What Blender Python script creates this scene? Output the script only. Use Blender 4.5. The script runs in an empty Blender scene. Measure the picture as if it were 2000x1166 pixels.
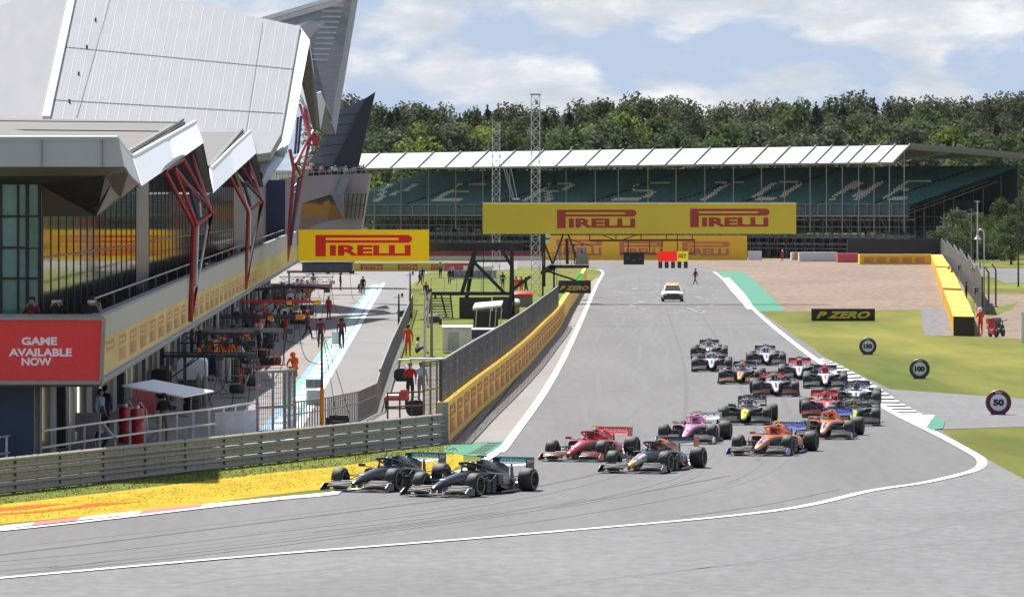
import bpy, bmesh, math, random
from mathutils import Vector, Matrix
random.seed(11)
R = math.radians
C = bpy.context.scene.collection
scn = bpy.context.scene
# ---------------------------------------------------------------- camera
F, HC, HY = 11500.0, 8.0, 410.0          # focal length in photo pixels, camera height, horizon row
cd = bpy.data.cameras.new('camera'); cam = bpy.data.objects.new('camera', cd); C.objects.link(cam)
cam.location = (0, 0, HC); cam.rotation_euler = (R(90), 0, 0)
cd.sensor_width = 36; cd.lens = 36 * F / 2000; cd.shift_y = -(583 - HY) / 2000
cd.clip_start = 1; cd.clip_end = 8000
scn.camera = cam
# ---------------------------------------------------------------- light
SUN_EL, SUN_AZ = 56.0, -29.0             # azimuth measured from +Y, negative = towards -X
sx, sy, sz = math.sin(R(SUN_AZ)) * math.cos(R(SUN_EL)), math.cos(R(SUN_AZ)) * math.cos(R(SUN_EL)), math.sin(R(SUN_EL))
sl = bpy.data.lights.new('sun', 'SUN'); sl.energy = 5.0; sl.angle = R(0.53); sl.color = (1.0, 0.965, 0.91)
so = bpy.data.objects.new('sun', sl); C.objects.link(so)
so.rotation_euler = Vector((sx, sy, sz)).to_track_quat('Z', 'Y').to_euler()
so.location = (-200, 400, 400)
world = bpy.data.worlds.new('World'); scn.world = world; world.use_nodes = True
wn, wl = world.node_tree.nodes, world.node_tree.links
wn.clear()
def WN(t, **kw):
    n = wn.new(t)
    for k, v in kw.items(): setattr(n, k, v)
    return n
w_out = WN('ShaderNodeOutputWorld'); w_bg = WN('ShaderNodeBackground'); w_bg.inputs[1].default_value = 0.076
sky = WN('ShaderNodeTexSky', sky_type='NISHITA', sun_disc=False, sun_elevation=R(SUN_EL), sun_rotation=R(SUN_AZ), air_density=1.0, dust_density=1.6, ozone_density=1.5)
tc = WN('ShaderNodeTexCoord')
def clouds(scale, loc, detail, rough):
    mp = WN('ShaderNodeMapping'); mp.inputs['Scale'].default_value = scale; mp.inputs['Location'].default_value = loc
    wl.new(tc.outputs['Generated'], mp.inputs['Vector'])
    n = WN('ShaderNodeTexNoise'); n.inputs['Scale'].default_value = 1; n.inputs['Detail'].default_value = detail; n.inputs['Roughness'].default_value = rough
    n.inputs['Distortion'].default_value = 0.25
    wl.new(mp.outputs['Vector'], n.inputs['Vector']); return n
def ramp(src, stops):
    r = WN('ShaderNodeValToRGB'); e = r.color_ramp.elements
    while len(e) < len(stops): e.new(0.5)
    for i, (p, c) in enumerate(stops): e[i].position = p; e[i].color = (c[0], c[1], c[2], 1)
    wl.new(src, r.inputs['Fac']); return r
n1 = clouds((34, 34, 88), (5.3, 0.0, 1.3), 10, 0.56)        # cloud cover
n2 = clouds((52, 52, 120), (9.2, 1.0, 2.9), 7, 0.6)       # light and shade inside the clouds
cover0 = ramp(n1.outputs['Fac'], [(0.43, (0, 0, 0)), (0.53, (1, 1, 1))])
shade = ramp(n2.outputs['Fac'], [(0.32, (4.7, 5.05, 5.6)), (0.50, (5.6, 5.9, 6.35)), (0.66, (7.6, 7.65, 7.7))])
sep = WN('ShaderNodeSeparateXYZ'); wl.new(tc.outputs['Generated'], sep.inputs[0])
low = WN('ShaderNodeMapRange', interpolation_type='SMOOTHSTEP'); low.inputs[1].default_value = 0.04; low.inputs[2].default_value = 0.30; low.inputs[3].default_value = 1.0; low.inputs[4].default_value = 0.22
wl.new(sep.outputs['Z'], low.inputs[0])
hsv = WN('ShaderNodeHueSaturation'); hsv.inputs['Saturation'].default_value = 1.0; hsv.inputs['Value'].default_value = 1.0
blue = WN('ShaderNodeMix', data_type='RGBA'); wl.new(low.outputs[0], blue.inputs[0])
wl.new(sky.outputs[0], blue.inputs[6]); blue.inputs[7].default_value = (3.95, 4.8, 6.2, 1)
wl.new(blue.outputs[2], hsv.inputs['Color'])
cover = WN('ShaderNodeMath', operation='MULTIPLY'); wl.new(cover0.outputs[0], cover.inputs[0]); wl.new(low.outputs[0], cover.inputs[1])
mixw = WN('ShaderNodeMix', data_type='RGBA')
wl.new(cover.outputs[0], mixw.inputs[0]); wl.new(hsv.outputs[0], mixw.inputs[6]); wl.new(shade.outputs[0], mixw.inputs[7])
wl.new(mixw.outputs[2], w_bg.inputs[0]); wl.new(w_bg.outputs[0], w_out.inputs[0])
scn.view_settings.view_transform = 'Standard'; scn.view_settings.look = 'None'
scn.view_settings.gamma = 1; scn.view_settings.exposure = 0.75
scn.render.engine = 'CYCLES'
scn.cycles.max_bounces = 6; scn.cycles.use_denoising = True
scn.cycles.sample_clamp_indirect = 6

# ---------------------------------------------------------------- mapping from the survey of the photograph
def W(px, py, Y): return Vector(((px - 1000) / F * Y, Y, HC - (py - HY) / F * Y))
def G(px, py, z=0.0):
    Y = (HC - z) * F / (py - HY)
    return Vector(((px - 1000) / F * Y, Y, z))
# ---------------------------------------------------------------- helpers
def tag(o, label=None, cat=None, group=None, kind=None):
    if label: o['label'] = label
    if cat: o['category'] = cat
    if group: o['group'] = group
    if kind: o['kind'] = kind
    return o
def empty(name, loc=(0, 0, 0), rz=0.0, label=None, cat=None, group=None, parent=None):
    o = bpy.data.objects.new(name, None); C.objects.link(o)
    o.location = loc; o.rotation_euler = (0, 0, rz); o.empty_display_size = 0.2
    if parent: o.parent = parent
    return tag(o, label, cat, group)
def kids(o): return [c for c in o.children]
def copy_tree(o, parent=None):
    c = o.copy(); C.objects.link(c)
    if parent: c.parent = parent
    for ch in kids(o): copy_tree(ch, c)
    return c
class MB:
    def __init__(s): s.v = []; s.f = []; s.m = []
    def add(s, vs, fs, mi=0):
        b = len(s.v); s.v += [tuple(v) for v in vs]
        for f in fs: s.f.append([b + i for i in f]); s.m.append(mi)
        return s
    def poly(s, pts, mi=0): return s.add(pts, [list(range(len(pts)))], mi)
    def box(s, c, d, rz=0.0, mi=0, taper=1.0):
        x, y, z = d[0] / 2, d[1] / 2, d[2] / 2; vs = []
        for k in (-1, 1):
            t = taper if k > 0 else 1.0
            for a, b in ((-1, -1), (1, -1), (1, 1), (-1, 1)):
                px, py = a * x * t, b * y * t
                vs.append((c[0] + px * math.cos(rz) - py * math.sin(rz), c[1] + px * math.sin(rz) + py * math.cos(rz), c[2] + k * z))
        return s.add(vs, [(3, 2, 1, 0), (4, 5, 6, 7), (0, 1, 5, 4), (1, 2, 6, 5), (2, 3, 7, 6), (3, 0, 4, 7)], mi)
    def bar(s, p, q, w, h=None, mi=0, up=(0, 0, 1)):
        p, q = Vector(p), Vector(q); h = h or w; d = (q - p).normalized(); u = Vector(up)
        if abs(d.dot(u)) > 0.97: u = Vector((0, 1, 0))
        r = d.cross(u).normalized() * w / 2; t = r.cross(d).normalized() * h / 2
        vs = [p - r - t, p + r - t, p + r + t, p - r + t, q - r - t, q + r - t, q + r + t, q - r + t]
        return s.add(vs, [(3, 2, 1, 0), (4, 5, 6, 7), (0, 1, 5, 4), (1, 2, 6, 5), (2, 3, 7, 6), (3, 0, 4, 7)], mi)
    def tube(s, pts, r, n=6, mi=0, closed=False):
        pts = [Vector(p) for p in pts]; N = len(pts); rings = []
        for i, p in enumerate(pts):
            a = pts[(i - 1) % N] if (closed or i > 0) else p
            b = pts[(i + 1) % N] if (closed or i < N - 1) else p
            d = (b - a).normalized(); u = Vector((0, 0, 1)) if abs(d.z) < 0.9 else Vector((0, 1, 0))
            x = d.cross(u).normalized(); y = x.cross(d)
            rr = r[i] if isinstance(r, (list, tuple)) else r
            rings.append([p + (x * math.cos(2 * math.pi * k / n) + y * math.sin(2 * math.pi * k / n)) * rr for k in range(n)])
        s.rings(rings, mi, closed_path=closed); return s
    def rings(s, rings, mi=0, cap=True, closed_path=False):
        n = len(rings[0]); vs = [v for r in rings for v in r]; fs = []
        M = len(rings)
        for i in range(M if closed_path else M - 1):
            j = (i + 1) % M
            for k in range(n): fs.append((i * n + k, i * n + (k + 1) % n, j * n + (k + 1) % n, j * n + k))
        if cap and not closed_path: fs.append(tuple(reversed(range(n)))); fs.append(tuple((M - 1) * n + k for k in range(n)))
        return s.add(vs, fs, mi)
    def slab(s, pts, off, mi=0, side=None):
        """polygon pts swept by the vector off"""
        pts = [Vector(p) for p in pts]; o = Vector(off); n = len(pts)
        b = [p + o for p in pts]
        s.add(pts, [list(range(n))], mi); s.add(b, [list(reversed(range(n)))], mi if side is None else side)
        for i in range(n):
            j = (i + 1) % n
            s.add([pts[i], b[i], b[j], pts[j]], [(0, 1, 2, 3)], mi if side is None else side)
        return s
    def lathe(s, prof, n=20, axis='Z', c=(0, 0, 0), mi=0):
        rings = []
        for r, a in prof:
            ring = []
            for k in range(n):
                t = 2 * math.pi * k / n; x, y = r * math.cos(t), r * math.sin(t)
                ring.append((c[0] + x, c[1] + y, c[2] + a) if axis == 'Z' else ((c[0] + a, c[1] + x, c[2] + y) if axis == 'X' else (c[0] + x, c[1] + a, c[2] + y)))
            rings.append(ring)
        return s.rings(rings, mi, cap=prof[0] != prof[-1] and prof[0][0] > 0)
    def loft(s, secs, n=14, mi=0, ex=2.6, topmi=None):
        """secs: (y, xc, halfwidth, zbottom, ztop)"""
        rings = []
        for (y, xc, hw, zb, zt) in secs:
            ring = []; cz = (zb + zt) / 2; hz = (zt - zb) / 2
            for k in range(n):
                t = 2 * math.pi * (k + 0.5) / n; c, d = math.cos(t), math.sin(t)
                ring.append((xc + hw * math.copysign(abs(c) ** (2 / ex), c), y, cz + hz * math.copysign(abs(d) ** (2 / ex), d)))
            rings.append(ring)
        b = len(s.f); s.rings(rings, mi)
        if topmi is not None:
            for i in range(b, len(s.f)):
                ks = [j for j in s.f[i]]
                if len(ks) == 4 and sum(s.v[j][2] for j in ks) / 4 > (min(s.v[j][2] for j in ks) + 0):
                    pass
        return s
    def mesh(s, name, mats, smooth=40):
        me = bpy.data.meshes.new(name); me.from_pydata(s.v, [], s.f)
        for m in mats: me.materials.append(m)
        me.polygons.foreach_set('material_index', s.m)
        bm = bmesh.new(); bm.from_mesh(me); bmesh.ops.recalc_face_normals(bm, faces=bm.faces); bm.to_mesh(me); bm.free()
        if smooth:
            me.polygons.foreach_set('use_smooth', [True] * len(me.polygons)); me.set_sharp_from_angle(angle=R(smooth))
        me.update(); return me
    def build(s, name, mats, parent=None, smooth=40, loc=(0, 0, 0), rz=0.0, **tg):
        if not isinstance(mats, (list, tuple)): mats = [mats]
        o = bpy.data.objects.new(name, s.mesh(name, mats, smooth)); C.objects.link(o)
        o.location = loc; o.rotation_euler = (0, 0, rz)
        if parent: o.parent = parent
        return tag(o, **tg)
# ---------------------------------------------------------------- materials
def lin(c):
    c = c / 255.0
    return c / 12.92 if c <= 0.04045 else ((c + 0.055) / 1.055) ** 2.4
def L(r, g, b): return (lin(r), lin(g), lin(b))
MATS = {}
def mat(name, col, rough=0.6, metal=0.0, var=0.15, scale=3.0, bump=0.0, coat=0.0, stretch=(1, 1, 1), emit=0.0, col2=None, spec=0.5, detail=5.0, objrand=0.0, contrast=(0.3, 0.7)):
    if name in MATS: return MATS[name]
    m = bpy.data.materials.new(name); m.use_nodes = True; MATS[name] = m
    nt = m.node_tree; p = nt.nodes['Principled BSDF']; ln = nt.links.new
    p.inputs['Roughness'].default_value = rough; p.inputs['Metallic'].default_value = metal
    p.inputs['Coat Weight'].default_value = coat; p.inputs['Coat Roughness'].default_value = 0.08
    p.inputs['Specular IOR Level'].default_value = spec
    p.inputs['Base Color'].default_value = (*col, 1)
    if emit: p.inputs['Emission Color'].default_value = (*col, 1); p.inputs['Emission Strength'].default_value = emit
    if var or bump or col2:
        t = nt.nodes.new('ShaderNodeTexCoord'); mp = nt.nodes.new('ShaderNodeMapping'); nz = nt.nodes.new('ShaderNodeTexNoise')
        mp.inputs['Scale'].default_value = stretch; nz.inputs['Scale'].default_value = scale; nz.inputs['Detail'].default_value = detail; nz.inputs['Roughness'].default_value = 0.62
        ln(t.outputs['Object'], mp.inputs['Vector']); ln(mp.outputs['Vector'], nz.inputs['Vector'])
        a = [x * (1 - var) for x in col]; b = [min(1, x * (1 + var)) for x in (col2 or col)]
        rp = nt.nodes.new('ShaderNodeValToRGB'); rp.color_ramp.elements[0].position = contrast[0]; rp.color_ramp.elements[1].position = contrast[1]
        rp.color_ramp.elements[0].color = (*a, 1); rp.color_ramp.elements[1].color = (*b, 1)
        ln(nz.outputs['Fac'], rp.inputs['Fac']); last = rp.outputs[0]
        if objrand:
            oi = nt.nodes.new('ShaderNodeObjectInfo'); mr = nt.nodes.new('ShaderNodeMapRange'); mr.inputs[3].default_value = 1 - objrand; mr.inputs[4].default_value = 1 + objrand
            ln(oi.outputs['Random'], mr.inputs[0]); hs = nt.nodes.new('ShaderNodeHueSaturation'); ln(mr.outputs[0], hs.inputs['Value']); ln(last, hs.inputs['Color']); last = hs.outputs[0]
        ln(last, p.inputs['Base Color'])
        if bump:
            bp = nt.nodes.new('ShaderNodeBump'); bp.inputs['Strength'].default_value = bump; bp.inputs['Distance'].default_value = 0.05
            ln(nz.outputs['Fac'], bp.inputs['Height']); ln(bp.outputs[0], p.inputs['Normal'])
    return m
def paint(name, col, rough=0.3, coat=0.6): return mat(name, col, rough, 0, 0.06, 2.0, coat=coat)

white = mat('white_paint', (0.72, 0.72, 0.73), 0.5, var=0.08)
line_white = mat('worn_white_line', (0.66, 0.66, 0.65), 0.7, var=0.12, scale=1.5, stretch=(1, 0.3, 1))
black = mat('black_metal', (0.012, 0.012, 0.014), 0.45, var=0.3)
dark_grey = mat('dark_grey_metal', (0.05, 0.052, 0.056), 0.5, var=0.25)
mid_grey = mat('mid_grey_metal', (0.2, 0.2, 0.21), 0.5, var=0.2)
steel = mat('galvanised_steel', (0.31, 0.285, 0.255), 0.6, 0.0, var=0.25, scale=6)
silver = mat('silver_aluminium', (0.6, 0.6, 0.62), 0.4, 0.3, var=0.15)
carbon = mat('carbon_fibre', (0.016, 0.016, 0.018), 0.35, var=0.3, scale=30, coat=0.3)
rubber = mat('tyre_rubber', (0.027, 0.027, 0.028), 0.66, var=0.3, scale=8)
red_paint = paint('red_paint', (0.5, 0.02, 0.025))
strut_red = mat('strut_red_steel', (0.36, 0.025, 0.035), 0.45, var=0.15)
pirelli_yellow = mat('board_yellow', (0.78, 0.50, 0.008), 0.55, var=0.05, scale=0.4)
pirelli_red = mat('board_red', (0.62, 0.012, 0.012), 0.55, var=0.05)
glassy = mat('dark_window_glass', (0.018, 0.022, 0.028), 0.06, 0.0, var=0.3, scale=0.4, spec=0.8)
skin_m = mat('skin', (0.42, 0.24, 0.16), 0.55, var=0.1)
skin_d = mat('skin_brown', (0.16, 0.085, 0.055), 0.55, var=0.1)

# ---------------------------------------------------------------- lettering
_tc = {}
def text_data(body, shear=0.0, bold=0.02, spacing=1.0):
    key = (body, shear, bold, spacing)
    if key in _tc: return _tc[key]
    cu = bpy.data.curves.new('t', 'FONT'); cu.body = body; cu.shear = shear; cu.offset = bold; cu.space_character = spacing
    cu.resolution_u = 3; cu.align_x = 'CENTER'; cu.space_line = 0.85
    o = bpy.data.objects.new('t', cu); C.objects.link(o)
    dg = bpy.context.evaluated_depsgraph_get(); me = o.evaluated_get(dg).to_mesh()
    vs = [v.co.copy() for v in me.vertices]; fs = [list(p.vertices) for p in me.polygons]
    o.evaluated_get(dg).to_mesh_clear(); bpy.data.objects.remove(o); bpy.data.curves.remove(cu)
    x0, x1 = min(v.x for v in vs), max(v.x for v in vs); y0, y1 = min(v.y for v in vs), max(v.y for v in vs)
    _tc[key] = ([((v.x - x0) / (x1 - x0), (v.y - y0) / (y1 - y0)) for v in vs], fs); return _tc[key]
def put_text(mb, body, o, right, up, w, h, mi=0, **kw):
    """fit text into the w x h box whose lower left corner is o"""
    vs, fs = text_data(body, **kw); o, right, up = Vector(o), Vector(right).normalized(), Vector(up).normalized()
    mb.add([o + right * (a * w) + up * (b * h) for a, b in vs], fs, mi); return mb
def put_pirelli(mb, o, right, up, w, h, mi=0):
    o, right, up = Vector(o), Vector(right).normalized(), Vector(up).normalized()
    def P(a, b): return o + right * (a * w) + up * (b * h)
    def rect(a0, b0, a1, b1): mb.poly([P(a0, b0), P(a1, b0), P(a1, b1), P(a0, b1)], mi)
    rect(0, 0, 0.108, 1)                       # stem of the long P
    rect(0.108, 0.865, 0.86, 1.0)              # upper bar
    rect(0.108, 0.63, 0.86, 0.755)             # lower bar
    arc = [(0.95 + 0.05 * math.sin(t), 0.815 + 0.185 * math.cos(t)) for t in [math.pi * k / 10 for k in range(11)]]
    mb.poly([P(0.86, 1.0)] + [P(a, b) for a, b in arc] + [P(0.86, 0.63)], mi)
    put_text(mb, 'IRELLI', P(0.15, 0.03), right, up, w * 0.835, h * 0.5, mi, bold=0.045)
# ================================================================ GROUND
asph = mat('track_asphalt', (0.130, 0.127, 0.126), 0.85, var=0.12, scale=3.2, stretch=(0.8, 0.08, 1), bump=0.0, spec=0.3, detail=14, contrast=(.25, .75))
asph2 = mat('runoff_asphalt', (0.148, 0.147, 0.147), 0.85, var=0.20, scale=7, stretch=(0.35, 0.16, 1), spec=0.3, detail=14)
asph3 = mat('pit_lane_asphalt', (0.185, 0.182, 0.182), 0.85, var=0.08, scale=0.2, stretch=(1.5, 0.4, 1), spec=0.3, detail=8)
concrete = mat('pinkish_concrete', (0.205, 0.184, 0.172), 0.85, var=0.08, scale=0.3, stretch=(3, 0.5, 1), detail=8)
grass = mat('mown_grass', (0.075, 0.105, 0.013), 0.9, var=0.18, scale=0.09, stretch=(1.5, 0.14, 1), col2=(0.172, 0.158, 0.03), spec=0.1, detail=9)
grass_l = mat('lawn_grass', (0.095, 0.125, 0.016), 0.9, var=0.2, scale=0.2, col2=(0.14, 0.155, 0.03), spec=0.1, detail=9)
gravel = mat('pink_gravel', (0.195, 0.145, 0.112), 0.95, var=0.16, scale=0.6, stretch=(2.0, 0.25, 1), col2=(0.225, 0.172, 0.137), spec=0.1, detail=12)
gravel_g = mat('grey_gravel', (0.17, 0.16, 0.165), 0.95, var=0.4, scale=1.2, stretch=(1.5, 0.4, 1), spec=0.1, detail=12)
yel_grass = mat('yellow_painted_grass', (0.36, 0.245, 0.010), 0.9, var=0.14, scale=1.1, stretch=(1.2, 0.45, 1), col2=(0.41, 0.29, 0.022), spec=0.1, detail=10)
red_grass = mat('red_painted_grass', (0.45, 0.10, 0.01), 0.9, var=0.25, scale=3, spec=0.1)
green_paint = mat('green_painted_asphalt', (0.06, 0.21, 0.14), 0.8, var=0.15, scale=0.8, spec=0.2)
kerb_red = mat('kerb_red', (0.52, 0.09, 0.09), 0.7, var=0.12, scale=2)
kerb_green = mat('kerb_green', (0.28, 0.46, 0.34), 0.7, var=0.12, scale=2)
kerb_dark = mat('kerb_dark_gap', (0.07, 0.065, 0.065), 0.8, var=0.2)
seam = mat('asphalt_seam', (0.05, 0.05, 0.05), 0.9, var=0.3)
def banded(m, sx_, sy_, lo, hi):
    nt = m.node_tree; p = nt.nodes['Principled BSDF']; src = p.inputs['Base Color'].links[0].from_socket
    t = nt.nodes.new('ShaderNodeTexCoord'); mp = nt.nodes.new('ShaderNodeMapping'); mp.inputs['Scale'].default_value = (sx_, sy_, 1); nz = nt.nodes.new('ShaderNodeTexNoise'); nz.inputs['Scale'].default_value = 1; nz.inputs['Detail'].default_value = 4
    mr = nt.nodes.new('ShaderNodeMapRange'); mr.inputs[1].default_value = .35; mr.inputs[2].default_value = .65; mr.inputs[3].default_value = lo; mr.inputs[4].default_value = hi
    hs = nt.nodes.new('ShaderNodeHueSaturation'); nt.links.new(t.outputs['Object'], mp.inputs['Vector']); nt.links.new(mp.outputs['Vector'], nz.inputs['Vector']); nt.links.new(nz.outputs['Fac'], mr.inputs[0]); nt.links.new(mr.outputs[0], hs.inputs['Value']); nt.links.new(src, hs.inputs['Color']); nt.links.new(hs.outputs[0], p.inputs['Base Color'])
banded(asph, .22, .018, .90, 1.08); banded(asph2, .12, .07, .90, 1.08); banded(grass, .10, .03, .86, 1.14); banded(concrete, .3, .03, .92, 1.06); banded(gravel, .08, .02, .92, 1.08)
def sheet(name, pts, m, z, kind='structure', gp=True):
    mb = MB(); mb.poly([(lambda p: (p.x, p.y, z))(G(*p)) for p in pts] if gp else [(p[0], p[1], z) for p in pts])
    return mb.build(name, m, smooth=0, kind=kind)
def smooth_line(pts, n=6):
    P = [pts[0]] + list(pts) + [pts[-1]]; out = []
    for i in range(1, len(P) - 2):
        for k in range(n):
            t = k / n; a, b, c, d = P[i - 1], P[i], P[i + 1], P[i + 2]
            out.append(0.5 * ((2 * b) + (-a + c) * t + (2 * a - 5 * b + 4 * c - d) * t * t + (-a + 3 * b - 3 * c + d) * t ** 3))
    out.append(P[-2]); return out
def strip(name, pts, w, m, z, world_pts=False, **tg):
    """a painted line following pixels of the ground"""
    P = [Vector(p) for p in pts] if world_pts else [G(*p) for p in pts]
    P = smooth_line([Vector((p.x, p.y, 0)) for p in P]) if len(P) > 2 else [Vector((p.x, p.y, 0)) for p in P]
    mb = MB(); l, r = [], []
    for i, p in enumerate(P):
        d = (P[min(i + 1, len(P) - 1)] - P[max(i - 1, 0)]).normalized(); nrm = Vector((-d.y, d.x, 0))
        ww = (w[0] + (w[1] - w[0]) * i / (len(P) - 1)) if isinstance(w, tuple) else w
        l.append(p + nrm * ww / 2); r.append(p - nrm * ww / 2)
    vs = []
    for a, b in zip(l, r): vs += [(a.x, a.y, z), (b.x, b.y, z)]
    mb.add(vs, [(2 * i, 2 * i + 1, 2 * i + 3, 2 * i + 2) for i in range(len(P) - 1)])
    tg.setdefault('kind', 'structure')
    return mb.build(name, m, smooth=0, **tg)

sheet('grass_ground', [(-1000, -150), (1000, -150), (1000, 2300), (-1000, 2300)], grass, 0.0, gp=False)
# gravel trap beyond the track
sheet('gravel_trap', [(1000, 505), (1880, 506), (1880, 560), (1900, 604), (1530, 609), (1465, 606), (1396, 535), (1380, 522), (1100, 522), (1000, 520)], gravel, 0.006)
sheet('gravel_strip', [(1797, 603), (1870, 603), (1905, 656), (1805, 656)], gravel_g, 0.008)
sheet('gravel_yard', [(1905, 575), (2200, 575), (2200, 665), (1930, 660), (1905, 657)], gravel, 0.004)
sheet('service_road', [(1900, 525), (2200, 522), (2200, 555), (1960, 552)], asph, 0.006)
sheet('grass_verge', [(1925, 607), (1990, 590), (1975, 605), (1940, 618), (1928, 620)], grass_l, 0.008)
# track
sheet('race_track', [(-200, 1066), (0, 1036), (210, 1012), (500, 978), (640, 964), (880, 925), (960, 889), (1000, 860), (1095, 705), (1162, 560), (1177, 531), (1160, 522), (690, 524), (600, 512), (1000, 511), (1300, 513), (1385, 521), (1405, 531), (1490, 612), (1570, 668), (1618, 702),
                     (1740, 761), (1830, 835), (1930, 903), (1900, 930), (1700, 962), (1500, 1003), (1000, 1050), (500, 1090), (0, 1134), (-200, 1152)], asph, 0.010)
sheet('asphalt_runoff', [(-300, 1160), (0, 1132), (500, 1089), (1000, 1049), (1500, 1002), (1700, 961), (1890, 929), (1925, 905), (1905, 884), (1960, 915), (2010, 942), (2300, 1010), (2300, 1500), (-300, 1500)], asph2, 0.016)
sheet('access_road', [(1728, 760), (1800, 765), (2000, 779), (2250, 790), (2250, 832), (2000, 834), (1836, 839), (1800, 812)], asph2, 0.014)
# tan strip beside the pit wall
sheet('concrete_strip', [(870, 868), (995, 862), (1098, 700), (1166, 553), (1170, 540), (1125, 568), (1065, 640), (950, 780)], concrete, 0.014)
strip('drain_seam', [(905, 866), (1000, 752), (1065, 662), (1108, 600)], 0.10, seam, 0.020)
strip('drain_edge', [(885, 866), (985, 752), (1055, 662), (1103, 598)], 0.06, seam, 0.020)
# pit lane
sheet('pit_apron', [(-400, 1000), (870, 870), (800, 640), (790, 545), (700, 519), (560, 515), (400, 525), (200, 560), (-400, 700)], concrete, 0.010)
sheet('pit_lane', [(545, 890), (860, 868), (850, 800), (795, 640), (800, 560), (838, 532), (1010, 527), (1010, 512), (690, 520), (690, 535), (748, 552)], asph3, 0.016)
sheet('pit_lawn', [(775, 712), (890, 712), (1000, 640), (1110, 540), (1110, 532), (835, 538), (812, 600), (800, 645)], grass_l, 0.022)
for k, (y, x0, x1) in enumerate([(700, 800, 870), (678, 800, 895), (664, 803, 905), (648, 806, 930), (637, 808, 950), (600, 818, 900)]):
    strip('painted_grid_line', [(x0, y), (x1, y)], 0.16, line_white, 0.03)
sheet('paddock_ground', [(790, 722), (880, 712), (875, 868), (735, 885), (742, 790)], concrete, 0.018)
# painted working lane : pale bars on green and blue edges
blue_paint = mat('pale_blue_paint', (0.17, 0.29, 0.42), 0.75, var=0.1, scale=0.5)
lane_green = mat('pale_green_paint', (0.15, 0.36, 0.28), 0.75, var=0.1, scale=0.5)
def lane_pt(t, u):   # t 0..1 along the band (near to far), u 0..1 across
    l0, l1, r0, r1 = G(479, 880), G(724, 556), G(552, 880), G(747, 556)
    a = l0.lerp(l1, t); b = r0.lerp(r1, t); return a.lerp(b, u)
LL = 52
for k in range(LL):
    t0, t1 = k / LL, (k + 1) / LL
    mb = MB(); mb.poly([(p.x, p.y, 0.024) for p in (lane_pt(t0, 0), lane_pt(t0, 1), lane_pt(t1, 1), lane_pt(t1, 0))])
    mb.build('painted_lane', (lane_green if (k // 5) % 2 else blue_paint), smooth=0, kind='structure')
    mb = MB(); mb.poly([(p.x, p.y, 0.030) for p in (lane_pt(t0 + 0.10 / LL, 0.27), lane_pt(t0 + 0.10 / LL, 0.75), lane_pt(t1 - 0.22 / LL, 0.75), lane_pt(t1 - 0.22 / LL, 0.27))])
    mb.build('lane_marking', line_white, smooth=0, kind='structure')
strip('pit_lane_line', [(556, 880), (750, 553)], 0.34, line_white, 0.037)
strip('pit_entry_line', [(695, 534), (800, 534)], 0.3, line_white, 0.03)
# left hand verge : green edge, yellow paint, kerb
sheet('green_verge', [(-200, 985), (0, 960), (880, 862), (960, 866), (960, 890), (880, 925), (630, 966), (0, 1030), (-200, 1055)], grass_l, 0.012)
sheet('yellow_grass', [(-200, 1012), (0, 986), (250, 958), (500, 927), (650, 913), (800, 893), (905, 886), (905, 905), (880, 921), (640, 955), (500, 971), (300, 1000), (200, 1006), (0, 1024), (-200, 1046)], yel_grass, 0.018)
sheet('painted_grass_logo', [(-40, 998), (60, 987), (130, 985), (60, 995), (10, 999), (-40, 1003)], red_grass, 0.024)
sheet('painted_grass_logo', [(-40, 1007), (60, 1000), (130, 992), (190, 983), (278, 981), (210, 988), (150, 994), (80, 1002), (-40, 1010)], red_grass, 0.024)
# kerbs along the inside of the bend
def kerb_pt(t): return (-60 + t * 720, 1042 - t * 74.5 - 2.5 * math.sin(t * 3.1))
for k in range(24):
    a, b = kerb_pt(k / 24), kerb_pt((k + 1) / 24)
    red = k in (4, 5, 6, 11, 12, 13, 14)
    h = 7
    sheet('kerb', [(a[0], a[1]), (b[0], b[1]), (b[0] + 8, b[1] - h), (a[0] + 8, a[1] - h)], kerb_red if red else (kerb_green if k % 2 else line_white), 0.03)
strip('track_edge_line', [(-60, 1044), (150, 1022), (400, 993), (600, 970), (760, 946), (900, 922), (965, 887), (1000, 855), (1100, 702), (1164, 560), (1177, 531), (1150, 526)], 0.32, line_white, 0.036)
sheet('white_apron', [(925, 908), (962, 884), (990, 863), (1010, 840), (1000, 862), (972, 890), (930, 915)], line_white, 0.034)
sheet('green_apron', [(868, 872), (990, 862), (962, 885), (925, 892), (868, 884)], green_paint, 0.026)
for k in range(7):
    sheet('kerb_bar', [(915 + k * 6, 886 - k * 3.2), (948 + k * 5, 885 - k * 3.2), (948 + k * 5, 886.3 - k * 3.2), (915 + k * 6, 887.3 - k * 3.2)], seam, 0.038)
# right hand edge
strip('track_edge_line', [(1394, 531), (1430, 560), (1480, 612), (1565, 682), (1640, 735), (1700, 780), (1755, 812), (1830, 849), (1895, 884), (1917, 900), (1912, 915), (1880, 927), (1800, 945), (1700, 960), (1500, 1001), (1000, 1047), (500, 1087), (0, 1131), (-100, 1140)], (0.34, 0.30), line_white, 0.036)
kp = [(1609, 703), (1640, 716), (1680, 738), (1720, 763), (1760, 790), (1800, 812), (1822, 825)]
KL = smooth_line([G(*p) for p in kp], 6)
KI = smooth_line([G(*p) for p in [(1592, 703), (1614, 716), (1645, 738), (1679, 763), (1716, 788), (1752, 810), (1776, 822)]], 6)
sheet('kerb_base', [(1592, 700), (1609, 700), (1680, 738), (1760, 789), (1800, 811), (1825, 823), (1838, 826), (1835, 838), (1818, 842), (1776, 822), (1716, 790), (1645, 740)], kerb_dark, 0.020)
def polyat(P, t):
    f = t * (len(P) - 1); i = min(int(f), len(P) - 2); return P[i].lerp(P[i + 1], f - i)
NK = 22
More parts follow.
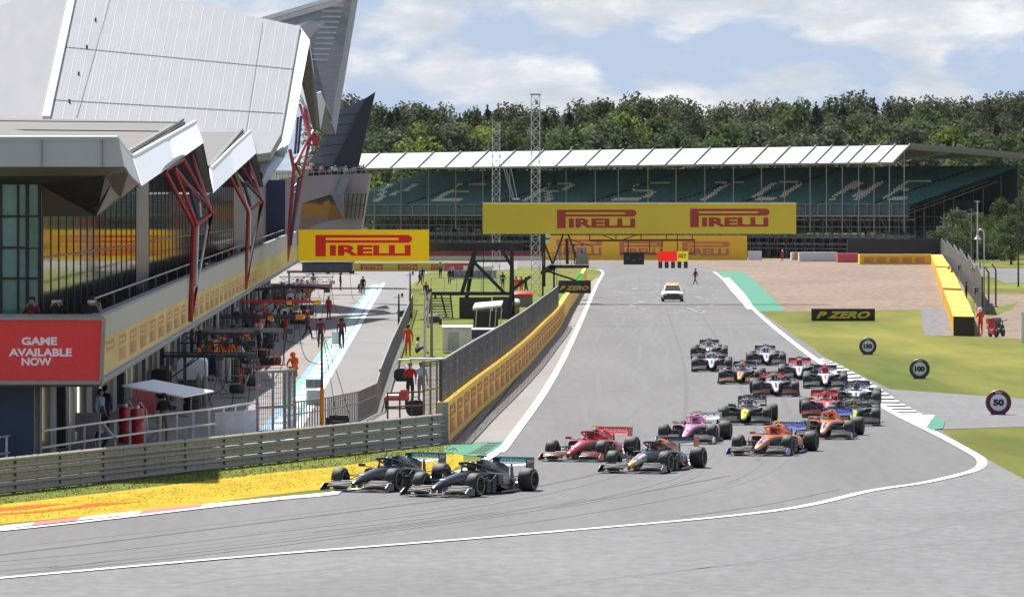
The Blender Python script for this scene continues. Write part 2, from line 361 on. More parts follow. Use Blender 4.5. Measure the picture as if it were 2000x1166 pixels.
for k in range(NK):
    t0, t1 = k / NK, (k + 0.5) / NK
    mb = MB(); a, b, c, d = polyat(KI, t0), polyat(KL, t0), polyat(KL, t1), polyat(KI, t1)
    mb.slab([(a.x, a.y, 0.05), (b.x, b.y, 0.09), (c.x, c.y, 0.09), (d.x, d.y, 0.05)], (0, 0, -0.04))
    mb.build('kerb_stripe', line_white, smooth=0, kind='structure')
sheet('white_apron', [(1770, 812), (1826, 812), (1812, 834), (1800, 838)], line_white, 0.040)
sheet('green_apron', [(1826, 812), (1846, 824), (1842, 838), (1820, 842), (1809, 836)], green_paint, 0.041)
sheet('green_apron', [(1397, 531), (1450, 531), (1478, 552), (1535, 608), (1474, 609), (1420, 556)], green_paint, 0.022)
sheet('white_apron', [(1408, 543), (1424, 543), (1455, 575), (1474, 603), (1460, 605), (1430, 570)], line_white, 0.030)
# dark strips painting an overhead cable's shadow across the straight, start boxes and tyre scars
strip('overhead_cable_shadow', [(845, 633.5), (1065, 638), (1300, 636.5), (1480, 633), (1590, 628)], 0.22, seam, 0.05)
strip('overhead_cable_shadow', [(670, 634), (795, 634.5)], 0.2, seam, 0.05)
skid = mat('pale_tyre_scuff', (0.235, 0.235, 0.238), 0.9, var=0.25, scale=2)
mb = MB()
rnd = random.Random(5)
for k in range(150):
    x, y = rnd.uniform(1205, 1400), rnd.uniform(535, 615)
    x = 1210 + abs(rnd.gauss(0, 50)) if k % 2 else 1395 - abs(rnd.gauss(0, 35))
    p = G(x, y); a = rnd.uniform(-0.25, 0.25); ln_ = rnd.uniform(2, 11); w_ = rnd.uniform(0.05, 0.16)
    d = Vector((math.sin(a), math.cos(a), 0)); n = Vector((d.y, -d.x, 0)) * w_
    mb.add([(q.x, q.y, 0.0190 + k * .00004) for q in (p - n, p + n, p + d * ln_ + n, p + d * ln_ - n)], [(0, 1, 2, 3)])
for k in range(14):
    y = 535 + k * 6.5; 
    for x in (1212 - (y - 535) * 0.07, 1252, 1340 + (y - 535) * 0.4):
        p = G(x, y); mb.add([(p.x - 0.15, p.y, 0.0265), (p.x + 0.15, p.y, 0.0265), (p.x + 0.15, p.y + 1.2, 0.0265), (p.x - 0.15, p.y + 1.2, 0.0265)], [(0, 1, 2, 3)])
mb.build('tyre_scuffs', skid, smooth=0, kind='stuff', label='pale tyre scuffs and start box marks on the far straight', cat='road marks')

# old seams, wandering cracks and rubbered-in lines of the asphalt
for q in ([(330, 1150), (420, 1134), (560, 1119), (700, 1108)], [(1240, 1128), (1500, 1092), (1760, 1046), (2010, 990)], [(1330, 1010), (1500, 985), (1640, 955)], [(900, 1166), (1300, 1118), (1700, 1078), (2010, 1046)]):
    strip('asphalt_seam', q, 0.10, mat('faint_seam', (0.13, 0.13, 0.13), 0.9, var=0.3), 0.0185)
dark_rub = mat('rubbered_asphalt', (0.112, 0.110, 0.109), 0.85, var=0.10, scale=0.6, stretch=(3, .3, 1), spec=.3)
for q, w_ in (([(100, 1110), (500, 1060), (900, 1010), (1200, 970), (1420, 930)], .2), ([(-50, 1090), (400, 1035), (800, 985), (1050, 950), (1250, 905)], .18), ([(1260, 905), (1330, 830), (1340, 760), (1330, 690), (1300, 600)], .18), ([(1480, 900), (1470, 820), (1440, 740), (1400, 660), (1350, 590)], .2), ([(1560, 860), (1530, 780), (1480, 690)], .18)):
    strip('rubber_line', q, w_, dark_rub, 0.0182)

# fine tyre marks laid along the racing line
trk = random.Random(14); mb = MB(); RLN = smooth_line([Vector((q.x, q.y, 0)) for q in [G(*p) for p in [(1285, 545), (1290, 600), (1320, 690), (1350, 770), (1360, 850), (1280, 925), (1050, 985), (700, 1035), (300, 1085), (-60, 1120)]]], 10)
RL = plen_ = sum((b - a).length for a, b in zip(RLN, RLN[1:]))
def rl_at(s):
    for a, b in zip(RLN, RLN[1:]):
        l = (b - a).length
        if s <= l: t = (b - a) / l; return a + t * s, t
        s -= l
    return RLN[-1], (RLN[-1] - RLN[-2]).normalized()
for k in range(170):
    s0 = trk.uniform(0, RL * .96); ln_ = trk.uniform(10, 60); off = trk.gauss(0, 2.2); w_ = trk.uniform(.07, .2); dr = trk.uniform(-.02, .02); n_ = 8; L2, R2 = [], []
    for i in range(n_ + 1):
        p, t = rl_at(min(RL - .1, s0 + ln_ * i / n_)); nn = Vector((-t.y, t.x, 0)); c_ = p + nn * (off + dr * ln_ * i / n_); ww = w_ * math.sin(math.pi * (i + .4) / (n_ + .8)); L2.append(c_ + nn * ww); R2.append(c_ - nn * ww)
    vs = []
    for a, b in zip(L2, R2): vs += [(a.x, a.y, .0106 + k * .00004), (b.x, b.y, .0106 + k * .00004)]
    mb.add(vs, [(2 * i, 2 * i + 1, 2 * i + 3, 2 * i + 2) for i in range(n_)])
mb.build('tyre_marks', mat('faint_tyre_mark', (0.108, 0.106, 0.105), 0.8, var=.1), smooth=0, kind='stuff', label='faint dark tyre marks sweeping along the racing line', cat='tyre marks')
def blade(m):
    n = m.copy(); n.name = m.name + '_blade'; nt = n.node_tree; p = nt.nodes['Principled BSDF']; out = nt.nodes['Material Output']; t = nt.nodes.new('ShaderNodeBsdfTranslucent'); mx = nt.nodes.new('ShaderNodeMixShader'); mx.inputs[0].default_value = .55
    nt.links.new(p.inputs['Base Color'].links[0].from_socket, t.inputs['Color']); nt.links.new(p.outputs[0], mx.inputs[1]); nt.links.new(t.outputs[0], mx.inputs[2]); nt.links.new(mx.outputs[0], out.inputs['Surface']); return n
# short grass blades on the verges nearest the camera
def tufts(name, quad, n, hmax, m, label, seed):
    r = random.Random(seed); mb = MB(); a, b, c, d = [G(*q) for q in quad]
    for _ in range(n):
        u, v = r.random(), r.random(); p = a.lerp(b, u).lerp(d.lerp(c, u), v); h = hmax * r.uniform(.4, 1); w_ = r.uniform(.015, .04); t = r.uniform(0, 3.14); dx, dy = math.cos(t) * w_, math.sin(t) * w_
        mb.add([(p.x - dx, p.y - dy, .02), (p.x + dx, p.y + dy, .02), (p.x + r.uniform(-.05, .05), p.y + r.uniform(-.05, .05), .02 + h)], [(0, 1, 2)])
    return mb.build(name, m, smooth=0, kind='stuff', label=label, cat='grass')
tufts('grass', [(-60, 970), (880, 868), (895, 884), (-60, 994)], 2200, .06, blade(grass_l), 'strip of short green grass at the foot of the guard rail', 1)
tufts('yellow_grass', [(-60, 1000), (890, 886), (880, 920), (-60, 1030)], 2500, .03, blade(yel_grass), 'yellow painted grass between the guard rail and the kerb', 2)
# ================================================================ RACING CARS  (nose towards -Y, origin on the ground under the front axle)
def lp(name, col, rough=0.28): return mat(name, col, rough, 0, 0.05, 1.5, coat=0.3)
P_black = lp('livery_black', (0.011, 0.012, 0.015), .36); P_white = lp('livery_white', (0.60, 0.60, 0.62)); P_red = lp('livery_red', (0.55, 0.012, 0.02))
P_darkred = lp('livery_dark_red', (0.30, 0.008, 0.015)); P_navy = lp('livery_navy', (0.012, 0.018, 0.05)); P_orange = lp('livery_orange', (0.75, 0.17, 0.01))
P_yellow = lp('livery_yellow', (0.72, 0.62, 0.01)); P_lime = lp('livery_lime', (0.70, 0.72, 0.03)); P_pink = lp('livery_pink', (0.70, 0.24, 0.45)); P_blue = lp('livery_blue', (0.02, 0.06, 0.33))
P_teal = lp('livery_teal', (0.006, 0.09, 0.10)); P_star = mat('livery_starred_black', (0.012, 0.013, 0.016), .32, var=0, scale=26, coat=.3, col2=(.30, .31, .34), contrast=(.56, .64), detail=2); P_grey = lp('livery_grey', (0.22, 0.23, 0.25)); P_amber = lp('livery_amber', (0.75, 0.30, 0.01)); P_peach_glare = lp('livery_peach_glare', (0.80, 0.40, 0.22))  # peach is orange lightened to paint sun glare on the noses
P_cream = lp('livery_pale_grey', (0.26, 0.26, 0.275), .5)
rim_m = mat('dark_wheel_rim', (0.03, 0.03, 0.033), 0.35, 0.6, var=0.2); ring_y = mat('tyre_ring', (0.32, 0.28, 0.12), 0.7, var=0.5, scale=9, contrast=(0.45, 0.55)); ring_w = mat('pale_tyre_ring', (0.35, 0.34, 0.32), 0.7, var=0.5, scale=9, contrast=(0.45, 0.55))
visor = mat('helmet_visor', (0.01, 0.01, 0.014), 0.08, var=0, coat=1)
suit_m = mat('dark_race_suit', (0.03, 0.03, 0.035), 0.8)
YW = 3.6     # wheelbase

def wheel_mesh(w):
    h = w / 2; mb = MB(); r = 0.335
    mb.lathe([(0.20, -h * 0.96), (0.26, -h), (r - 0.055, -h * 0.98), (r - 0.02, -h * 0.86), (r - 0.004, -h * 0.6), (r, 0), (r - 0.004, h * 0.6), (r - 0.02, h * 0.86), (r - 0.055, h * 0.98), (0.26, h), (0.20, h * 0.96), (0.19, 0), (0.20, -h * 0.96)], 28, 'X', (0, 0, 0), 0)
    for s in (-1, 1):
        mb.lathe([(0.232, s * (h + 0.002)), (0.232, s * (h + 0.006)), (0.258, s * (h + 0.006)), (0.258, s * (h + 0.002)), (0.232, s * (h + 0.002))], 28, 'X', (0, 0, 0), 1)
    return mb
def rim_mesh(w):
    h = w / 2 * 0.97; mb = MB()
    for s in (-1, 1):
        mb.lathe([(0.0, s * (h - 0.05)), (0.05, s * (h - 0.03)), (0.07, s * (h - 0.075)), (0.165, s * (h - 0.07)), (0.18, s * (h - 0.01)), (0.20, s * h * 1.005), (0.205, s * (h - 0.03))], 24, 'X')
        for k in range(10):
            a = 2 * math.pi * k / 10
            mb.bar((s * (h - 0.045), 0.05 * math.cos(a), 0.05 * math.sin(a)), (s * (h - 0.022), 0.175 * math.cos(a), 0.175 * math.sin(a)), 0.022, 0.03, 0)
    return mb
def wingfoil(mb, x0, x1, y, z, chord, rise, th=0.016, mi=0, n=5, droop=0.0, sweep=0.0):
    """a thin cambered blade spanning x0..x1, leading edge at y, z"""
    rows = []
    for i in range(7):
        u = i / 6; x = x0 + (x1 - x0) * u; dz = -droop * math.sin(math.pi * u) ; yy = y + sweep * u
        top, bot = [], []
        for k in range(n):
            t = k / (n - 1); zz = z + dz + rise * (t ** 1.6)
            top.append((x, yy + chord * t, zz + th * (1 - abs(2 * t - 1)) * 0.6 + th * 0.3)); bot.append((x, yy + chord * t, zz))
        rows.append(top + bot[::-1])
    mb.rings(rows, mi)
def build_car():
    root = empty('racing_car', label='x', cat='racing car', group='racing cars streaming off the pit straight')
    # --- nose cone
    mb = MB(); S = [(-0.98, 0, .060, .215, .285), (-0.92, 0, .085, .20, .325), (-0.72, 0, .105, .215, .385), (-.45, 0, .12, .245, .45), (0.0, 0, .145, .28, .535), (.25, 0, .165, .28, .575)]
    mb.loft(S, 16, 0, 3.0)
    for s in (-1, 1): mb.slab([(s * .085, -.9, .12), (s * .085, -.62, .12), (s * .095, -.62, .27), (s * .095, -.88, .24)], (s * .014, 0, 0), 1)
    mb.build('nose_cone', [P_black, carbon], root)
    # --- survival cell, side pods
    mb = MB(); S = [(.25, 0, .165, .265, .575), (.6, 0, .20, .22, .615), (1.05, 0, .27, .15, .655), (1.45, 0, .36, .10, .66), (2.05, 0, .41, .08, .66), (2.7, 0, .38, .08, .56), (3.3, 0, .25, .10, .46), (3.9, 0, .12, .14, .38), (4.15, 0, .07, .2, .34)]
    mb.loft(S, 18, 0, 3.2); bo = mb.build('body', [P_black, carbon], root)
    for f in bo.data.polygons: f.material_index = 1 if (f.normal.z < .45 and f.center.y > .3) else 0
    for s in (-1, 1):
        mb = MB(); S = [(1.62, s * .60, .19, .24, .585), (1.75, s * .60, .205, .19, .60), (2.1, s * .585, .215, .11, .585), (2.6, s * .53, .20, .09, .50), (3.1, s * .40, .17, .09, .40), (3.6, s * .26, .13, .1, .31)]
        mb.loft(S, 14, 0, 3.4); b = len(mb.f)
        mb.box((s * .60, 1.613, .45), (.27, .02, .17), 0, 1); sp_ = mb.build('side_pod', [P_black, carbon], root)
        for f in sp_.data.polygons: f.material_index = 1 if (f.center.y < 1.64 or f.normal.z < -.2 or f.center.z < .2) else 0
    # --- engine cover with air box
    mb = MB(); S = [(2.02, 0, .115, .64, .95), (2.1, 0, .14, .62, .965), (2.4, 0, .135, .58, .95), (2.9, 0, .10, .50, .84), (3.4, 0, .07, .42, .66), (3.95, 0, .045, .36, .47)]
    mb.loft(S, 14, 0, 2.3); mb.slab([(0, 2.7, .8), (0, 3.95, .46), (0, 4.0, .66), (0, 3.6, .78), (0, 2.9, .9)], (.012, 0, 0), 0)
    ec = mb.build('engine_cover', [P_black], root)
    mb = MB(); mb.loft([(2.0, 0, .085, .76, .925), (2.025, 0, .10, .74, .94)], 14, 0, 2.2); mb.build('air_intake', [black], ec)
    mb = MB(); mb.box((0, 2.22, 1.0), (.05, .14, .05)); mb.box((0, 2.2, 1.035), (.30, .08, .035)); mb.build('camera_pod', [P_lime], root)
    # --- cockpit opening with head rest
    mb = MB(); ring = [(.235 * math.cos(t) * (1 if math.sin(t) > 0 else .9), 1.42 + .50 * math.sin(t)) for t in [2 * math.pi * k / 20 for k in range(20)]]
    mb.slab([(x, y, .672 if y > 1.0 else .66) for x, y in ring], (0, 0, -.05)); mb.build('cockpit', [black], root)
    mb = MB(); P = []
    for k in range(13):
        t = math.pi * k / 12; P.append((.30 * math.cos(t) * (1.0 + .06 * math.sin(t)), 1.98 - 1.02 * math.sin(t) ** .7, .70 + .20 * math.sin(t) ** .55))
    mb.tube(P, .034, 8); mb.tube([(0, .96, .90), (0, .90, .8), (0, .82, .64)], [.028, .024, .03], 8); mb.build('halo', [P_black], root)
    # --- floor and barge boards
    mb = MB(); mb.slab([(-.3, 1.0, .05), (.3, 1.0, .05), (.78, 1.6, .05), (.8, 3.1, .05), (.52, 3.5, .05), (.5, 4.1, .05), (-.5, 4.1, .05), (-.52, 3.5, .05), (-.8, 3.1, .05), (-.78, 1.6, .05)], (0, 0, .02))
    mb.slab([(-.5, 4.1, .06), (.5, 4.1, .06), (.5, 4.35, .22), (-.5, 4.35, .22)], (0, 0, .015))
    for x in (-.45, -.22, 0, .22, .45): mb.slab([(x, 4.0, .06), (x, 4.36, .06), (x, 4.38, .24), (x, 4.1, .2)], (.012, 0, 0))
    mb.loft([(3.3, 0, .16, .1, .40), (3.9, 0, .13, .12, .38), (4.3, 0, .09, .2, .36)], 10, 0, 3)
    for s in (-1, 1): mb.slab([(s * .80, 1.75, .05), (s * .80, 3.0, .05), (s * .78, 3.0, .13), (s * .79, 1.75, .09)], (s * .012, 0, 0)); mb.slab([(s * .50, 2.6, .07), (s * .72, 2.9, .07), (s * .55, 3.2, .30), (s * .36, 3.1, .3)], (0, 0, .02))
    mb.build('floor', [carbon], root)
    for s in (-1, 1):
        mb = MB()
        for i, (x, y, h, a) in enumerate([(.36, .62, .36, .22), (.46, .72, .40, .26), (.56, .84, .44, .3), (.68, 1.02, .40, .32), (.78, 1.2, .50, .12)]):
            mb.slab([(s * x, y, .07), (s * (x + a * .35), y + a, .07), (s * (x + a * .35), y + a + .05, .07 + h), (s * x, y + .06, .07 + h * .8)], (s * .012, 0, 0))
        for z in (.16, .27, .38): mb.slab([(s * .40, .8, z), (s * .80, 1.1, z), (s * .82, 1.5, z + .03), (s * .42, 1.3, z + .03)], (0, 0, .012))
        mb.build('barge_board', [carbon], root)
        mb = MB(); mb.box((s * .60, 1.02, .695), (.19, .08, .08), s * -.12); mb.bar((s * .30, 1.1, .62), (s * .56, 1.03, .68), .03, .02); mb.build('mirror', [P_black], root)
    # --- front wing
    mb = MB(); wingfoil(mb, -.98, .98, -1.02, .07, .30, .012, .02, 1)
    fw = mb.build('front_wing', [P_white, carbon], root)
    for s in (-1, 1):
        mb = MB()
        for i in range(4): wingfoil(mb, s * .26, s * .95, -.84 + i * .11, .112 + i * .046, .12, .050, .010, 1, droop=-.035 + .012 * i, sweep=.03); wingfoil(mb, s * .26, s * .95, -.72 + i * .11, .170 + i * .046, .022, .004, .008, 0, droop=-.035 + .012 * i, sweep=.03)
        mb.build('flap', [P_white, mat('matte_wing_black', (0.012, 0.012, 0.014), .9, var=.2, spec=.05)], fw)
        mb = MB(); mb.slab([(s * .985, -1.06, .055), (s * .985, -.40, .055), (s * .97, -.36, .25), (s * .985, -.80, .26), (s * .985, -1.0, .15)], (s * .018, 0, 0)); mb.box((s * .93, -.7, .065), (.14, .55, .02)); mb.build('endplate', [P_black], fw)
    # --- rear wing
    mb = MB(); wingfoil(mb, -.51, .51, 4.05, .70, .26, .07, .03, 0, droop=.03); wingfoil(mb, -.51, .51, 4.31, .775, .11, .155, .02, 0)
    mb.slab([(-.015, 4.12, .32), (-.015, 4.3, .32), (-.015, 4.22, .74), (-.015, 4.12, .74)], (.03, 0, 0), 1)
    rw = mb.build('rear_wing', [P_black, carbon], root)
    for s in (-1, 1):
        mb = MB(); mb.slab([(s * .515, 4.02, .55), (s * .515, 4.1, .34), (s * .515, 4.45, .34), (s * .515, 4.56, .62), (s * .515, 4.58, .93), (s * .515, 4.02, .93)], (s * .016, 0, 0)); mb.build('endplate', [P_black], rw)
    # --- running gear
    mb = MB()
    for s in (-1, 1):
        for (a, b) in [((.17, -.28, .45), (.72, -.04, .44)), ((.2, .24, .47), (.72, .03, .44)), ((.16, -.2, .28), (.72, -.03, .24)), ((.2, .42, .26), (.72, .03, .24)), ((.17, .02, .50), (.70, 0, .25)), ((.16, -.12, .33), (.7, -.12, .33))]:
            mb.bar((s * a[0], a[1], a[2]), (s * b[0], b[1], b[2]), .045, .016)
        mb.lathe([(.0, -.10), (.15, -.10), (.16, .0), (.0, .06)], 14, 'X', (s * .70, 0, .335))
        mb.slab([(s * .60, -.2, .2), (s * .60, .16, .2), (s * .60, .16, .46), (s * .60, -.12, .5)], (s * .015, 0, 0))
    mb.build('front_suspension', [carbon], root)
    mb = MB()
    for s in (-1, 1):
        for (a, b) in [((.1, 3.1, .42), (.64, 3.56, .44)), ((.08, 3.85, .40), (.64, 3.62, .44)), ((.14, 3.15, .2), (.64, 3.56, .22)), ((.1, 3.95, .22), (.64, 3.63, .22)), ((.08, 3.7, .3), (.64, 3.6, .33))]:
            mb.bar((s * a[0], a[1], a[2]), (s * b[0], b[1], b[2]), .045, .02)
        mb.lathe([(.0, -.1), (.16, -.1), (.17, .0), (.0, .06)], 14, 'X', (s * .64, 3.6, .335))
    mb.build('rear_suspension', [carbon], root)
    wf, rf, wr, rr = [b.mesh(n, mm, 45) for b, n, mm in ((wheel_mesh(.34), 'front_tyre', [rubber, ring_y]), (rim_mesh(.34), 'front_rim', [rim_m]), (wheel_mesh(.42), 'rear_tyre', [rubber, ring_y]), (rim_mesh(.42), 'rear_rim', [rim_m]))]
    for (x, y, a, b) in ((.83, 0, wf, rf), (-.83, 0, wf, rf), (.79, 3.6, wr, rr), (-.79, 3.6, wr, rr)):
        w = bpy.data.objects.new('wheel', a); C.objects.link(w); w.parent = root; w.location = (x, y, .335)
        r = bpy.data.objects.new('rim', b); C.objects.link(r); r.parent = w
    return root
car0 = build_car()
def build_driver():
    root = empty('person', label='x', cat='person', group='drivers in their cockpits')
    mb = MB(); mb.rings([[(.10 * math.cos(t) * k[0], .0 + .10 * math.sin(t) * k[1], k[2]) for t in [2 * math.pi * i / 12 for i in range(12)]] for k in ((2.0, 1.5, .46), (2.2, 1.5, .56), (1.9, 1.3, .63), (.9, .9, .68), (.7, .8, .73))])
    mb.build('shoulders', [suit_m], root)
    mb = MB(); mb.lathe([(.0, -.15), (.10, -.14), (.128, -.07), (.135, .02), (.12, .08), (.08, .125), (.0, .14)], 16, 'Z', (0, 0, .80)); h = mb.build('helmet', [P_white], root)
    mb = MB(); mb.rings([[(.139 * math.cos(t) * s, .139 * math.sin(t) * s, z) for t in [math.pi * (1.12 + .76 * i / 10) for i in range(11)]] for s, z in ((.97, .765), (1.0, .80), (.98, .845))], cap=False)
    mb.build('visor', [visor], h)
    return root
drv0 = build_driver()
def setmat(o, i, m):
    o.material_slots[i].link = 'OBJECT'; o.material_slots[i].material = m
def set_livery(root, lv):
    base = lambda o: o.name.split('.')[0]
    for o in kids(root):
        b = base(o)
        if b in lv: setmat(o, 0, lv[b])
        if b == 'wheel' and lv.get('ring'): setmat(o, 1, lv['ring'])
        for c in kids(o):
            k = b + '/' + base(c)
            if k in lv: setmat(c, 0, lv[k])
def livery(nose, body, cover, pod, wing, flap, halo, rear=None, rend=None, fend=None, mirror=None, pod_cam=None, helmet=None, ring=None):
    return {'nose_cone': nose, 'body': body, 'engine_cover': cover, 'side_pod': pod, 'front_wing': wing, 'front_wing/flap': flap, 'halo': halo, 'mirror': mirror or halo, 'rear_wing': rear or cover, 'rear_wing/endplate': rend or rear or cover,
            'front_wing/endplate': fend or carbon, 'camera_pod': pod_cam or black, 'ring': ring or ring_y, '_helmet': helmet or P_white}
LV = dict(
 merc1=livery(P_black, P_black, P_star, P_black, P_grey, P_cream, P_black, P_teal, P_black, None, None, P_lime, P_blue),
 merc2=livery(P_black, P_black, P_star, P_black, P_grey, P_cream, P_black, P_teal, P_black, None, None, black, P_black),
 fer=livery(P_red, P_red, P_red, P_red, P_cream, P_red, P_darkred, P_red, P_red, P_darkred, P_red, P_lime, P_red),
 fer2=livery(P_red, P_red, P_red, P_red, P_cream, P_red, P_red, P_darkred, P_red, P_darkred, P_red, black, P_white),
 rb=livery(P_white, P_navy, P_orange, P_navy, P_cream, P_cream, P_navy, P_navy, P_red, P_navy, P_navy, P_cream, P_darkred),  # white nose colour stands for sun glare on it
 rb2=livery(P_peach_glare, P_navy, P_amber, P_darkred, P_cream, P_peach_glare, P_cream, P_navy, P_navy, P_navy, P_navy, P_orange, P_white),
 pink=livery(P_pink, P_pink, P_pink, P_pink, P_cream, P_cream, P_pink, P_white, P_white, P_white, P_white, P_lime, P_pink),
 ren1=livery(P_lime, P_black, P_black, P_black, carbon, P_grey, P_cream, P_black, P_black, None, P_black, black, P_white),
 ren2=livery(P_lime, P_black, P_black, P_black, carbon, P_grey, P_cream, P_black, P_black, None, P_black, P_lime, P_yellow),
 mcl1=livery(P_peach_glare, P_orange, P_orange, P_orange, P_cream, P_cream, P_orange, P_blue, P_black, P_blue, P_orange, P_lime, P_red),
 mcl2=livery(P_peach_glare, P_orange, P_orange, P_orange, P_cream, P_cream, P_orange, P_blue, P_blue, P_blue, P_orange, black, P_orange),
 at=livery(P_white, P_white, P_navy, P_grey, P_cream, P_cream, P_navy, P_navy, P_navy, None, P_navy, P_lime, P_white),
 haas1=livery(P_white, P_white, P_grey, P_black, P_cream, P_darkred, P_cream, P_darkred, P_darkred, None, P_black, P_lime, P_black, ring_w),
 haas2=livery(P_white, P_grey, P_black, P_black, P_cream, P_cream, P_cream, P_black, P_black, None, P_black, black, P_white, ring_w),
 alfa1=livery(P_white, P_white, P_white, P_black, P_cream, P_cream, P_red, P_darkred, P_darkred, None, P_darkred, black, P_darkred),
 alfa2=livery(P_white, P_white, P_darkred, P_black, P_cream, P_cream, P_red, P_navy, P_navy, None, P_navy, P_lime, P_red),
 wil1=livery(P_white, P_white, P_grey, P_black, P_cream, P_cream, P_white, P_black, P_black, None, P_black, P_black, P_white, ring_w),
 wil2=livery(P_white, P_white, P_grey, P_black, P_cream, P_cream, P_white, P_black, P_black, None, P_black, P_black, P_blue, ring_w),
)
CARS = [  # livery, pixel under the middle of the front axle, heading, lettering, label, driver label
 ('merc2', 876, 969, -25, 'PETRONAS', 'leading black racing car with teal rear wing and black camera pod', 'driver in dark helmet inside the leading black racing car'),
 ('merc1', 717, 959, -22, 'PETRONAS', 'black racing car with yellow camera pod, running beside the yellow grass', 'driver in blue helmet inside the black car beside the yellow grass'),
 ('fer', 1128, 900, -17, 'ferrari', 'bright red racing car with yellow camera pod and white stripe on its rear wing', 'driver in red helmet behind the dark red halo of the front red car'),
 ('rb', 1249, 923, -18.5, '', 'dark blue racing car with orange engine cover and nose whitened by sun glare', 'driver in dark red helmet inside the dark blue and orange car'),
 ('pink', 1344, 866, -10, 'BWT', 'pink racing car with white and blue rear wing', 'driver in pink helmet inside the pink car'),
 ('mcl1', 1491, 889, -15.5, 'DARKTRACE', 'orange racing car with yellow camera pod and blue rear wing, ahead of its twin', 'driver in red helmet inside the front orange car'),
 ('mcl2', 1612, 857, -9, 'DARKTRACE', 'second orange racing car with black camera pod, following beside the right white line', 'driver in orange helmet inside the second orange car'),
 ('ren1', 1455, 829, -6, 'RENAULT', 'black racing car with lime yellow nose, alone behind the pink car', 'driver in white helmet inside the black and lime car behind the pink car'),
 ('ren2', 1667, 831, -3.5, 'RENAULT', 'black racing car with lime yellow nose, half hidden behind an orange car by the kerb', 'driver in yellow helmet inside the lime nosed car by the kerb'),
 ('fer2', 1616, 815, -1.5, '', 'red racing car with black camera pod, packed between orange and lime nosed cars', 'driver in white helmet inside the rear red car'),
 ('at', 1672, 795, -4, 'AlphaTauri', 'white nosed racing car with navy halo and rear wing, against the striped kerb', 'driver in white helmet behind the navy halo by the striped kerb'),
 ('haas1', 1515, 774, -0.5, 'HAAS', 'white racing car with dark red flaps and rear wing, in mid track', 'driver in black helmet inside the white car with dark red rear wing'),
 ('alfa2', 1612, 758, -3, '', 'white nosed racing car with red halo and navy rear wing', 'driver in red helmet inside the white car with navy rear wing'),
 ('rb2', 1446, 750, -5, '', 'dark racing car with amber air intake and peach nose', 'driver in white helmet inside the dark car with amber intake'),
 ('alfa1', 1561, 742, -3, '', 'white racing car with red halo and dark red rear wing', 'driver in dark red helmet in the white car with dark red rear wing'),
 ('wil1', 1390, 726, -2.5, 'WILLIAMS', 'white nosed racing car with black rear wing, on the left edge of the pack', 'driver in white helmet inside the white car left of the pack'),
 ('wil2', 1497, 714, -1.5, 'WILLIAMS', 'white nosed racing car with black rear wing, last in the middle of the track', 'driver in blue helmet inside the last white car in mid track'),
 ('haas2', 1385, 701, -2, '', 'grey and white racing car with black rear wing, at the tail of the pack', 'driver in white helmet inside the grey car at the tail of the pack'),
]
decal_w = mat('white_lettering', (0.7, 0.7, 0.7), 0.5, var=0.0); decal_b = mat('blue_lettering', (0.02, 0.05, 0.4), 0.5, var=0); decal_t = mat('pale_teal_lettering', (0.25, 0.55, 0.60), 0.5, var=0)
decal_r = mat('red_lettering', (0.6, 0.02, 0.02), 0.5, var=0); decal_k = mat('black_lettering', (0.012, 0.012, 0.012), 0.5, var=0)
carset = [car0] + [copy_tree(car0) for _ in CARS[1:]]; drvset = [drv0] + [copy_tree(drv0) for _ in CARS[1:]]
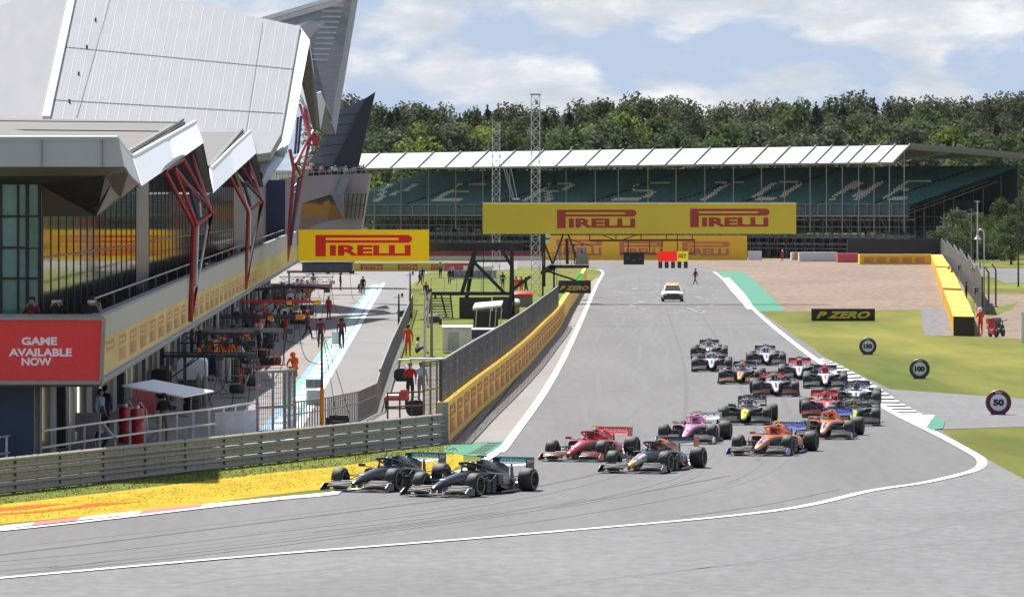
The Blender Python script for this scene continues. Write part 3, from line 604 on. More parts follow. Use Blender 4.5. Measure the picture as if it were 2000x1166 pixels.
for i, (lv, px, py, rz, txt, lab, dlab) in enumerate(CARS):
    c = carset[i]; c.location = G(px, py); c.rotation_euler = (0, 0, R(rz)); c['label'] = lab; set_livery(c, LV[lv])
    d = drvset[i]; m = Matrix.Rotation(R(rz), 4, 'Z'); d.location = Vector(c.location) + m @ Vector((0, 1.50, -.02)); d.rotation_euler = (0, 0, R(rz)); d['label'] = dlab
    for o in kids(d):
        if o.name.startswith('helmet'): setmat(o, 0, LV[lv]['_helmet'])
    rw = [o for o in kids(c) if o.name.startswith('rear_wing')][0]
    nose = [o for o in kids(c) if o.name.startswith('nose_cone')][0]
    if txt:
        mb = MB(); ink = {'BWT': decal_b, 'PETRONAS': decal_t}.get(txt, decal_w)
        put_text(mb, txt, (-.40, 4.325, .815), (1, 0, 0), (0, .45, .89), .80, .085, bold=.01); mb.build('lettering', [ink], rw, smooth=0)
    if lv == 'fer': 
        mb = MB(); mb.slab([(-.49, 4.03, .735), (.49, 4.03, .735), (.49, 4.03, .79), (-.49, 4.03, .79)], (0, -.006, 0)); mb.build('white_stripe', [decal_w], rw, smooth=0)
    num = {'merc2': '44', 'merc1': '77', 'fer': '16', 'rb': '33', 'mcl1': '4', 'mcl2': '55', 'ren1': '3', 'ren2': '31', 'pink': '18', 'haas1': '8', 'wil1': '63', 'wil2': '6'}.get(lv)
    if num:
        mb = MB(); put_text(mb, num, (-.07, -.50, .475), (1, 0, 0), (0, .97, .22), .14, .16, bold=.03); mb.build('number', [decal_w if nose.material_slots[0].material in (P_black, P_red) else decal_k], nose, smooth=0)
    if lv in ('rb', 'rb2'):
        mb = MB(); mb.loft([(-.985, 0, .063, .21, .288), (-.92, 0, .089, .196, .329), (-.78, 0, .103, .208, .372)], 14, 0, 3.0); mb.build('nose_tip', [P_amber], nose)

    # sponsor blocks and coloured flashes on the flanks
    flash = {'merc1': P_teal, 'merc2': P_teal, 'rb': P_red, 'rb2': P_red, 'fer': P_white, 'fer2': P_white, 'pink': P_white, 'mcl1': P_blue, 'mcl2': P_blue, 'ren1': P_lime, 'ren2': P_lime, 'at': P_navy, 'haas1': P_black, 'haas2': P_red, 'alfa1': P_red, 'alfa2': P_red, 'wil1': P_blue, 'wil2': P_blue}[lv]
    base_ = LV[lv]['side_pod']; bc = [v for v in base_.node_tree.nodes['Principled BSDF'].inputs['Base Color'].default_value][:3]
    dk = mat('sponsor_block_' + lv, tuple(bc), .35, var=0, scale=11, stretch=(1, 2.2, 4), col2=(.62, .62, .64) if sum(bc) < 1.2 else (.02, .03, .12), contrast=(.53, .56), detail=3, coat=.3)
    for pod in [o for o in kids(c) if o.name.startswith('side_pod')]:
        s = 1 if sum(v.co.x for v in pod.data.vertices) > 0 else -1
        mb = MB(); mb.loft([(1.86, s * .598, .2165, .30, .50), (2.1, s * .585, .2245, .27, .50), (2.45, s * .548, .216, .24, .44)], 16, 0, 6); mb.build('sponsor_decal', [dk], pod)
        mb = MB(); mb.loft([(1.75, s * .60, .211, .205, .262), (2.1, s * .585, .221, .125, .20), (2.6, s * .53, .206, .11, .175), (3.0, s * .425, .185, .11, .16)], 12, 0, 5); mb.build('side_stripe', [flash], pod)
    mb = MB(); mb.loft([(-.70, 0, .035, .36, .396), (-.45, 0, .042, .42, .456), (0, 0, .05, .5, .541), (.25, 0, .055, .54, .580)], 10, 0, 3); mb.build('nose_stripe', [flash], nose)
    ecv = [o for o in kids(c) if o.name.startswith('engine_cover')][0]
    mb = MB(); mb.loft([(2.45, 0, .138, .70, .82), (2.9, 0, .112, .62, .74), (3.25, 0, .086, .54, .64)], 10, 0, 4); mb.build('sponsor_decal', [dk], ecv)
    if lv in ('merc1', 'merc2'):
        for ep in [o for o in kids(rw) if o.name.startswith('endplate')]:
            s = 1 if sum(v.co.x for v in ep.data.vertices) > 0 else -1
            if s > 0: mb = MB(); put_text(mb, 'EPSON', (.535, 4.08, .78), (0, 1, 0), (0, 0, 1), .42, .09, bold=.03); mb.build('lettering', [decal_w], ep, smooth=0)
# ================================================================ PIT BUILDING
def XB(Y): return -8.64 - 0.022 * Y               # pit lane edge of the balcony
def board(name, x0, y0, x1, y1, Y, m, parent=None, th=0.25, tilt=0.0, **tg):
    """a flat board facing the camera side, survey pixels -> metres"""
    a, b, c, d = W(x0, y1, Y), W(x1, y1, Y + tilt), W(x1, y0, Y + tilt), W(x0, y0, Y)
    mb = MB(); mb.slab([a, b, c, d], (0, th, 0)); return mb.build(name, m, parent, smooth=0, **tg)
roof_white = mat('white_roof_sheet', (0.285, 0.283, 0.296), 0.45, 0.0, var=0.05, scale=0.35, stretch=(3, 0.3, 1), detail=8)
roof_grey = mat('pale_grey_roof_sheet', (0.27, 0.265, 0.27), 0.5, 0.0, var=0.06, scale=0.35, stretch=(3, 0.3, 1))
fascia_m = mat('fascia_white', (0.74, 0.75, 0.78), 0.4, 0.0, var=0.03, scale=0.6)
fascia_shade = mat('fascia_white_shaded', (0.40, 0.43, 0.50), 0.5, var=0.03, scale=0.5)  # white fascia with the shade on its front mixed into the colour
deck_m = mat('brown_grey_deck', (0.13, 0.123, 0.115), 0.8, var=0.14, scale=0.5, stretch=(0.4, 2.5, 1), detail=8)
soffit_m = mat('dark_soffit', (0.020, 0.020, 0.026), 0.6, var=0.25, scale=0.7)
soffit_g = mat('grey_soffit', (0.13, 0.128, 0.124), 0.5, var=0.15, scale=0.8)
clad_m = mat('pale_corrugated_cladding', (0.40, 0.40, 0.37), 0.5, 0.2, var=0.14, scale=5, stretch=(1, 3.5, 0.15))
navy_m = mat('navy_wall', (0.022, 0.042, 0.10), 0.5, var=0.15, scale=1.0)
teal_glass = mat('teal_window_glass', (0.07, 0.24, 0.21), 0.08, var=0.5, scale=0.35, spec=0.8)  # teal brightened to paint in the sky reflected by the front panes
garage_m = mat('garage_grey', (0.20, 0.20, 0.205), 0.6, var=0.2, scale=1.5)
lamp_m = mat('lit_garage_lamp', (1.0, 0.86, 0.55), 0.5, var=0, emit=1.3)
concrete_g = mat('grey_concrete', (0.30, 0.295, 0.285), 0.7, var=0.12, scale=1.2)
band_yellow = mat('faded_band_yellow', (0.62, 0.46, 0.07), 0.6, var=0.16, scale=0.3, stretch=(1, 0.15, 2), col2=(0.66, 0.50, 0.13))
band_red = mat('faded_band_red', (0.52, 0.20, 0.09), 0.6, var=0.15)
led_red = mat('red_screen', (0.50, 0.028, 0.035), 0.6, var=0.10, scale=9, emit=0.12)
led_white = mat('pale_screen_lettering', (0.62, 0.55, 0.62), 0.6, var=0, emit=0.1)
fin_m = mat('grey_fin_sheet', (0.17, 0.175, 0.20), 0.45, 0.1, var=0.18, scale=0.6, stretch=(0.3, 0.3, 5))
fin_b = mat('slate_fin_sheet', (0.10, 0.115, 0.155), 0.5, var=0.1)
fin_d = mat('dark_navy_fin', (0.012, 0.014, 0.028), 0.5, var=0.2)
B = empty('pit_building', (XB(180), 180, 0), label='long pit building with folded white wing roof, red struts and glazed terraces', cat='building')
Bi = B.matrix_world.inverted()
def bp(mb, name, m, smooth=0, parent=None, **tg):
    """part of the building, built in world metres"""
    o = mb.build(name, m, parent or B, smooth, **tg)
    if parent is None: o.location = (-XB(180), -180, 0)
    return o
def plate(pts, off): mb = MB(); mb.slab([W(*p) for p in pts], off); return mb
# --- wing roof
def plane_pt(P3, px, py, off=0.0):
    A, Bq, Cq = [W(*p) for p in P3]; n = (Bq - A).cross(Cq - A)
    d = Vector(((px - 1000) / F, 1, -(py - HY) / F)); o = Vector((0, 0, HC)); t = (A - o).dot(n) / d.dot(n); return o + d * (t - off)
WP3 = ((88, 236, 392), (150, -42, 445), (586, 52, 446)); LP3 = ((88, 236, 392), (150, -42, 445), (-400, 150, 384))
def on_wing(px, py): return plane_pt(WP3, px, py, 0.2)
def wslab(P3, pix, off): mb = MB(); mb.slab([plane_pt(P3, *p) for p in pix], off); return mb
o_wing = bp(wslab(WP3, [(88, 236), (150, -42), (586, 52), (549, 262), (528, 298), (470, 306), (88, 290)], (0, 1.2, -0.5)), 'wing_roof', roof_white)
bp(wslab(LP3, [(-400, 150), (-150, 66), (150, -42), (88, 236), (88, 290), (-400, 300)], (0, 1.2, -0.5)), 'wing_roof', roof_grey)
mb = MB()
for a, b in [((113, 91), (573, 136)), ((96, 195), (553, 222)), ((220, -20), (150, 229)), ((513, 45), (480, 258))]: mb.bar(on_wing(*a), on_wing(*b), 0.04)
bp(mb, 'roof_seam', mat('roof_seam_grey', (.12, .12, .125), .7, var=.2))
mb = MB()
rr_ = random.Random(8)
for k in range(64):
    u = k / 63; v0 = rr_.uniform(0, .5); v1 = rr_.uniform(v0 + .2, 1.0)
    if k % 3 == 0: v0, v1 = 0, 1
    a, b = Vector((100 + u * 448, 234 + u * 26)), Vector((152 + u * 430, -30 + u * 80)); p, q = a.lerp(b, v0), a.lerp(b, v1)
    mb.bar(plane_pt(WP3, *p, .02), plane_pt(WP3, *q, .02), 0.03 if k % 3 else .05, 0.03)
bp(mb, 'roof_rib', mat('roof_rib_white', (0.32, 0.32, 0.335), 0.45, var=0.05))
mb = MB(); mb.bar(on_wing(90, 232), on_wing(141, -5), 0.5, 0.4); bp(mb, 'roof_ridge', fascia_m)
for p in ((187, 41), (170, 94), (154, 146), (136, 200)):
    q = on_wing(*p); mb = MB(); mb.box((q.x, q.y - .1, q.z), (0.12, 0.2, 0.40)); bp(mb, 'roof_vent', black)
# --- decks
def deck(pts, off=(0, 0.2, -0.45)):
    o = bp(plate(pts, off), 'roof_deck', deck_m); return o
deck([(-250, 272, 181), (228, 273, 181), (257, 303, 218), (362, 238, 288), (-250, 226, 288)])
deck([(412, 330, 317), (480, 255, 407), (150, 249, 407), (250, 330, 317)])
deck([(508, 342, 426), (548, 268, 442), (380, 266, 442), (440, 340, 426)])
mb = MB()
for y, x1, Yd in ((241, 345, 262), (259, 310, 226)): mb = MB(); mb.bar(W(-100, y, Yd) + Vector((0, 0, .12)), W(x1, y + 4, Yd) + Vector((0, 0, .12)), 0.04); bp(mb, 'deck_seam', seam)
for a, b in [((255, 300, 219), (360, 236, 289)), ((412, 328, 318), (476, 253, 406))]:
    mb = MB(); p, q = W(*a), W(*b); mb.slab([p, q, q + Vector((0, 0, .12)), p + Vector((0, 0, .12))], (-.2, 0, 0)); bp(mb, 'deck_upstand', soffit_g)
mb = MB(); pts = [(508, 344, 424), (529, 304, 440), (546, 264, 450), (583, 56, 468)]
for a, b in zip(pts, pts[1:]): mb.bar(W(*a), W(*b), 0.35, 0.5)
bp(mb, 'deck_upstand', black)
# --- zigzag fascia : outer and inner edge polylines (top, bottom)
def band(top, bot, th=0.12, m=fascia_m, name='fascia', lean=0):
    top = [(a, b, c + lean) for a, b, c in top]; mb = MB(); T, Bo = [W(*p) for p in top], [W(*p) for p in bot]; o = Vector((-th, 0.12, 0))
    for i in range(len(T) - 1):
        mb.slab([Bo[i], Bo[i + 1], T[i + 1], T[i]], o)
    for i in range(len(T) - 1):   # bright rounded top edge
        mb.tube([T[i] + o * .4, T[i + 1] + o * .4], 0.10, 8)
    return bp(mb, name, m, smooth=30)
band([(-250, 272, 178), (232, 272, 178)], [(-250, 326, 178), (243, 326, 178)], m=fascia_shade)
mb = MB(); mb.slab([W(-250, 326, 178.1), W(243, 326, 178.1), W(250, 336, 180), W(206, 343, 180), (W(-250, 346, 180))], (0, .4, 0)); bp(mb, 'fascia_lip', soffit_g)
mb = MB(); mb.bar(W(82, 273, 177.9), W(82, 326, 177.9), .04); mb.bar(W(200, 273, 177.9), W(200, 326, 177.9), .04); bp(mb, 'fascia_joint', mid_grey)
band([(231, 272, 178.3), (246, 292, 190), (259, 307, 204)], [(243, 328, 178.3), (258, 346, 192), (277, 363, 206)])
band([(260, 307, 205), (330, 268, 245), (383, 238, 274)], [(278, 363, 206), (340, 320, 246), (398, 279, 275)], lean=12)
band([(413, 330, 297), (450, 293, 340), (490, 256, 387)], [(417, 377, 298), (458, 338, 341), (501, 299, 388)], lean=18)
band([(510, 341, 421), (531, 302, 437), (550, 262, 446), (587, 54, 463.5)], [(515, 366, 421), (556, 308, 438), (573, 250, 446), (605, 80, 464)], lean=5)
band([(619, 184, 480), (627, 181, 481)], [(626, 254, 480), (636, 202, 481)])
mb = MB(); mb.slab([W(590, 140, 470), W(604, 84, 467), (W(618, 180, 478)), W(626, 256, 480), W(617, 250, 478)], (-.3, 1.0, 0)); mb.slab([W(636, 202, 484), W(652, 262, 500), W(638, 262, 490), W(626, 254, 483)], (-.3, .6, 0)); bp(mb, 'roof_return', deck_m)
# undersides of the folded roof
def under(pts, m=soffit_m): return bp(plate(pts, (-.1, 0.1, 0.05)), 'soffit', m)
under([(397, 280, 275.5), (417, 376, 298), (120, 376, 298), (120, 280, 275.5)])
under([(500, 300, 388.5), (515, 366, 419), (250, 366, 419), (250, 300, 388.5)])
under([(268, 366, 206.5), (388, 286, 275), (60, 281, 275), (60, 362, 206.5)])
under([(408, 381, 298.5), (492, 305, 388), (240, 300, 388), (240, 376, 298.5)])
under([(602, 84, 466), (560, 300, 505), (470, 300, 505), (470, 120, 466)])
for i, (a, b) in enumerate([((392, 280, 274.8), (416, 377, 297)), ((498, 299, 387.5), (513, 366, 418))]):
    p, q = W(*a), W(*b); mb = MB(); mb.slab([p + Vector((-.35, 0, 0)), p, q, q + Vector((-.35, 0, 0))], (0, -.1, 0)); bp(mb, 'soffit_edge', soffit_g)
# eaves block under the front corner
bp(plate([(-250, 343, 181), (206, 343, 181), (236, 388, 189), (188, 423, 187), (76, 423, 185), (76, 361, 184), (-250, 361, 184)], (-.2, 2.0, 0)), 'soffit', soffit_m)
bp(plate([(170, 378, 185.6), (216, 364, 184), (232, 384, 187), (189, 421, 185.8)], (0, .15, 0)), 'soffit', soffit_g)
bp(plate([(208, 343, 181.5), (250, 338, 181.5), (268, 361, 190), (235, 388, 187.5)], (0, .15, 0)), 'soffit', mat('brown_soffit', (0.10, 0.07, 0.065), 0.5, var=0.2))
# --- glazing behind the terrace
def XG(Y): return XB(Y) - 2.0
def glassrun(Y0, Y1, z0, z1, step, m=glassy, frame=black, name='window'):
    mb = MB(); mb.slab([(XG(Y0), Y0, z0), (XG(Y1), Y1, z0), (XG(Y1), Y1, z1), (XG(Y0), Y0, z1)], (-.1, 0, 0)); w = bp(mb, name, m)
    mb = MB(); n = int((Y1 - Y0) / step)
    for k in range(n + 1):
        y = Y0 + (Y1 - Y0) * k / n; mb.box((XG(y) + .01, y, (z0 + z1) / 2), (.03, .11, z1 - z0))
    for z in (z0 + 2.9,):
        if z < z1: mb.bar((XG(Y0) + .02, Y0, z), (XG(Y1) + .02, Y1, z), .05)
    f = mb.build('frame', frame, w, smooth=0); return w
glassrun(184.3, 254, 3.6, 9.0, 4.4)
mb = MB(); mb.slab([(XG(254), 254, 3.6), (XG(268), 268, 3.6), (XG(268), 268, 9.6), (XG(254), 254, 9.6)], (-.4, 0, 0)); bp(mb, 'pier', mat('brown_black_panel', (0.045, 0.04, 0.04), 0.35, var=0.1, scale=.3))
glassrun(268.2, 420, 3.7, 9.6, 5.0)
mb = MB(); mb.slab([(XG(420), 420, 3.7), (XG(560), 560, 4.2), (XG(560), 560, 11), (XG(420), 420, 10)], (-.4, 0, 0)); bp(mb, 'wall', mat('dark_slate_wall', (0.04, 0.042, 0.05), 0.4, var=0.2))
# front face of the glazed storey
mb = MB(); p = W(-250, 612, 184.2); q = W(78, 612, 184.2); t = W(78, 360, 184.2); s_ = W(-250, 360, 184.2)
mb.slab([p, q, t, s_], (0, .1, 0)); w = bp(mb, 'window', teal_glass); mb = MB()
for x in (-60, 2, 35, 53, 76): mb.bar(W(x, 360, 184.1), W(x, 612, 184.1), .07 if x != 53 else .10)
for y in (423, 484, 544): mb.bar(W(-250, y, 184.08), W(78, y, 184.08), .08)
mb.build('frame', black, w, smooth=0)
mb = MB(); mb.slab([W(57, 484, 184.0), W(75, 484, 184.0), W(75, 425, 184.0), W(57, 425, 184.0)], (0, .03, 0)); bp(mb, 'window_blind', mat('pale_teal_blind', (0.10, 0.20, 0.19), 0.3, var=0.2))
# --- balcony : floor, parapet band
mb = MB(); mb.slab([(-60, 180.3, 3.55), (XB(180.3) - .1, 180.3, 3.55), (XB(640) - .1, 640, 3.9), (-60, 640, 3.9)], (0, 0, -.3)); bp(mb, 'terrace_floor', dark_grey)
def zb(Y): return 2.68
def zt(Y): return 4.71 + (Y - 180) * 0.94 / 351
mb = MB(); YS = [180 + k * 20 for k in range(24)]
for a, b in zip(YS, YS[1:]): mb.slab([(XB(a), a, zb(a)), (XB(b), b, zb(b)), (XB(b), b, zt(b)), (XB(a), a, zt(a))], (-.25, 0, 0))
bp(mb, 'parapet', clad_m)
mb = MB(); mb.slab([(XB(180), 180, zb(180)), (XB(180), 180, zt(180)), (-30, 180, zt(180)), (-30, 180, zb(180))], (0, .25, 0)); bp(mb, 'parapet', concrete_g)
mb = MB(); h0, h1 = .25, 1.33
for a, b in zip(YS, YS[1:]):
    mb.slab([(XB(a) + .006, a + (.6 if a == 180 else 0), zb(a) + h0), (XB(b) + .006, b, zb(b) + h0), (XB(b) + .006, b, zb(b) + h1 + .0012 * (b - 180)), (XB(a) + .006, a, zb(a) + h1 + .0012 * (a - 180))], (-.002, 0, 0))
yb = bp(mb, 'advert_band', band_yellow)
for k in range(26):
    y = 184 + k * 8.6; mb = MB(); put_pirelli(mb, (XB(y) + .012, y, zb(y) + h0 + .1), (-.022, 1, 0), (0, 0, 1), 5.6, .85); mb.build('lettering', band_red, yb, smooth=0)
mb = MB(); mb.bar((XB(179.9) + .02, 179.9, zb(180) + .08), (XB(640) + .02, 640, zb(640) + .08), .1, .16); mb.bar((XB(180) - .12, 180, zt(180) + .06), (XB(531) - .12, 531, zt(531) + .06), .3, .08); mb.bar((-30, 180, zt(180) + .06), (XB(180), 180, zt(180) + .06), .3, .08); bp(mb, 'coping', concrete_g)
mb = MB(); mb.bar((XB(182) - .25, 182, zt(182) + .55), (XB(530) - .25, 530, zt(530) + .55), .05)
for k in range(30): y = 183 + k * 12; mb.bar((XB(y) - .25, y, zt(y)), (XB(y) - .25, y, zt(y) + .55), .025)
bp(mb, 'hand_rail', steel)
# red screen on the front
mb = MB(); mb.slab([W(-120, 743, 179.8), W(194, 743, 179.8), W(200, 626, 179.8), W(-120, 626, 179.8)], (0, .15, 0)); scr = bp(mb, 'screen', led_red)
mb = MB(); put_text(mb, 'GAME', W(42, 674, 179.78), (1, 0, 0), (0, 0, 1), 1.09, .245, bold=.04); put_text(mb, 'AVAILABLE', W(17, 696, 179.78), (1, 0, 0), (0, 0, 1), 1.93, .245, bold=.04); put_text(mb, 'NOW', W(42, 714, 179.78), (1, 0, 0), (0, 0, 1), .92, .245, bold=.04)
mb.build('lettering', led_white, scr, smooth=0)
mb = MB(); mb.bar(W(-120, 747, 179.75), W(196, 747, 179.75), .12, .12); mb.bar(W(-120, 622, 179.75), W(204, 622, 179.75), .12, .10); mb.bar(W(198, 745, 179.75), W(203, 622, 179.75), .12, .10); bp(mb, 'screen_frame', concrete_g)
# --- garages
def XW(Y): return XB(Y) - 2.0
mb = MB(); mb.slab([(-60, 181, 2.64), (XB(181) - .05, 181, 2.64), (XB(640) - .05, 640, 2.64), (-60, 640, 2.64)], (0, 0, -.08)); bp(mb, 'soffit', mat('garage_soffit', (0.15, 0.145, 0.14), 0.6, var=0.1))
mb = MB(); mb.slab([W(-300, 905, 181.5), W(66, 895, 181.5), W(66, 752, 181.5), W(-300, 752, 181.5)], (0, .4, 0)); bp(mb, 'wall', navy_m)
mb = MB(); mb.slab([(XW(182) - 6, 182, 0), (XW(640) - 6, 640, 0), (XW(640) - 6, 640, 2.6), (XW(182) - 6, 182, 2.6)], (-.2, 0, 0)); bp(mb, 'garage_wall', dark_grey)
y = 183.0; k = 0
while y < 560:
    w_ = (1.2, 3.4, 2.1, 1.6, 4.2, 1.4)[k % 6]
    mb = MB(); mb.slab([(XW(y), y, 0), (XW(y + w_), y + w_, 0), (XW(y + w_), y + w_, 2.58), (XW(y), y, 2.58)], (-.5, 0, 0)); bp(mb, 'garage_pier', (garage_m, concrete_g, dark_grey, white, garage_m, mid_grey)[k % 6])
    
    if k % 3 != 2: mb = MB(); mb.box((XW(y) - .32, y - .04, 1.45), (.11, .05, 1.7)); bp(mb, 'garage_lamp', lamp_m)
    if k % 4 == 1: mb = MB(); mb.slab([(XW(y + w_) - .2, y + w_, 0), (XW(y + w_ + 3) - .2, y + w_ + 3, 0), (XW(y + w_ + 3) - .2, y + w_ + 3, 2.5), (XW(y + w_) - .2, y + w_, 2.5)], (-.05, 0, 0)); bp(mb, 'garage_panel', [red_paint, dark_grey, navy_m][k // 4 % 3])
    y += w_ + (4.6, 5.6, 3.8, 6.4)[k % 4]; k += 1
# --- far podium block
bp(plate([(545, 349, 600), (632, 342, 600), (722, 339, 600), (705, 450, 600), (590, 480, 600), (545, 480, 600)], (0, 8, 0)), 'far_block', mat('far_block_grey', (0.32, 0.27, 0.275), 0.6, var=0.1, scale=0.4))
bp(plate([(512, 352, 540), (557, 352, 540), (557, 470, 540), (505, 470, 540)], (0, .6, 0)), 'navy_panel', navy_m)
bp(plate([(590, 397, 553), (646, 380, 558), (672, 378, 560), (672, 427, 560), (640, 432, 558), (584, 452, 553)], (0, .5, 0)), 'window', glassy)
mb = MB(); w = bp(plate([(673, 378, 598.5), (715, 376, 599.2), (708, 424, 599.2), (669, 427, 598.5)], (0, .3, 0)), 'window', mat('tan_window', (0.25, 0.21, 0.17), 0.3, var=0.15))
for i in range(6): mb.bar(W(673 + i * 8.4, 378, 598.3), W(669 + i * 7.8, 427, 598.3), .12)
mb.bar(W(671, 402, 598.3), W(711, 400, 598.3), .1); mb.build('frame', black, w, smooth=0)
bp(plate([(668, 344, 599.3), (685, 343, 599.3), (672, 378, 599.3), (655, 380, 599.3)], (0, .3, 0)), 'far_panel', mat('far_panel_blue_grey', (0.22, 0.24, 0.28), 0.6))
mb = MB(); 
for i in range(14): x = 540 + i * 12; mb.bar(W(x, 348 - i * .65, 599), W(x, 336 - i * .6, 599), .06)
mb.bar(W(540, 340, 599), W(722, 331, 599), .08); bp(mb, 'hand_rail', steel)
# --- fins
mb = plate([(512, 40, 520), (690, -12, 505), (697, -14, 505), (652, 245, 505), (637, 205, 507), (618, 182, 508), (604, 76, 510), (585, 54, 512)], (0, 1.0, 0)); f1 = bp(mb, 'roof_fin', fin_m)
mb = MB()
for i in range(11): yv = 12 + i * 10.5; mb.bar(W(672 - i * 3.2, yv, 504.8), W(640 - i * 2.4 - 8, yv - .5, 504.8), .10)
mb.build('rib', silver, f1, smooth=0)
mb = plate([(690, -14, 504), (701, -14, 504), (655, 262, 504), (648, 240, 504), (652, 205, 504)], (0, .8, 0)); bp(mb, 'fin_edge', mat('pale_grey_fin_edge', (0.48, 0.48, 0.50), 0.5, var=0.05))
mb = MB(); mb.bar(W(512, 39, 519), W(690, -13, 504), .35); bp(mb, 'fin_capping', fascia_m)
mb = plate([(596, 326, 604), (622, 290, 602), (665, 215, 602), (716, 191, 602), (650, 326, 602)], (0, 1, 0)); f2 = bp(mb, 'roof_fin', fin_b); mb = MB()
for i in range(5): yv = 226 + i * 20; mb.bar(W(662 - i * 11, yv, 601.8), W(700 - i * 11, yv - 4, 601.8), .07)
mb.build('joint', fin_d, f2, smooth=0)
bp(plate([(715, 192, 601.5), (733, 180, 601.5), (700, 326, 601.5), (649, 326, 601.5)], (0, 1, 0)), 'roof_fin', fin_d)
# --- red struts
def strut(name, tubes):
    mb = MB()
    cols = {'r': 0, 'w': 1, 'b': 2}
    for t in tubes:
        c, r, pts = t[0], t[1], t[2:]; mb.tube([W(*p) for p in pts], r, 6, cols[c])
    return bp(mb, name, [strut_red, silver, navy_m], smooth=40)
strut('roof_strut', [('r', .11, (372, 628, 262), (378, 441, 262), (322, 334, 258)), ('r', .11, (371, 628, 262.6), (413, 418, 264), (373, 302, 268)), ('w', .08, (382, 560, 262.4), (386, 440, 262.4), (341, 331, 259)), ('r', .08, (384, 440, 262), (413, 418, 264)), ('r', .09, (341, 331, 259), (385, 440, 262)),
   ('r', .09, (358, 311, 263), (414, 416, 264)), ('r', .08, (322, 334, 258), (358, 311, 263)), ('r', .09, (341, 328, 260), (400, 404, 264)), ('w', .06, (342, 330, 260), (364, 362, 262)), ('w', .06, (374, 303, 268), (392, 366, 266)), ('b', .09, (370, 366, 262), (388, 430, 262)), ('b', .09, (370, 364, 262), (406, 402, 264)), ('w', .05, (390, 395, 263), (392, 424, 263)), ('w', .06, (385, 560, 262.4), (408, 425, 264))])
strut('roof_strut', [('r', .12, (479, 565, 370), (485, 414, 370), (448, 342, 366)), ('r', .12, (479, 565, 370.6), (512, 393, 372), (483, 311, 376)), ('w', .09, (487, 480, 370.4), (488, 416, 370), (459, 334, 368)), ('r', .09, (486, 414, 370), (512, 393, 372)), ('r', .09, (460, 334, 368), (488, 414, 370)), ('r', .09, (470, 322, 372), (512, 392, 372)),
   ('b', .10, (476, 356, 370), (489, 404, 370)), ('b', .10, (478, 354, 370), (508, 386, 372)), ('w', .06, (460, 336, 368), (476, 356, 370)), ('w', .06, (484, 312, 376), (494, 350, 374)), ('w', .05, (491, 380, 371), (491, 400, 371)), ('w', .06, (481, 540, 370.6), (509, 402, 372))])
strut('roof_strut', [('r', .16, (560, 512, 535), (574, 330, 535), (566, 292, 535)), ('r', .16, (560, 512, 536), (589, 348, 536), (576, 320, 536), (612, 256, 540)), ('b', .14, (567, 480, 535), (584, 346, 535)), ('r', .10, (571, 380, 535), (586, 372, 536)), ('r', .10, (572, 368, 535), (588, 352, 536)), ('r', .10, (569, 402, 535), (584, 398, 536)), ('r', .14, (578, 322, 536), (604, 268, 538), (586, 205, 540)),
   ('r', .14, (590, 346, 536), (606, 270, 538), (598, 215, 540)), ('r', .10, (604, 268, 538), (594, 210, 540)), ('w', .09, (586, 186, 538), (600, 214, 540), (608, 244, 540)), ('w', .09, (594, 140, 540), (600, 200, 540)), ('b', .12, (582, 230, 540), (576, 300, 538)), ('b', .12, (588, 228, 540), (582, 300, 538)), ('w', .08, (585, 195, 538), (600, 212, 539))])
mb = MB(); mb.box((W(616, 276, 538)), (.5, .4, 1.0)); bp(mb, 'red_equipment_box', red_paint)

# ================================================================ ADVERTISING BOARDS
def ad_board(name, x0, y0, x1, y1, Y, ym, rm, logos, label, th=.3, **kw):
    o = board(name, x0, y0, x1, y1, Y, ym, th=th, label=label, cat='advertising board', **kw)
    for (a, b, c, d) in logos:
        mb = MB(); p = W(a, d, Y - .03); put_pirelli(mb, p, (1, 0, 0), (0, 0, 1), (c - a) / F * Y, (d - b) / F * Y); mb.build('lettering', rm, o, smooth=0)
    return o
olive = mat('dull_olive_yellow', (0.80, 0.60, 0.05), 0.6, var=0.05, scale=0.2); brown_red = mat('dull_brown_red', (0.46, 0.04, 0.03), 0.6, var=0.05)
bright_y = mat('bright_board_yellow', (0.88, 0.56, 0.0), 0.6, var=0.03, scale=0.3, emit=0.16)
wall_y = mat('far_wall_orange_yellow', (0.90, 0.52, 0.02), 0.6, var=0.06, scale=0.2)
faded_r = mat('faded_wall_red', (0.62, 0.16, 0.09), 0.6, var=0.1)
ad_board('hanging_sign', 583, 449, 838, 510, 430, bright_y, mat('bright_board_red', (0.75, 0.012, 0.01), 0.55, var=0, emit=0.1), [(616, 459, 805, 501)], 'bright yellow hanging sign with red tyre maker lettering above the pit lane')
og = ad_board('overhead_sign', 943, 397, 1555, 457, 500, olive, brown_red, [(1088, 410, 1243, 446), (1348, 408, 1503, 444)], 'long dull yellow sign with two red logos spanning high over the straight')
mb = MB(); mb.bar(W(943, 396.5, 499.9), W(1555, 396.5, 499.9), .1, .08); mb.build('edge_trim', silver, og, smooth=0)
ad_board('advertising_wall', 1062, 460, 1459, 508, 938, wall_y, faded_r, [(1087, 468, 1176, 500), (1210, 472, 1295, 500), (1333, 472, 1425, 500)], 'orange yellow advertising wall with faded red logos at the end of the straight', th=.6)
lb = ad_board('low_advertising_wall', 690, 514, 868, 530, 760, mat('low_board_yellow', (0.52, 0.42, 0.03), 0.6, var=0.08), brown_red, [(704, 516.5, 748, 527), (777, 516.5, 816, 527), (842, 516.5, 866, 527)], 'low yellow advertising wall with small red logos across the pit entry', th=.4)
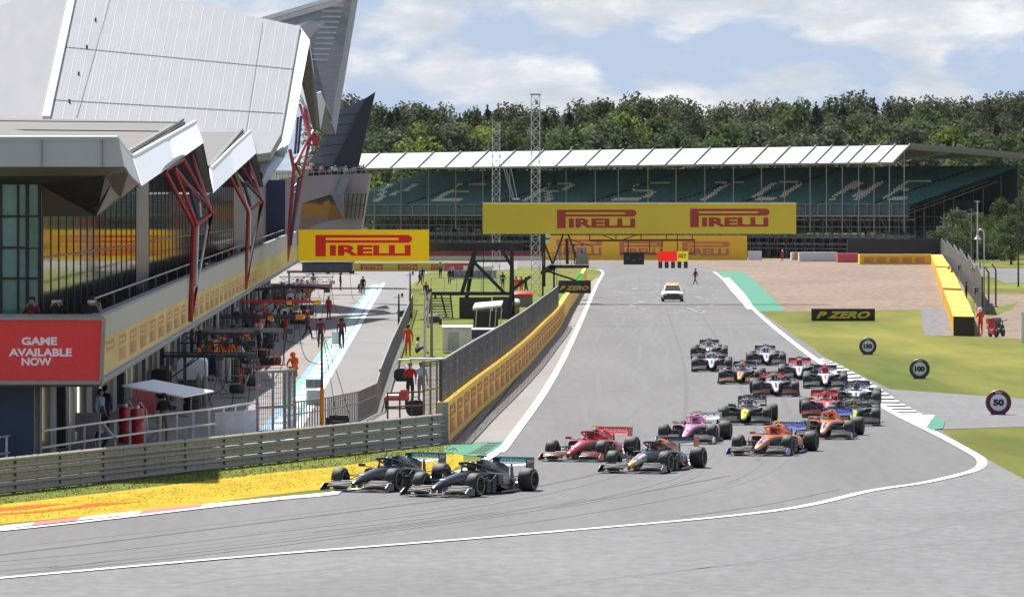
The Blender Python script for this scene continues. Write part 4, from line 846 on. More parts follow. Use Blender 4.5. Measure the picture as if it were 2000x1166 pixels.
def zero_board(name, x0, y0, x1, y1, Y, label, ink, tilt=0.0, box=None):
    yr = y0 - 0.0; o = board(name, x0, y0, x1, y1, Y, black, th=.4, label=label, cat='advertising board')
    a, b, c, d = box; mb = MB(); put_text(mb, 'P ZERO', W(a, d, Y - .03), (1, 0, 0), (0, 0, 1), (c - a) / F * Y, (d - b) / F * Y, shear=.35, bold=.05, spacing=1.05); mb.build('lettering', ink, o, smooth=0); return o
zero_yel = mat('zero_yellow_ink', (0.62, 0.52, 0.04), 0.5, var=0.03); zero_tan = mat('zero_tan_ink', (0.5, 0.36, 0.10), 0.5, var=0.03)
YZ = 92000 / (627 - 410)
zb_ = zero_board('grass_board', 1585, 603, 1709, 627, YZ, 'black board with slanted yellow lettering standing on the grass', zero_yel, box=(1594, 608, 1700, 622))
zero_board('hoarding', 1091, 548, 1154, 573, 470, 'black board with tan lettering hung over the pit wall', zero_tan, box=(1093, 558, 1150, 567))
# braking boards : a tyre shaped ring round a pale disc
def marker(name, px, py, dia, txt, rim_mt, label):
    Y = 92000 / (py - 410); r = dia / 2 / F * Y; p = G(px, py); c = (p.x, p.y, r * .97)
    o = empty(name, (p.x, p.y, 0), 0, label, 'distance board', 'braking distance boards')
    mb = MB(); mb.lathe([(r * .66, -.10), (r * .72, -.13), (r * .95, -.13), (r, -.08), (r, .08), (r * .95, .13), (r * .70, .13), (r * .66, .1), (r * .66, -.10)], 36, 'Y', (0, 0, r * .97)); mb.build('ring', rim_mt, o)
    mb = MB(); mb.lathe([(0, -.09), (r * .67, -.09), (r * .67, .05), (0, .05)], 36, 'Y', (0, 0, r * .97)); d = mb.build('disc', mat('pale_board_disc', (0.72, 0.73, 0.78), 0.5, var=0.05), o)
    w = r * (1.0 if len(txt) == 3 else .86); mb = MB(); put_text(mb, txt, (-w / 2, -.095, r * .97 - r * .27), (1, 0, 0), (0, 0, 1), w, r * .54, bold=.07); mb.build('number', decal_k, d, smooth=0)
    mb = MB(); mb.box((0, .05, .03), (r * 1.1, .5, .06)); mb.bar((-r * .5, .3, .03), (-r * .5, .1, r * .9), .05); mb.bar((r * .5, .3, .03), (r * .5, .1, r * .9), .05); mb.build('stand', dark_grey, o, smooth=0)
    mb = MB(); put_text(mb, 'PIRELLI', (-r * .28, -.135, r * .97 + r * .74), (1, 0, 0), (0, 0, 1), r * .56, r * .13, bold=.03); mb.build('lettering', decal_w, o, smooth=0)
marker('braking_board', 1950, 810, 50, '50', mat('dark_red_ring', (0.10, 0.012, 0.018), 0.5, var=0.2), 'round braking board numbered 50 with dark red rim, on the grey asphalt')
marker('braking_board', 1796, 739.5, 40, '100', dark_grey, 'round braking board numbered 100 with black rim, on the grass')
marker('braking_board', 1695, 692.5, 34, '150', dark_grey, 'round braking board numbered 150 with black rim, farthest up the grass')

# ================================================================ BARRIERS
def xy(p, z): return Vector((p.x, p.y, z))
# corrugated guard rail along the bend
GA, GB = G(-160, 985), G(871, 865.5)
gr = empty('guard_rail', GA, 0, 'grey triple corrugated steel guard rail along the yellow grass', 'guard rail')
d = (GB - GA); Lg = d.length; d.normalize(); nrm = Vector((d.y, -d.x, 0)); 
bol = MB()
for r in range(3):
    prof = [(0, .0), (.07, .035), (.07, .085), (.005, .13), (.005, .19), (.07, .23), (.07, .285), (0, .325)]
    mb = MB(); vs = []; Nseg = 24
    for i in range(Nseg + 1):
        p = GA + d * (Lg * i / Nseg)
        for (o_, z_) in prof: vs.append(p - GA + nrm * (o_ + .04) + Vector((0, 0, .03 + r * .345 + z_)))
    n = len(prof)
    mb.add(vs, [(i * n + k, (i + 1) * n + k, (i + 1) * n + k + 1, i * n + k + 1) for i in range(Nseg) for k in range(n - 1)])
    mb.build('rail', steel, gr, smooth=30)
NP = int(Lg / 1.6)
for i in range(NP + 1):
    p = d * (Lg * i / NP); mb = MB(); mb.box((p.x, p.y, .52), (.09, .14, 1.05), math.atan2(d.y, d.x))
    if i % 2 == 0:
        for r in range(3): q = p + nrm * .085; mb.box((q.x, q.y, .18 + r * .345), (.06, .02, .27), math.atan2(d.y, d.x)); 
    mb.build('post', dark_grey if i % 2 == 0 else steel, gr, smooth=0)
# pit wall with debris fence
wp = [G(*p) for p in [(874, 866), (931, 811), (986, 761), (1033, 714), (1065, 676), (1091, 645), (1112, 607), (1124, 588), (1137, 565), (1146, 547)]]
WP = smooth_line(wp, 5); 
def along(P, s):
    for a, b in zip(P, P[1:]):
        l = (b - a).length
        if s <= l: t = (b - a) / l; return a + t * s, t
        s -= l
    t = (P[-1] - P[-2]).normalized(); return P[-1] + t * s, t
plen = lambda P: sum((b - a).length for a, b in zip(P, P[1:]))
pw = empty('pit_wall', WP[0], 0, 'long yellow pit wall with repeated red logos and grey debris fence on top', 'barrier')
mb = MB(); hW = 1.42
for a, b in zip(WP, WP[1:]):
    a, b = a - WP[0], b - WP[0]; t = (b - a).normalized(); n = Vector((-t.y, t.x, 0)) * .35; mb.slab([xy(a, 0), xy(b, 0), xy(b, hW), xy(a, hW)], n)
wallo = mb.build('wall', mat('pit_wall_yellow', (0.90, 0.53, 0.008), 0.55, var=0.06, scale=0.4), pw, smooth=0)
s = 2.2; k = 0
while s < 225:
    p, t = along(WP, s); n = Vector((t.y, -t.x, 0)); mb = MB(); put_pirelli(mb, xy(p - WP[0] + n * .03, .22), t, (0, 0, 1), 4.4, .98); mb.build('lettering', mat('pit_wall_red', (0.60, 0.13, 0.01), 0.6, var=0.1), wallo, smooth=0); s += 6.6
fence_wire = mat('grey_fence_wire', (0.17, 0.17, 0.175), 0.6, var=0.3, scale=0.5)
LW = 205.0; mb = MB()
for k in range(int(LW / .30)):
    p, t = along(WP, .3 + k * .30); q = p - WP[0]; n = Vector((-t.y, t.x, 0)); q = q + n * .2; mb.bar(xy(q, hW), xy(q, hW + 1.42), .06)
for r in range(3):
    z = hW + .3 + r * .4; pts = [along(WP, .3 + i * 6)[0] - WP[0] for i in range(int(LW / 6))]
    for a, b in zip(pts, pts[1:]): mb.bar(xy(a, z) + Vector((-.15, 0, 0)), xy(b, z) + Vector((-.25, 0, 0)), .014)
mb.build('fence_mesh', fence_wire, pw, smooth=0)
mb = MB(); pts = [along(WP, .3 + i * 6)[0] - WP[0] for i in range(int(LW / 6))]
for a, b in zip(pts, pts[1:]): mb.bar(xy(a, hW + 1.45) + Vector((-.15, 0, 0)), xy(b, hW + 1.45) + Vector((-.15, 0, 0)), .06)
mb.build('top_rail', steel, pw, smooth=0)
for k in range(60):
    p, t = along(WP, .3 + k * 3.5); q = p - WP[0] + Vector((-.25, 0, 0)); mb = MB(); mb.bar(xy(q, hW - .2), xy(q, hW + 1.45), .09); mb.build('fence_post', dark_grey, pw, smooth=0)
mb = MB(); q = WP[0]; mb.box((q.x - .15, q.y - .1, .71), (.34, .12, 1.42)); mb.build('wall_end', steel, pw, smooth=0, loc=-WP[0])
# green start lights along the wall
green_box = mat('bright_green_light', (0.0, 0.5, 0.10), 0.4, var=0.1, emit=0.4)
for i, (px, py, Yg) in enumerate([(1101, 583, 455), (1133, 541, 520)]):
    e = empty('signal_box', W(px, py + 6, Yg), 0, ['nearer bright green stepped signal box on top of the pit wall', 'farther bright green stepped signal box behind the black board'][i], 'signal box')
    mb = MB(); [mb.box((-.25 + j * .13, j * 1.2, .10 + j * .12), (.28, .5, .26)) for j in range(4)]; mb.build('lamp_housing', green_box, e, smooth=0)
    mb = MB(); mb.box((.0, 1.6, -.2), (.5, 5, .3)); mb.build('bracket', black, e, smooth=0)
# right hand tyre barrier : segments between the end block and the far wall
tyre_y = mat('barrier_yellow_cover', (0.82, 0.52, 0.02), 0.6, var=0.08, scale=0.5); tyre_o = mat('barrier_orange_side', (0.72, 0.36, 0.01), 0.6, var=0.1)
tbw = mat('barrier_white_cover', (0.62, 0.62, 0.60), 0.6, var=0.08); tbr = mat('barrier_red_cover', (0.58, 0.10, 0.10), 0.6, var=0.08)
def barrier(label, pts_l, pts_r, h, top, side, front=None, name='tyre_barrier', seams=True):
    a = G(*pts_l[0]); e = empty(name, a, 0, label, 'tyre barrier', 'tyre barriers beside the gravel')
    mb = MB(); Lp = [G(*p) - a for p in pts_l]; Rp = [G(*p) - a for p in pts_r]
    for i in range(len(Lp) - 1):
        l0, l1, r0, r1 = Lp[i], Lp[i + 1], Rp[i], Rp[i + 1]
        mb.poly([xy(l0, h), xy(r0, h), xy(r1, h), xy(l1, h)], 0); mb.poly([xy(l0, 0), xy(l0, h), xy(l1, h), xy(l1, 0)], 1); mb.poly([xy(r0, 0), xy(r1, 0), xy(r1, h), xy(r0, h)], 1)
    mb.poly([xy(Lp[0], 0), xy(Rp[0], 0), xy(Rp[0], h), xy(Lp[0], h)], 2); mb.poly([xy(Lp[-1], 0), xy(Lp[-1], h), xy(Rp[-1], h), xy(Rp[-1], 0)], 2)
    mb.build('cover', [top, side, front or side], e, smooth=0)
    if seams:
        mb = MB()
        for i in range(len(Lp) - 1):
            for u in (.36, .7): mb.bar(xy(Lp[i].lerp(Rp[i], u), h + .01), xy(Lp[i + 1].lerp(Rp[i + 1], u), h + .01), .06)
            for j in range(3):
                t = j / 3; mb.bar(xy(Lp[i].lerp(Lp[i + 1], t), h + .012), xy(Rp[i].lerp(Rp[i + 1], t), h + .012), .05)
        mb.build('strap', tyre_o, e, smooth=0)
    return e
# heights are 1.25 m: ground pixels of the foot lines
barrier('wide yellow tyre barrier with black end block, nearest the grass', [(1862, 656), (1853, 625), (1843, 595)], [(1903, 657), (1893, 627), (1880, 597)], 1.22, tyre_y, tyre_o, black)
barrier('yellow tyre barrier in the middle, beside the two red clad marshals', [(1842, 592), (1834, 565), (1828, 545)], [(1877, 594), (1867, 566), (1858, 546)], 1.3, tyre_y, tyre_o)
barrier('farther yellow tyre barrier next to the small black hoarding', [(1827, 543), (1823, 530), (1818, 516)], [(1857, 545), (1848, 531), (1840, 516)], 1.4, tyre_y, tyre_o)
for x0, x1, y0, y1, m, lab in [(1546, 1552, 493, 508, tbw, 'narrow white barrier block at the left end of the row'), (1552, 1561, 493, 508, mat('barrier_orange_block', (0.75, 0.28, 0.02), 0.6), 'short orange barrier block next to the white row'), (1561, 1636, 493, 511, tbw, 'long white tyre barrier in front of the dark hoarding'), (1636, 1679, 495, 513, tbr, 'short red tyre barrier between white and yellow ones'), (1679, 1822, 497, 517, tyre_y, 'yellow tyre barrier with five red logos along the back of the gravel')]:
    Yb = 92000 / (y1 - 410); a, b = W(x0, y1, Yb), W(x1 - .6, y1, Yb); a.z = b.z = 0; hh = (y1 - y0) / F * Yb
    mb = MB(); mb.slab([a, b, xy(b, hh), xy(a, hh)], (0, 4, 0)); o = mb.build('tyre_barrier', m, smooth=0, label=lab, cat='tyre barrier', group='tyre barriers beside the gravel')
    if x1 == 1822:
        for j in range(5):
            mb = MB(); put_pirelli(mb, W(1688 + j * 25, 513, Yb - .05), (1, 0, 0), (0, 0, 1), 18 / F * Yb, 10 / F * Yb); mb.build('lettering', faded_r, o, smooth=0)
zero_like = board('small_hoarding', 1835, 505, 1860, 521, 880, black, th=.3, label='small black hoarding on the bend of the yellow barrier', cat='hoarding')
# ================================================================ GRANDSTAND
SA = Vector((-29.4, 1090, 0)); SB = Vector((63.9, 945, 0)); SU = (SB - SA).normalized(); SD = Vector((-SU.y, SU.x, 0)); SL = (SB - SA).length
if SD.x < 0: SD = -SD
def S_(s, d, z): p = SA + SU * s + SD * d; return Vector((p.x, p.y, z))
def s_of_px(px, dd=0.0):      # distance along the front for a pixel column
    k = (px - 1000) / F; A = SA + SD * dd; return (k * A.y - A.x) / (SU.x - k * SU.y)
st = empty('grandstand', SA, 0, 'long covered grandstand with teal seats and pale letters picked out in white seats', 'grandstand')
def sp(mb, name, m, smooth=0, **k): return mb.build(name, m, st, smooth, loc=-SA, **k)
teal_seat = mat('teal_seat', (0.012, 0.125, 0.12), 0.6, var=0.3, scale=0.8); pale_seat = mat('pale_seat', (0.68, 0.61, 0.50), 0.6, var=0.1)
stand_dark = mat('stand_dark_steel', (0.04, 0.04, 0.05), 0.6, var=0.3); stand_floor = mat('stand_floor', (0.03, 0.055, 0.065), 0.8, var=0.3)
NR = 22; SDEP, SZ0, SZ1 = 21.4, 8.5, 14.5
font = {'V': ["10001", "10001", "10001", "01010", "01010", "00100", "00100"], 'E': ["11111", "10000", "10000", "11110", "10000", "10000", "11111"], 'R': ["11110", "10001", "10001", "11110", "10100", "10010", "10001"], 'S': ["01111", "10000", "10000", "01110", "00001", "00001", "11110"],
        'T': ["11111", "00100", "00100", "00100", "00100", "00100", "00100"], 'O': ["01110", "10001", "10001", "10001", "10001", "10001", "01110"], 'N': ["10001", "11001", "11001", "10101", "10011", "10011", "10001"]}
letters = [('V', 700, 760), ('E', 838, 895), ('R', 1015, 1072), ('S', 1190, 1255), ('T', 1340, 1400), ('O', 1455, 1520), ('N', 1612, 1675), ('E', 1716, 1765)]
white_cells = set()
pitch = 0.62; NS = int((SL + 14) / pitch)
spans = [(ch, s_of_px(a, 2), s_of_px(b, 2)) for ch, a, b in letters]
def is_white(s, r):
    if not (2 <= r <= 13): return False
    for ch, a, b in spans:
        if a <= s < b:
            row = font[ch][6 - min(6, int((r - 2) / 12 * 7))]; return row[min(4, int((s - a) / (b - a) * 5))] == '1'
    return False
m_t, m_w = MB(), MB(); aisles = [s_of_px(p) for p in (790, 960, 1140, 1300, 1440, 1590, 1700)]
for r in range(NR):
    d = SDEP * r / NR; z = SZ0 + (SZ1 - SZ0) * r / NR
    for k in range(-16, NS):
        s = k * pitch
        if s > SL + .2 - 0 * r: continue
        if any(abs(s - a - r * .0) < .9 for a in aisles): continue
        tgt = m_w if is_white(s + .72 * (r - 2), r) else m_t
        p0, p1 = S_(s, d, z), S_(s + pitch * .86, d, z)
        tgt.add([p0 + Vector((0, 0, .40)), p1 + Vector((0, 0, .40)), p1 + Vector((0, 0, .42)) + SD * .36, p0 + Vector((0, 0, .42)) + SD * .36, p1 + Vector((0, 0, .80)) + SD * .45, p0 + Vector((0, 0, .80)) + SD * .45], [(0, 1, 2, 3), (3, 2, 4, 5)])
tag(sp(m_t, 'seats', teal_seat), kind='stuff'); tag(sp(m_w, 'pale_seats', pale_seat), kind='stuff')
mb = MB()
for r in range(NR):
    d0, d1 = SDEP * r / NR, SDEP * (r + 1) / NR; z = SZ0 + (SZ1 - SZ0) * r / NR; zn = SZ0 + (SZ1 - SZ0) * (r + 1) / NR
    mb.poly([S_(-12, d0, z), S_(SL, d0, z), S_(SL, d1, z), S_(-12, d1, z)]); mb.poly([S_(-12, d1, z), S_(SL, d1, z), S_(SL, d1, zn), S_(-12, d1, zn)])
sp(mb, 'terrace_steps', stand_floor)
mb = MB(); mb.slab([S_(-12, -.3, 7.1), S_(SL, -.3, 7.1), S_(SL, -.3, 8.7), S_(-12, -.3, 8.7)], SD * .2); sp(mb, 'front_panel', mat('stand_teal_panel', (0.02, 0.075, 0.085), 0.6, var=0.2, scale=.3))
mb = MB()
for px in range(690, 1780, 24): s = s_of_px(px); mb.bar(S_(s, -.45, 7.1), S_(s, -.45, 8.9), .1)
mb.bar(S_(-12, -.45, 8.9), S_(SL, -.45, 8.9), .09); mb.bar(S_(-12, -.5, 7.0), S_(SL, -.5, 7.0), .16); sp(mb, 'front_railing', steel)
mb = MB(); mb.slab([S_(-12, SDEP + .3, 6), S_(SL, SDEP + .3, 6), S_(SL, SDEP + .3, 15.2), S_(-12, SDEP + .3, 15.2)], SD * .2); sp(mb, 'back_panel', stand_dark)
# scaffold under the terrace
mb = MB(); rnd = random.Random(3)
for i, s in enumerate([k * 2.6 - 10 for k in range(int((SL + 10) / 2.6))]):
    for d in (0, 5, 11, 17): mb.bar(S_(s, d, 0), S_(s, d, 7 + d * .28), .14)
    if i % 2: mb.bar(S_(s, 0, 0.2), S_(s + 2.6, 0, 4), .08); mb.bar(S_(s, 0, 7), S_(s + 2.6, 0, 3.8), .08)
    mb.bar(S_(s, 0, 6.8), S_(s, 20, 12.6), .16)
for z in (1.6, 3.4, 5.2, 6.9):
    for d in (0, 11): mb.bar(S_(-12, d, z), S_(SL, d, z), .14)
sp(mb, 'scaffold', mat('scaffold_grey', (0.12, 0.12, 0.125), .6, var=.3, scale=.4))
mb = MB()
for z, m_ in ((6.2, 0), (3.6, 1), (2.2, 0)): mb.slab([S_(-12, 1, z), S_(SL, 1, z), S_(SL, 1, z + .35), S_(-12, 1, z + .35)], SD * .1)
sp(mb, 'scaffold_board', mat('scaffold_board', (0.16, 0.15, 0.14), 0.8, var=0.6, scale=1.5, contrast=(.42, .58)))
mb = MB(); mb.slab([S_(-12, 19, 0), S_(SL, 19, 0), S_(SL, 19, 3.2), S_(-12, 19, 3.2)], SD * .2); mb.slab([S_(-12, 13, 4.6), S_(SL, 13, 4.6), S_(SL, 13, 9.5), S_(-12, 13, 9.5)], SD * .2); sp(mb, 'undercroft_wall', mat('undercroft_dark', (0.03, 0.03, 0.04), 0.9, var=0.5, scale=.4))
# roof
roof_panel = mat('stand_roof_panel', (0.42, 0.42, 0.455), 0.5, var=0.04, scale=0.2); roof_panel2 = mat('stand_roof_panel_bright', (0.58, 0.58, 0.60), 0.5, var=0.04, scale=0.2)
seams = [686, 740, 792, 846, 899, 952, 1005, 1060, 1115, 1172, 1217, 1275, 1330, 1386, 1442, 1497, 1542, 1592, 1624, 1655, 1687, 1717, 1747, 1776]
def roof_pt(px, top): s = s_of_px(px); return S_(s, 0.2 if top else -3.2, 18.35 if top else 15.55)
for a, b in zip(seams, seams[1:]):
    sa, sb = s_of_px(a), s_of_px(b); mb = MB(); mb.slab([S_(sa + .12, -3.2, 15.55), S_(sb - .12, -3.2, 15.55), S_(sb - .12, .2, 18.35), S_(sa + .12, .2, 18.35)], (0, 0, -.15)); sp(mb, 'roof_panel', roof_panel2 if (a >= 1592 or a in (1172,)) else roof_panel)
mb = MB()
for a in seams: s = s_of_px(a); mb.bar(S_(s, -3.3, 15.55), S_(s, .2, 18.5), .22, .3)
mb.bar(S_(-12, -3.25, 15.5), S_(SL, -3.25, 15.5), .15, .3); sp(mb, 'roof_rib', mat('stand_rib_grey', (.28, .28, .29), .6, var=.1))
mb = MB(); mb.slab([S_(-12, .3, 18.4), S_(SL, .3, 18.4), S_(SL, 23.5, 16.9), S_(-12, 23.5, 16.9)], (0, 0, -.25)); sp(mb, 'roof_sheet', mat('stand_roof_sheet', (0.22, 0.22, 0.20), 0.5, var=0.1, scale=.3))
mb = MB()
for a in seams: s = s_of_px(a); mb.bar(S_(s, .2, 18.0), S_(s, 23.4, 16.5), .2, .5); mb.bar(S_(s, -3, 15.6), S_(s, 8, 17.2), .12)
mb.bar(S_(SL, .3, 18.5), S_(SL, 23.5, 17), .2, .4); sp(mb, 'roof_truss', mid_grey)
for a in seams[1:]:
    s = s_of_px(a); mb = MB(); mb.bar(S_(s - .3, -.8, 4.5), S_(s - .3, -.8, 17.6), .17); sp(mb, 'roof_post', steel)
for s in (s_of_px(1762), s_of_px(1500), s_of_px(1200), s_of_px(900)):
    for d in (20,): mb = MB(); mb.bar(S_(s, d, 0), S_(s, d, 17), .3); sp(mb, 'roof_post', stand_dark)
# ================================================================ TREES
def crown_mesh(name, seed, kind):
    rnd = random.Random(seed); mb = MB()
    def leaf(p, sz, nrm):
        a = Vector((rnd.gauss(0, 1), rnd.gauss(0, 1), rnd.gauss(0, 1))).normalized(); n = (nrm + a * .8).normalized()
        u = n.cross(Vector((rnd.gauss(0, 1), rnd.gauss(0, 1), rnd.gauss(0, 1)))).normalized(); v = n.cross(u)
        w, h = sz * rnd.uniform(.6, 1.2), sz * rnd.uniform(.5, 1.0)
        mb.add([p - u * w - v * h * .4, p + u * w * .2 - v * h, p + u * w + v * h * .3, p - u * w * .3 + v * h], [(0, 1, 2, 3)], 0 if rnd.random() < .66 else (1 if rnd.random() < .35 else 2))
    if kind == 'broad':
        cl = []
        for i in range(rnd.randint(28, 36)):
            t = rnd.random(); a = rnd.uniform(0, 2 * math.pi); z = .14 + .80 * t; rr = .50 * math.sin(math.pi * min(1, (t * .80 + .22))) * rnd.uniform(.45, 1.0)
            cl.append((Vector((rr * math.cos(a), rr * math.sin(a), z)), rnd.uniform(.10, .19)))
        for c, r in cl:
            for _ in range(95):
                d = Vector((rnd.gauss(0, 1), rnd.gauss(0, 1), rnd.gauss(0, .8) + .25)).normalized(); leaf(c + d * r * rnd.uniform(.6, 1.12), .0235, d)
    else:
        n = 18
        for k in range(n):
            z = .18 + .80 * k / n; rr = .30 * (1 - (k / n) ** 1.6) + .03
            for j in range(7):
                a = rnd.uniform(0, 2 * math.pi); L_ = rr * rnd.uniform(.55, 1.15)
                for q in range(16):
                    u = rnd.uniform(.15, 1); p = Vector((math.cos(a) * L_ * u, math.sin(a) * L_ * u, z - .05 * u + rnd.uniform(-.02, .02))); leaf(p, .019, Vector((math.cos(a) * .4, math.sin(a) * .4, 1)))
        for _ in range(14): leaf(Vector((rnd.uniform(-.01, .01), rnd.uniform(-.01, .01), rnd.uniform(.93, 1.0))), .014, Vector((1, 0, 0)))
    return mb
leaf_cols = {
 'oak': [(0.075, 0.11, 0.038), (0.10, 0.14, 0.048), (0.055, 0.08, 0.028)], 'lime': [(0.16, 0.21, 0.035), (0.22, 0.26, 0.055), (0.09, 0.125, 0.028)],
 'grey': [(0.11, 0.135, 0.078), (0.155, 0.175, 0.11), (0.075, 0.095, 0.052)], 'pine': [(0.066, 0.09, 0.05), (0.09, 0.112, 0.058), (0.045, 0.064, 0.036)], 'brown': [(0.09, 0.1, 0.05), (0.12, 0.125, 0.062), (0.055, 0.065, 0.034)]}
def leafy(m):
    if m.get('leafy'): return m
    m['leafy'] = 1; nt = m.node_tree; p = nt.nodes['Principled BSDF']; out = nt.nodes['Material Output']; t = nt.nodes.new('ShaderNodeBsdfTranslucent'); mx = nt.nodes.new('ShaderNodeMixShader'); mx.inputs[0].default_value = .5
    src = p.inputs['Base Color'].links[0].from_socket; nt.links.new(src, t.inputs['Color']); nt.links.new(p.outputs[0], mx.inputs[1]); nt.links.new(t.outputs[0], mx.inputs[2]); nt.links.new(mx.outputs[0], out.inputs['Surface']); return m
def lm(k): return [leafy(m) for m in [mat(f'{k}_leaf_{i}', c, 0.7, var=0.25, scale=0.25, spec=0.15, objrand=0.22) for i, c in enumerate(leaf_cols[k])]]
bark = mat('bark', (0.03, 0.026, 0.02), 0.9, var=0.3)
def trunk_mesh(seed, h=.55):
    rnd = random.Random(seed); mb = MB(); mb.tube([(0, 0, -.02), (.004, 0, h * .5), (rnd.uniform(-.02, .02), rnd.uniform(-.02, .02), h)], [.028, .02, .008], 7)
    for k in range(6):
        a = rnd.uniform(0, 6.28); z = h * rnd.uniform(.35, .8); mb.tube([(0, 0, z), (math.cos(a) * .08, math.sin(a) * .08, z + .05), (math.cos(a) * .16, math.sin(a) * .16, z + .09)], [.012, .008, .003], 5)
    return mb
PROT = {}
for key, kind, n in (('oak', 'broad', 3), ('lime', 'broad', 2), ('grey', 'broad', 2), ('brown', 'broad', 1), ('pine', 'conifer', 3)):
    PROT[key] = []
    for i in range(n):
        sd = hash_ = {'oak': 10, 'lime': 20, 'grey': 30, 'brown': 40, 'pine': 50}[key] + i
        PROT[key].append((crown_mesh(key, sd, kind).mesh(f'{key}_crown', lm(key), 0), trunk_mesh(sd, .55 if kind == 'broad' else .9).mesh(f'{key}_trunk', [bark], 40)))
T_NAME = {'oak': ('oak_tree', 'dark green broad leaved tree in the wood behind the grandstand roof'), 'lime': ('lime_tree', 'bright yellow green broad tree in the wood behind the grandstand'), 'grey': ('willow_tree', 'pale grey green broad tree low in the wood behind the grandstand'),
          'brown': ('brown_tree', 'dull brown green tree high in the wood behind the grandstand'), 'pine': ('pine_tree', 'dark pointed conifer on the skyline of the wood')}
trnd = random.Random(21)
def tree(key, x, y, z, h, w, label=None, group='trees of the wood behind the grandstand'):
    cm, tm = trnd.choice(PROT[key]); o = empty(T_NAME[key][0], (x, y, z), trnd.uniform(0, 6.28), label or T_NAME[key][1], 'tree', group)
    o.scale = (w, w, h)
    for n_, me in (('crown', cm), ('trunk', tm)):
        c = bpy.data.objects.new(n_, me); C.objects.link(c); c.parent = o
# rising ground under the wood
mb = MB(); hp = []
for i in range(25):
    x = -260 + i * 25
    hp += [(x, 1120, -.5), (x, 1200, 5 + math.sin(i) * .8), (x, 1320, 12 + math.sin(i * 1.7)), (x, 1500, 18), (x, 1900, 10)]
mb.add(hp, [(i * 5 + k, i * 5 + k + 1, (i + 1) * 5 + k + 1, (i + 1) * 5 + k) for i in range(24) for k in range(4)]); mb.build('wooded_hill', mat('dark_woodland_floor', (0.02, 0.03, 0.012), 0.95, var=.4, scale=.1), kind='structure')
def gz(y): return -.5 + max(0, y - 1120) * .068 if y < 1320 else 13 + (y - 1320) * .03
def top_to_h(py, Y, z): return HC - (py - HY) / F * Y - z
# skyline rows (pixel x, pixel y of the top)
def skyline(px):
    pts = [(690, 228), (730, 212), (765, 205), (800, 208), (850, 214), (905, 215), (960, 205), (1010, 212), (1060, 215), (1130, 208), (1190, 202), (1250, 193), (1300, 196), (1345, 212), (1400, 214), (1450, 212), (1500, 205), (1580, 200), (1620, 196), (1700, 193), (1750, 200), (1800, 203), (1880, 204), (1950, 196), (2010, 188), (2100, 186)]
    for (a, b), (c, d) in zip(pts, pts[1:]):
        if a <= px <= c: return b + (d - b) * (px - a) / (c - a)
    return 200
for k in range(80):      # back row on the skyline
    px = 668 + k * 18 + trnd.uniform(-8, 8); Y = trnd.uniform(1330, 1420); z = gz(Y); x = (px - 1000) / F * Y
    h = top_to_h(skyline(px) + trnd.uniform(-3, 7), Y, z); key = trnd.choices(['pine', 'brown', 'oak'], [.3, .4, .3] if px > 1100 else [.4, .3, .3])[0]
    tree(key, x, Y, z, h, (h * 1.05 if key == 'pine' else h * 1.0))
for k in range(46):      # middle row
    px = 668 + k * 31 + trnd.uniform(-12, 12); Y = trnd.uniform(1240, 1300); z = gz(Y); x = (px - 1000) / F * Y
    h = top_to_h(skyline(px) + trnd.uniform(26, 52), Y, z); key = trnd.choices(['oak', 'pine', 'brown', 'lime'], [.3, .45, .2, .05] if px > 1220 else [.42, .1, .1, .38])[0]
    tree(key, x, Y, z, h, (h * 1.0 if key == 'pine' else h * 1.0))
for k in range(42):      # front row just behind the roof
    px = 676 + k * 34 + trnd.uniform(-12, 12); Y = trnd.uniform(1150, 1200); z = gz(Y); x = (px - 1000) / F * Y
    h = top_to_h(trnd.uniform(238, 280), Y, z); key = trnd.choices(['oak', 'grey', 'lime'], [.48, .34, .18])[0]
    tree(key, x, Y, z, h, h * 1.0)
for (px, pt, Y, key, lab) in [(1905, 415, 900, 'oak', 'dark round tree growing right of the grandstand end'), (1955, 392, 930, 'oak', 'tall dark tree behind the lamp post at the right edge'), (2005, 378, 880, 'oak', 'dark tree cut by the right edge of the view'), (1975, 425, 860, 'oak', 'low dark tree above the parked vans'), (1868, 412, 905, 'grey', 'pale shrubby tree under the slanted end of the seating'), (1840, 428, 1000, 'grey', 'pale shrubby tree beside the scaffold at the stand end'), (1930, 330, 1060, 'lime', 'bright green tree behind the end of the stand roof'), (2040, 330, 1000, 'lime', 'bright tree outside the right edge'), (2080, 360, 900, 'oak', 'dark tree outside the right edge')]:
    h = top_to_h(pt, Y, 0); tree(key, (px - 1000) / F * Y, Y, 0, h, h * (1.05 if h < 9 else .8), lab, 'trees right of the grandstand')
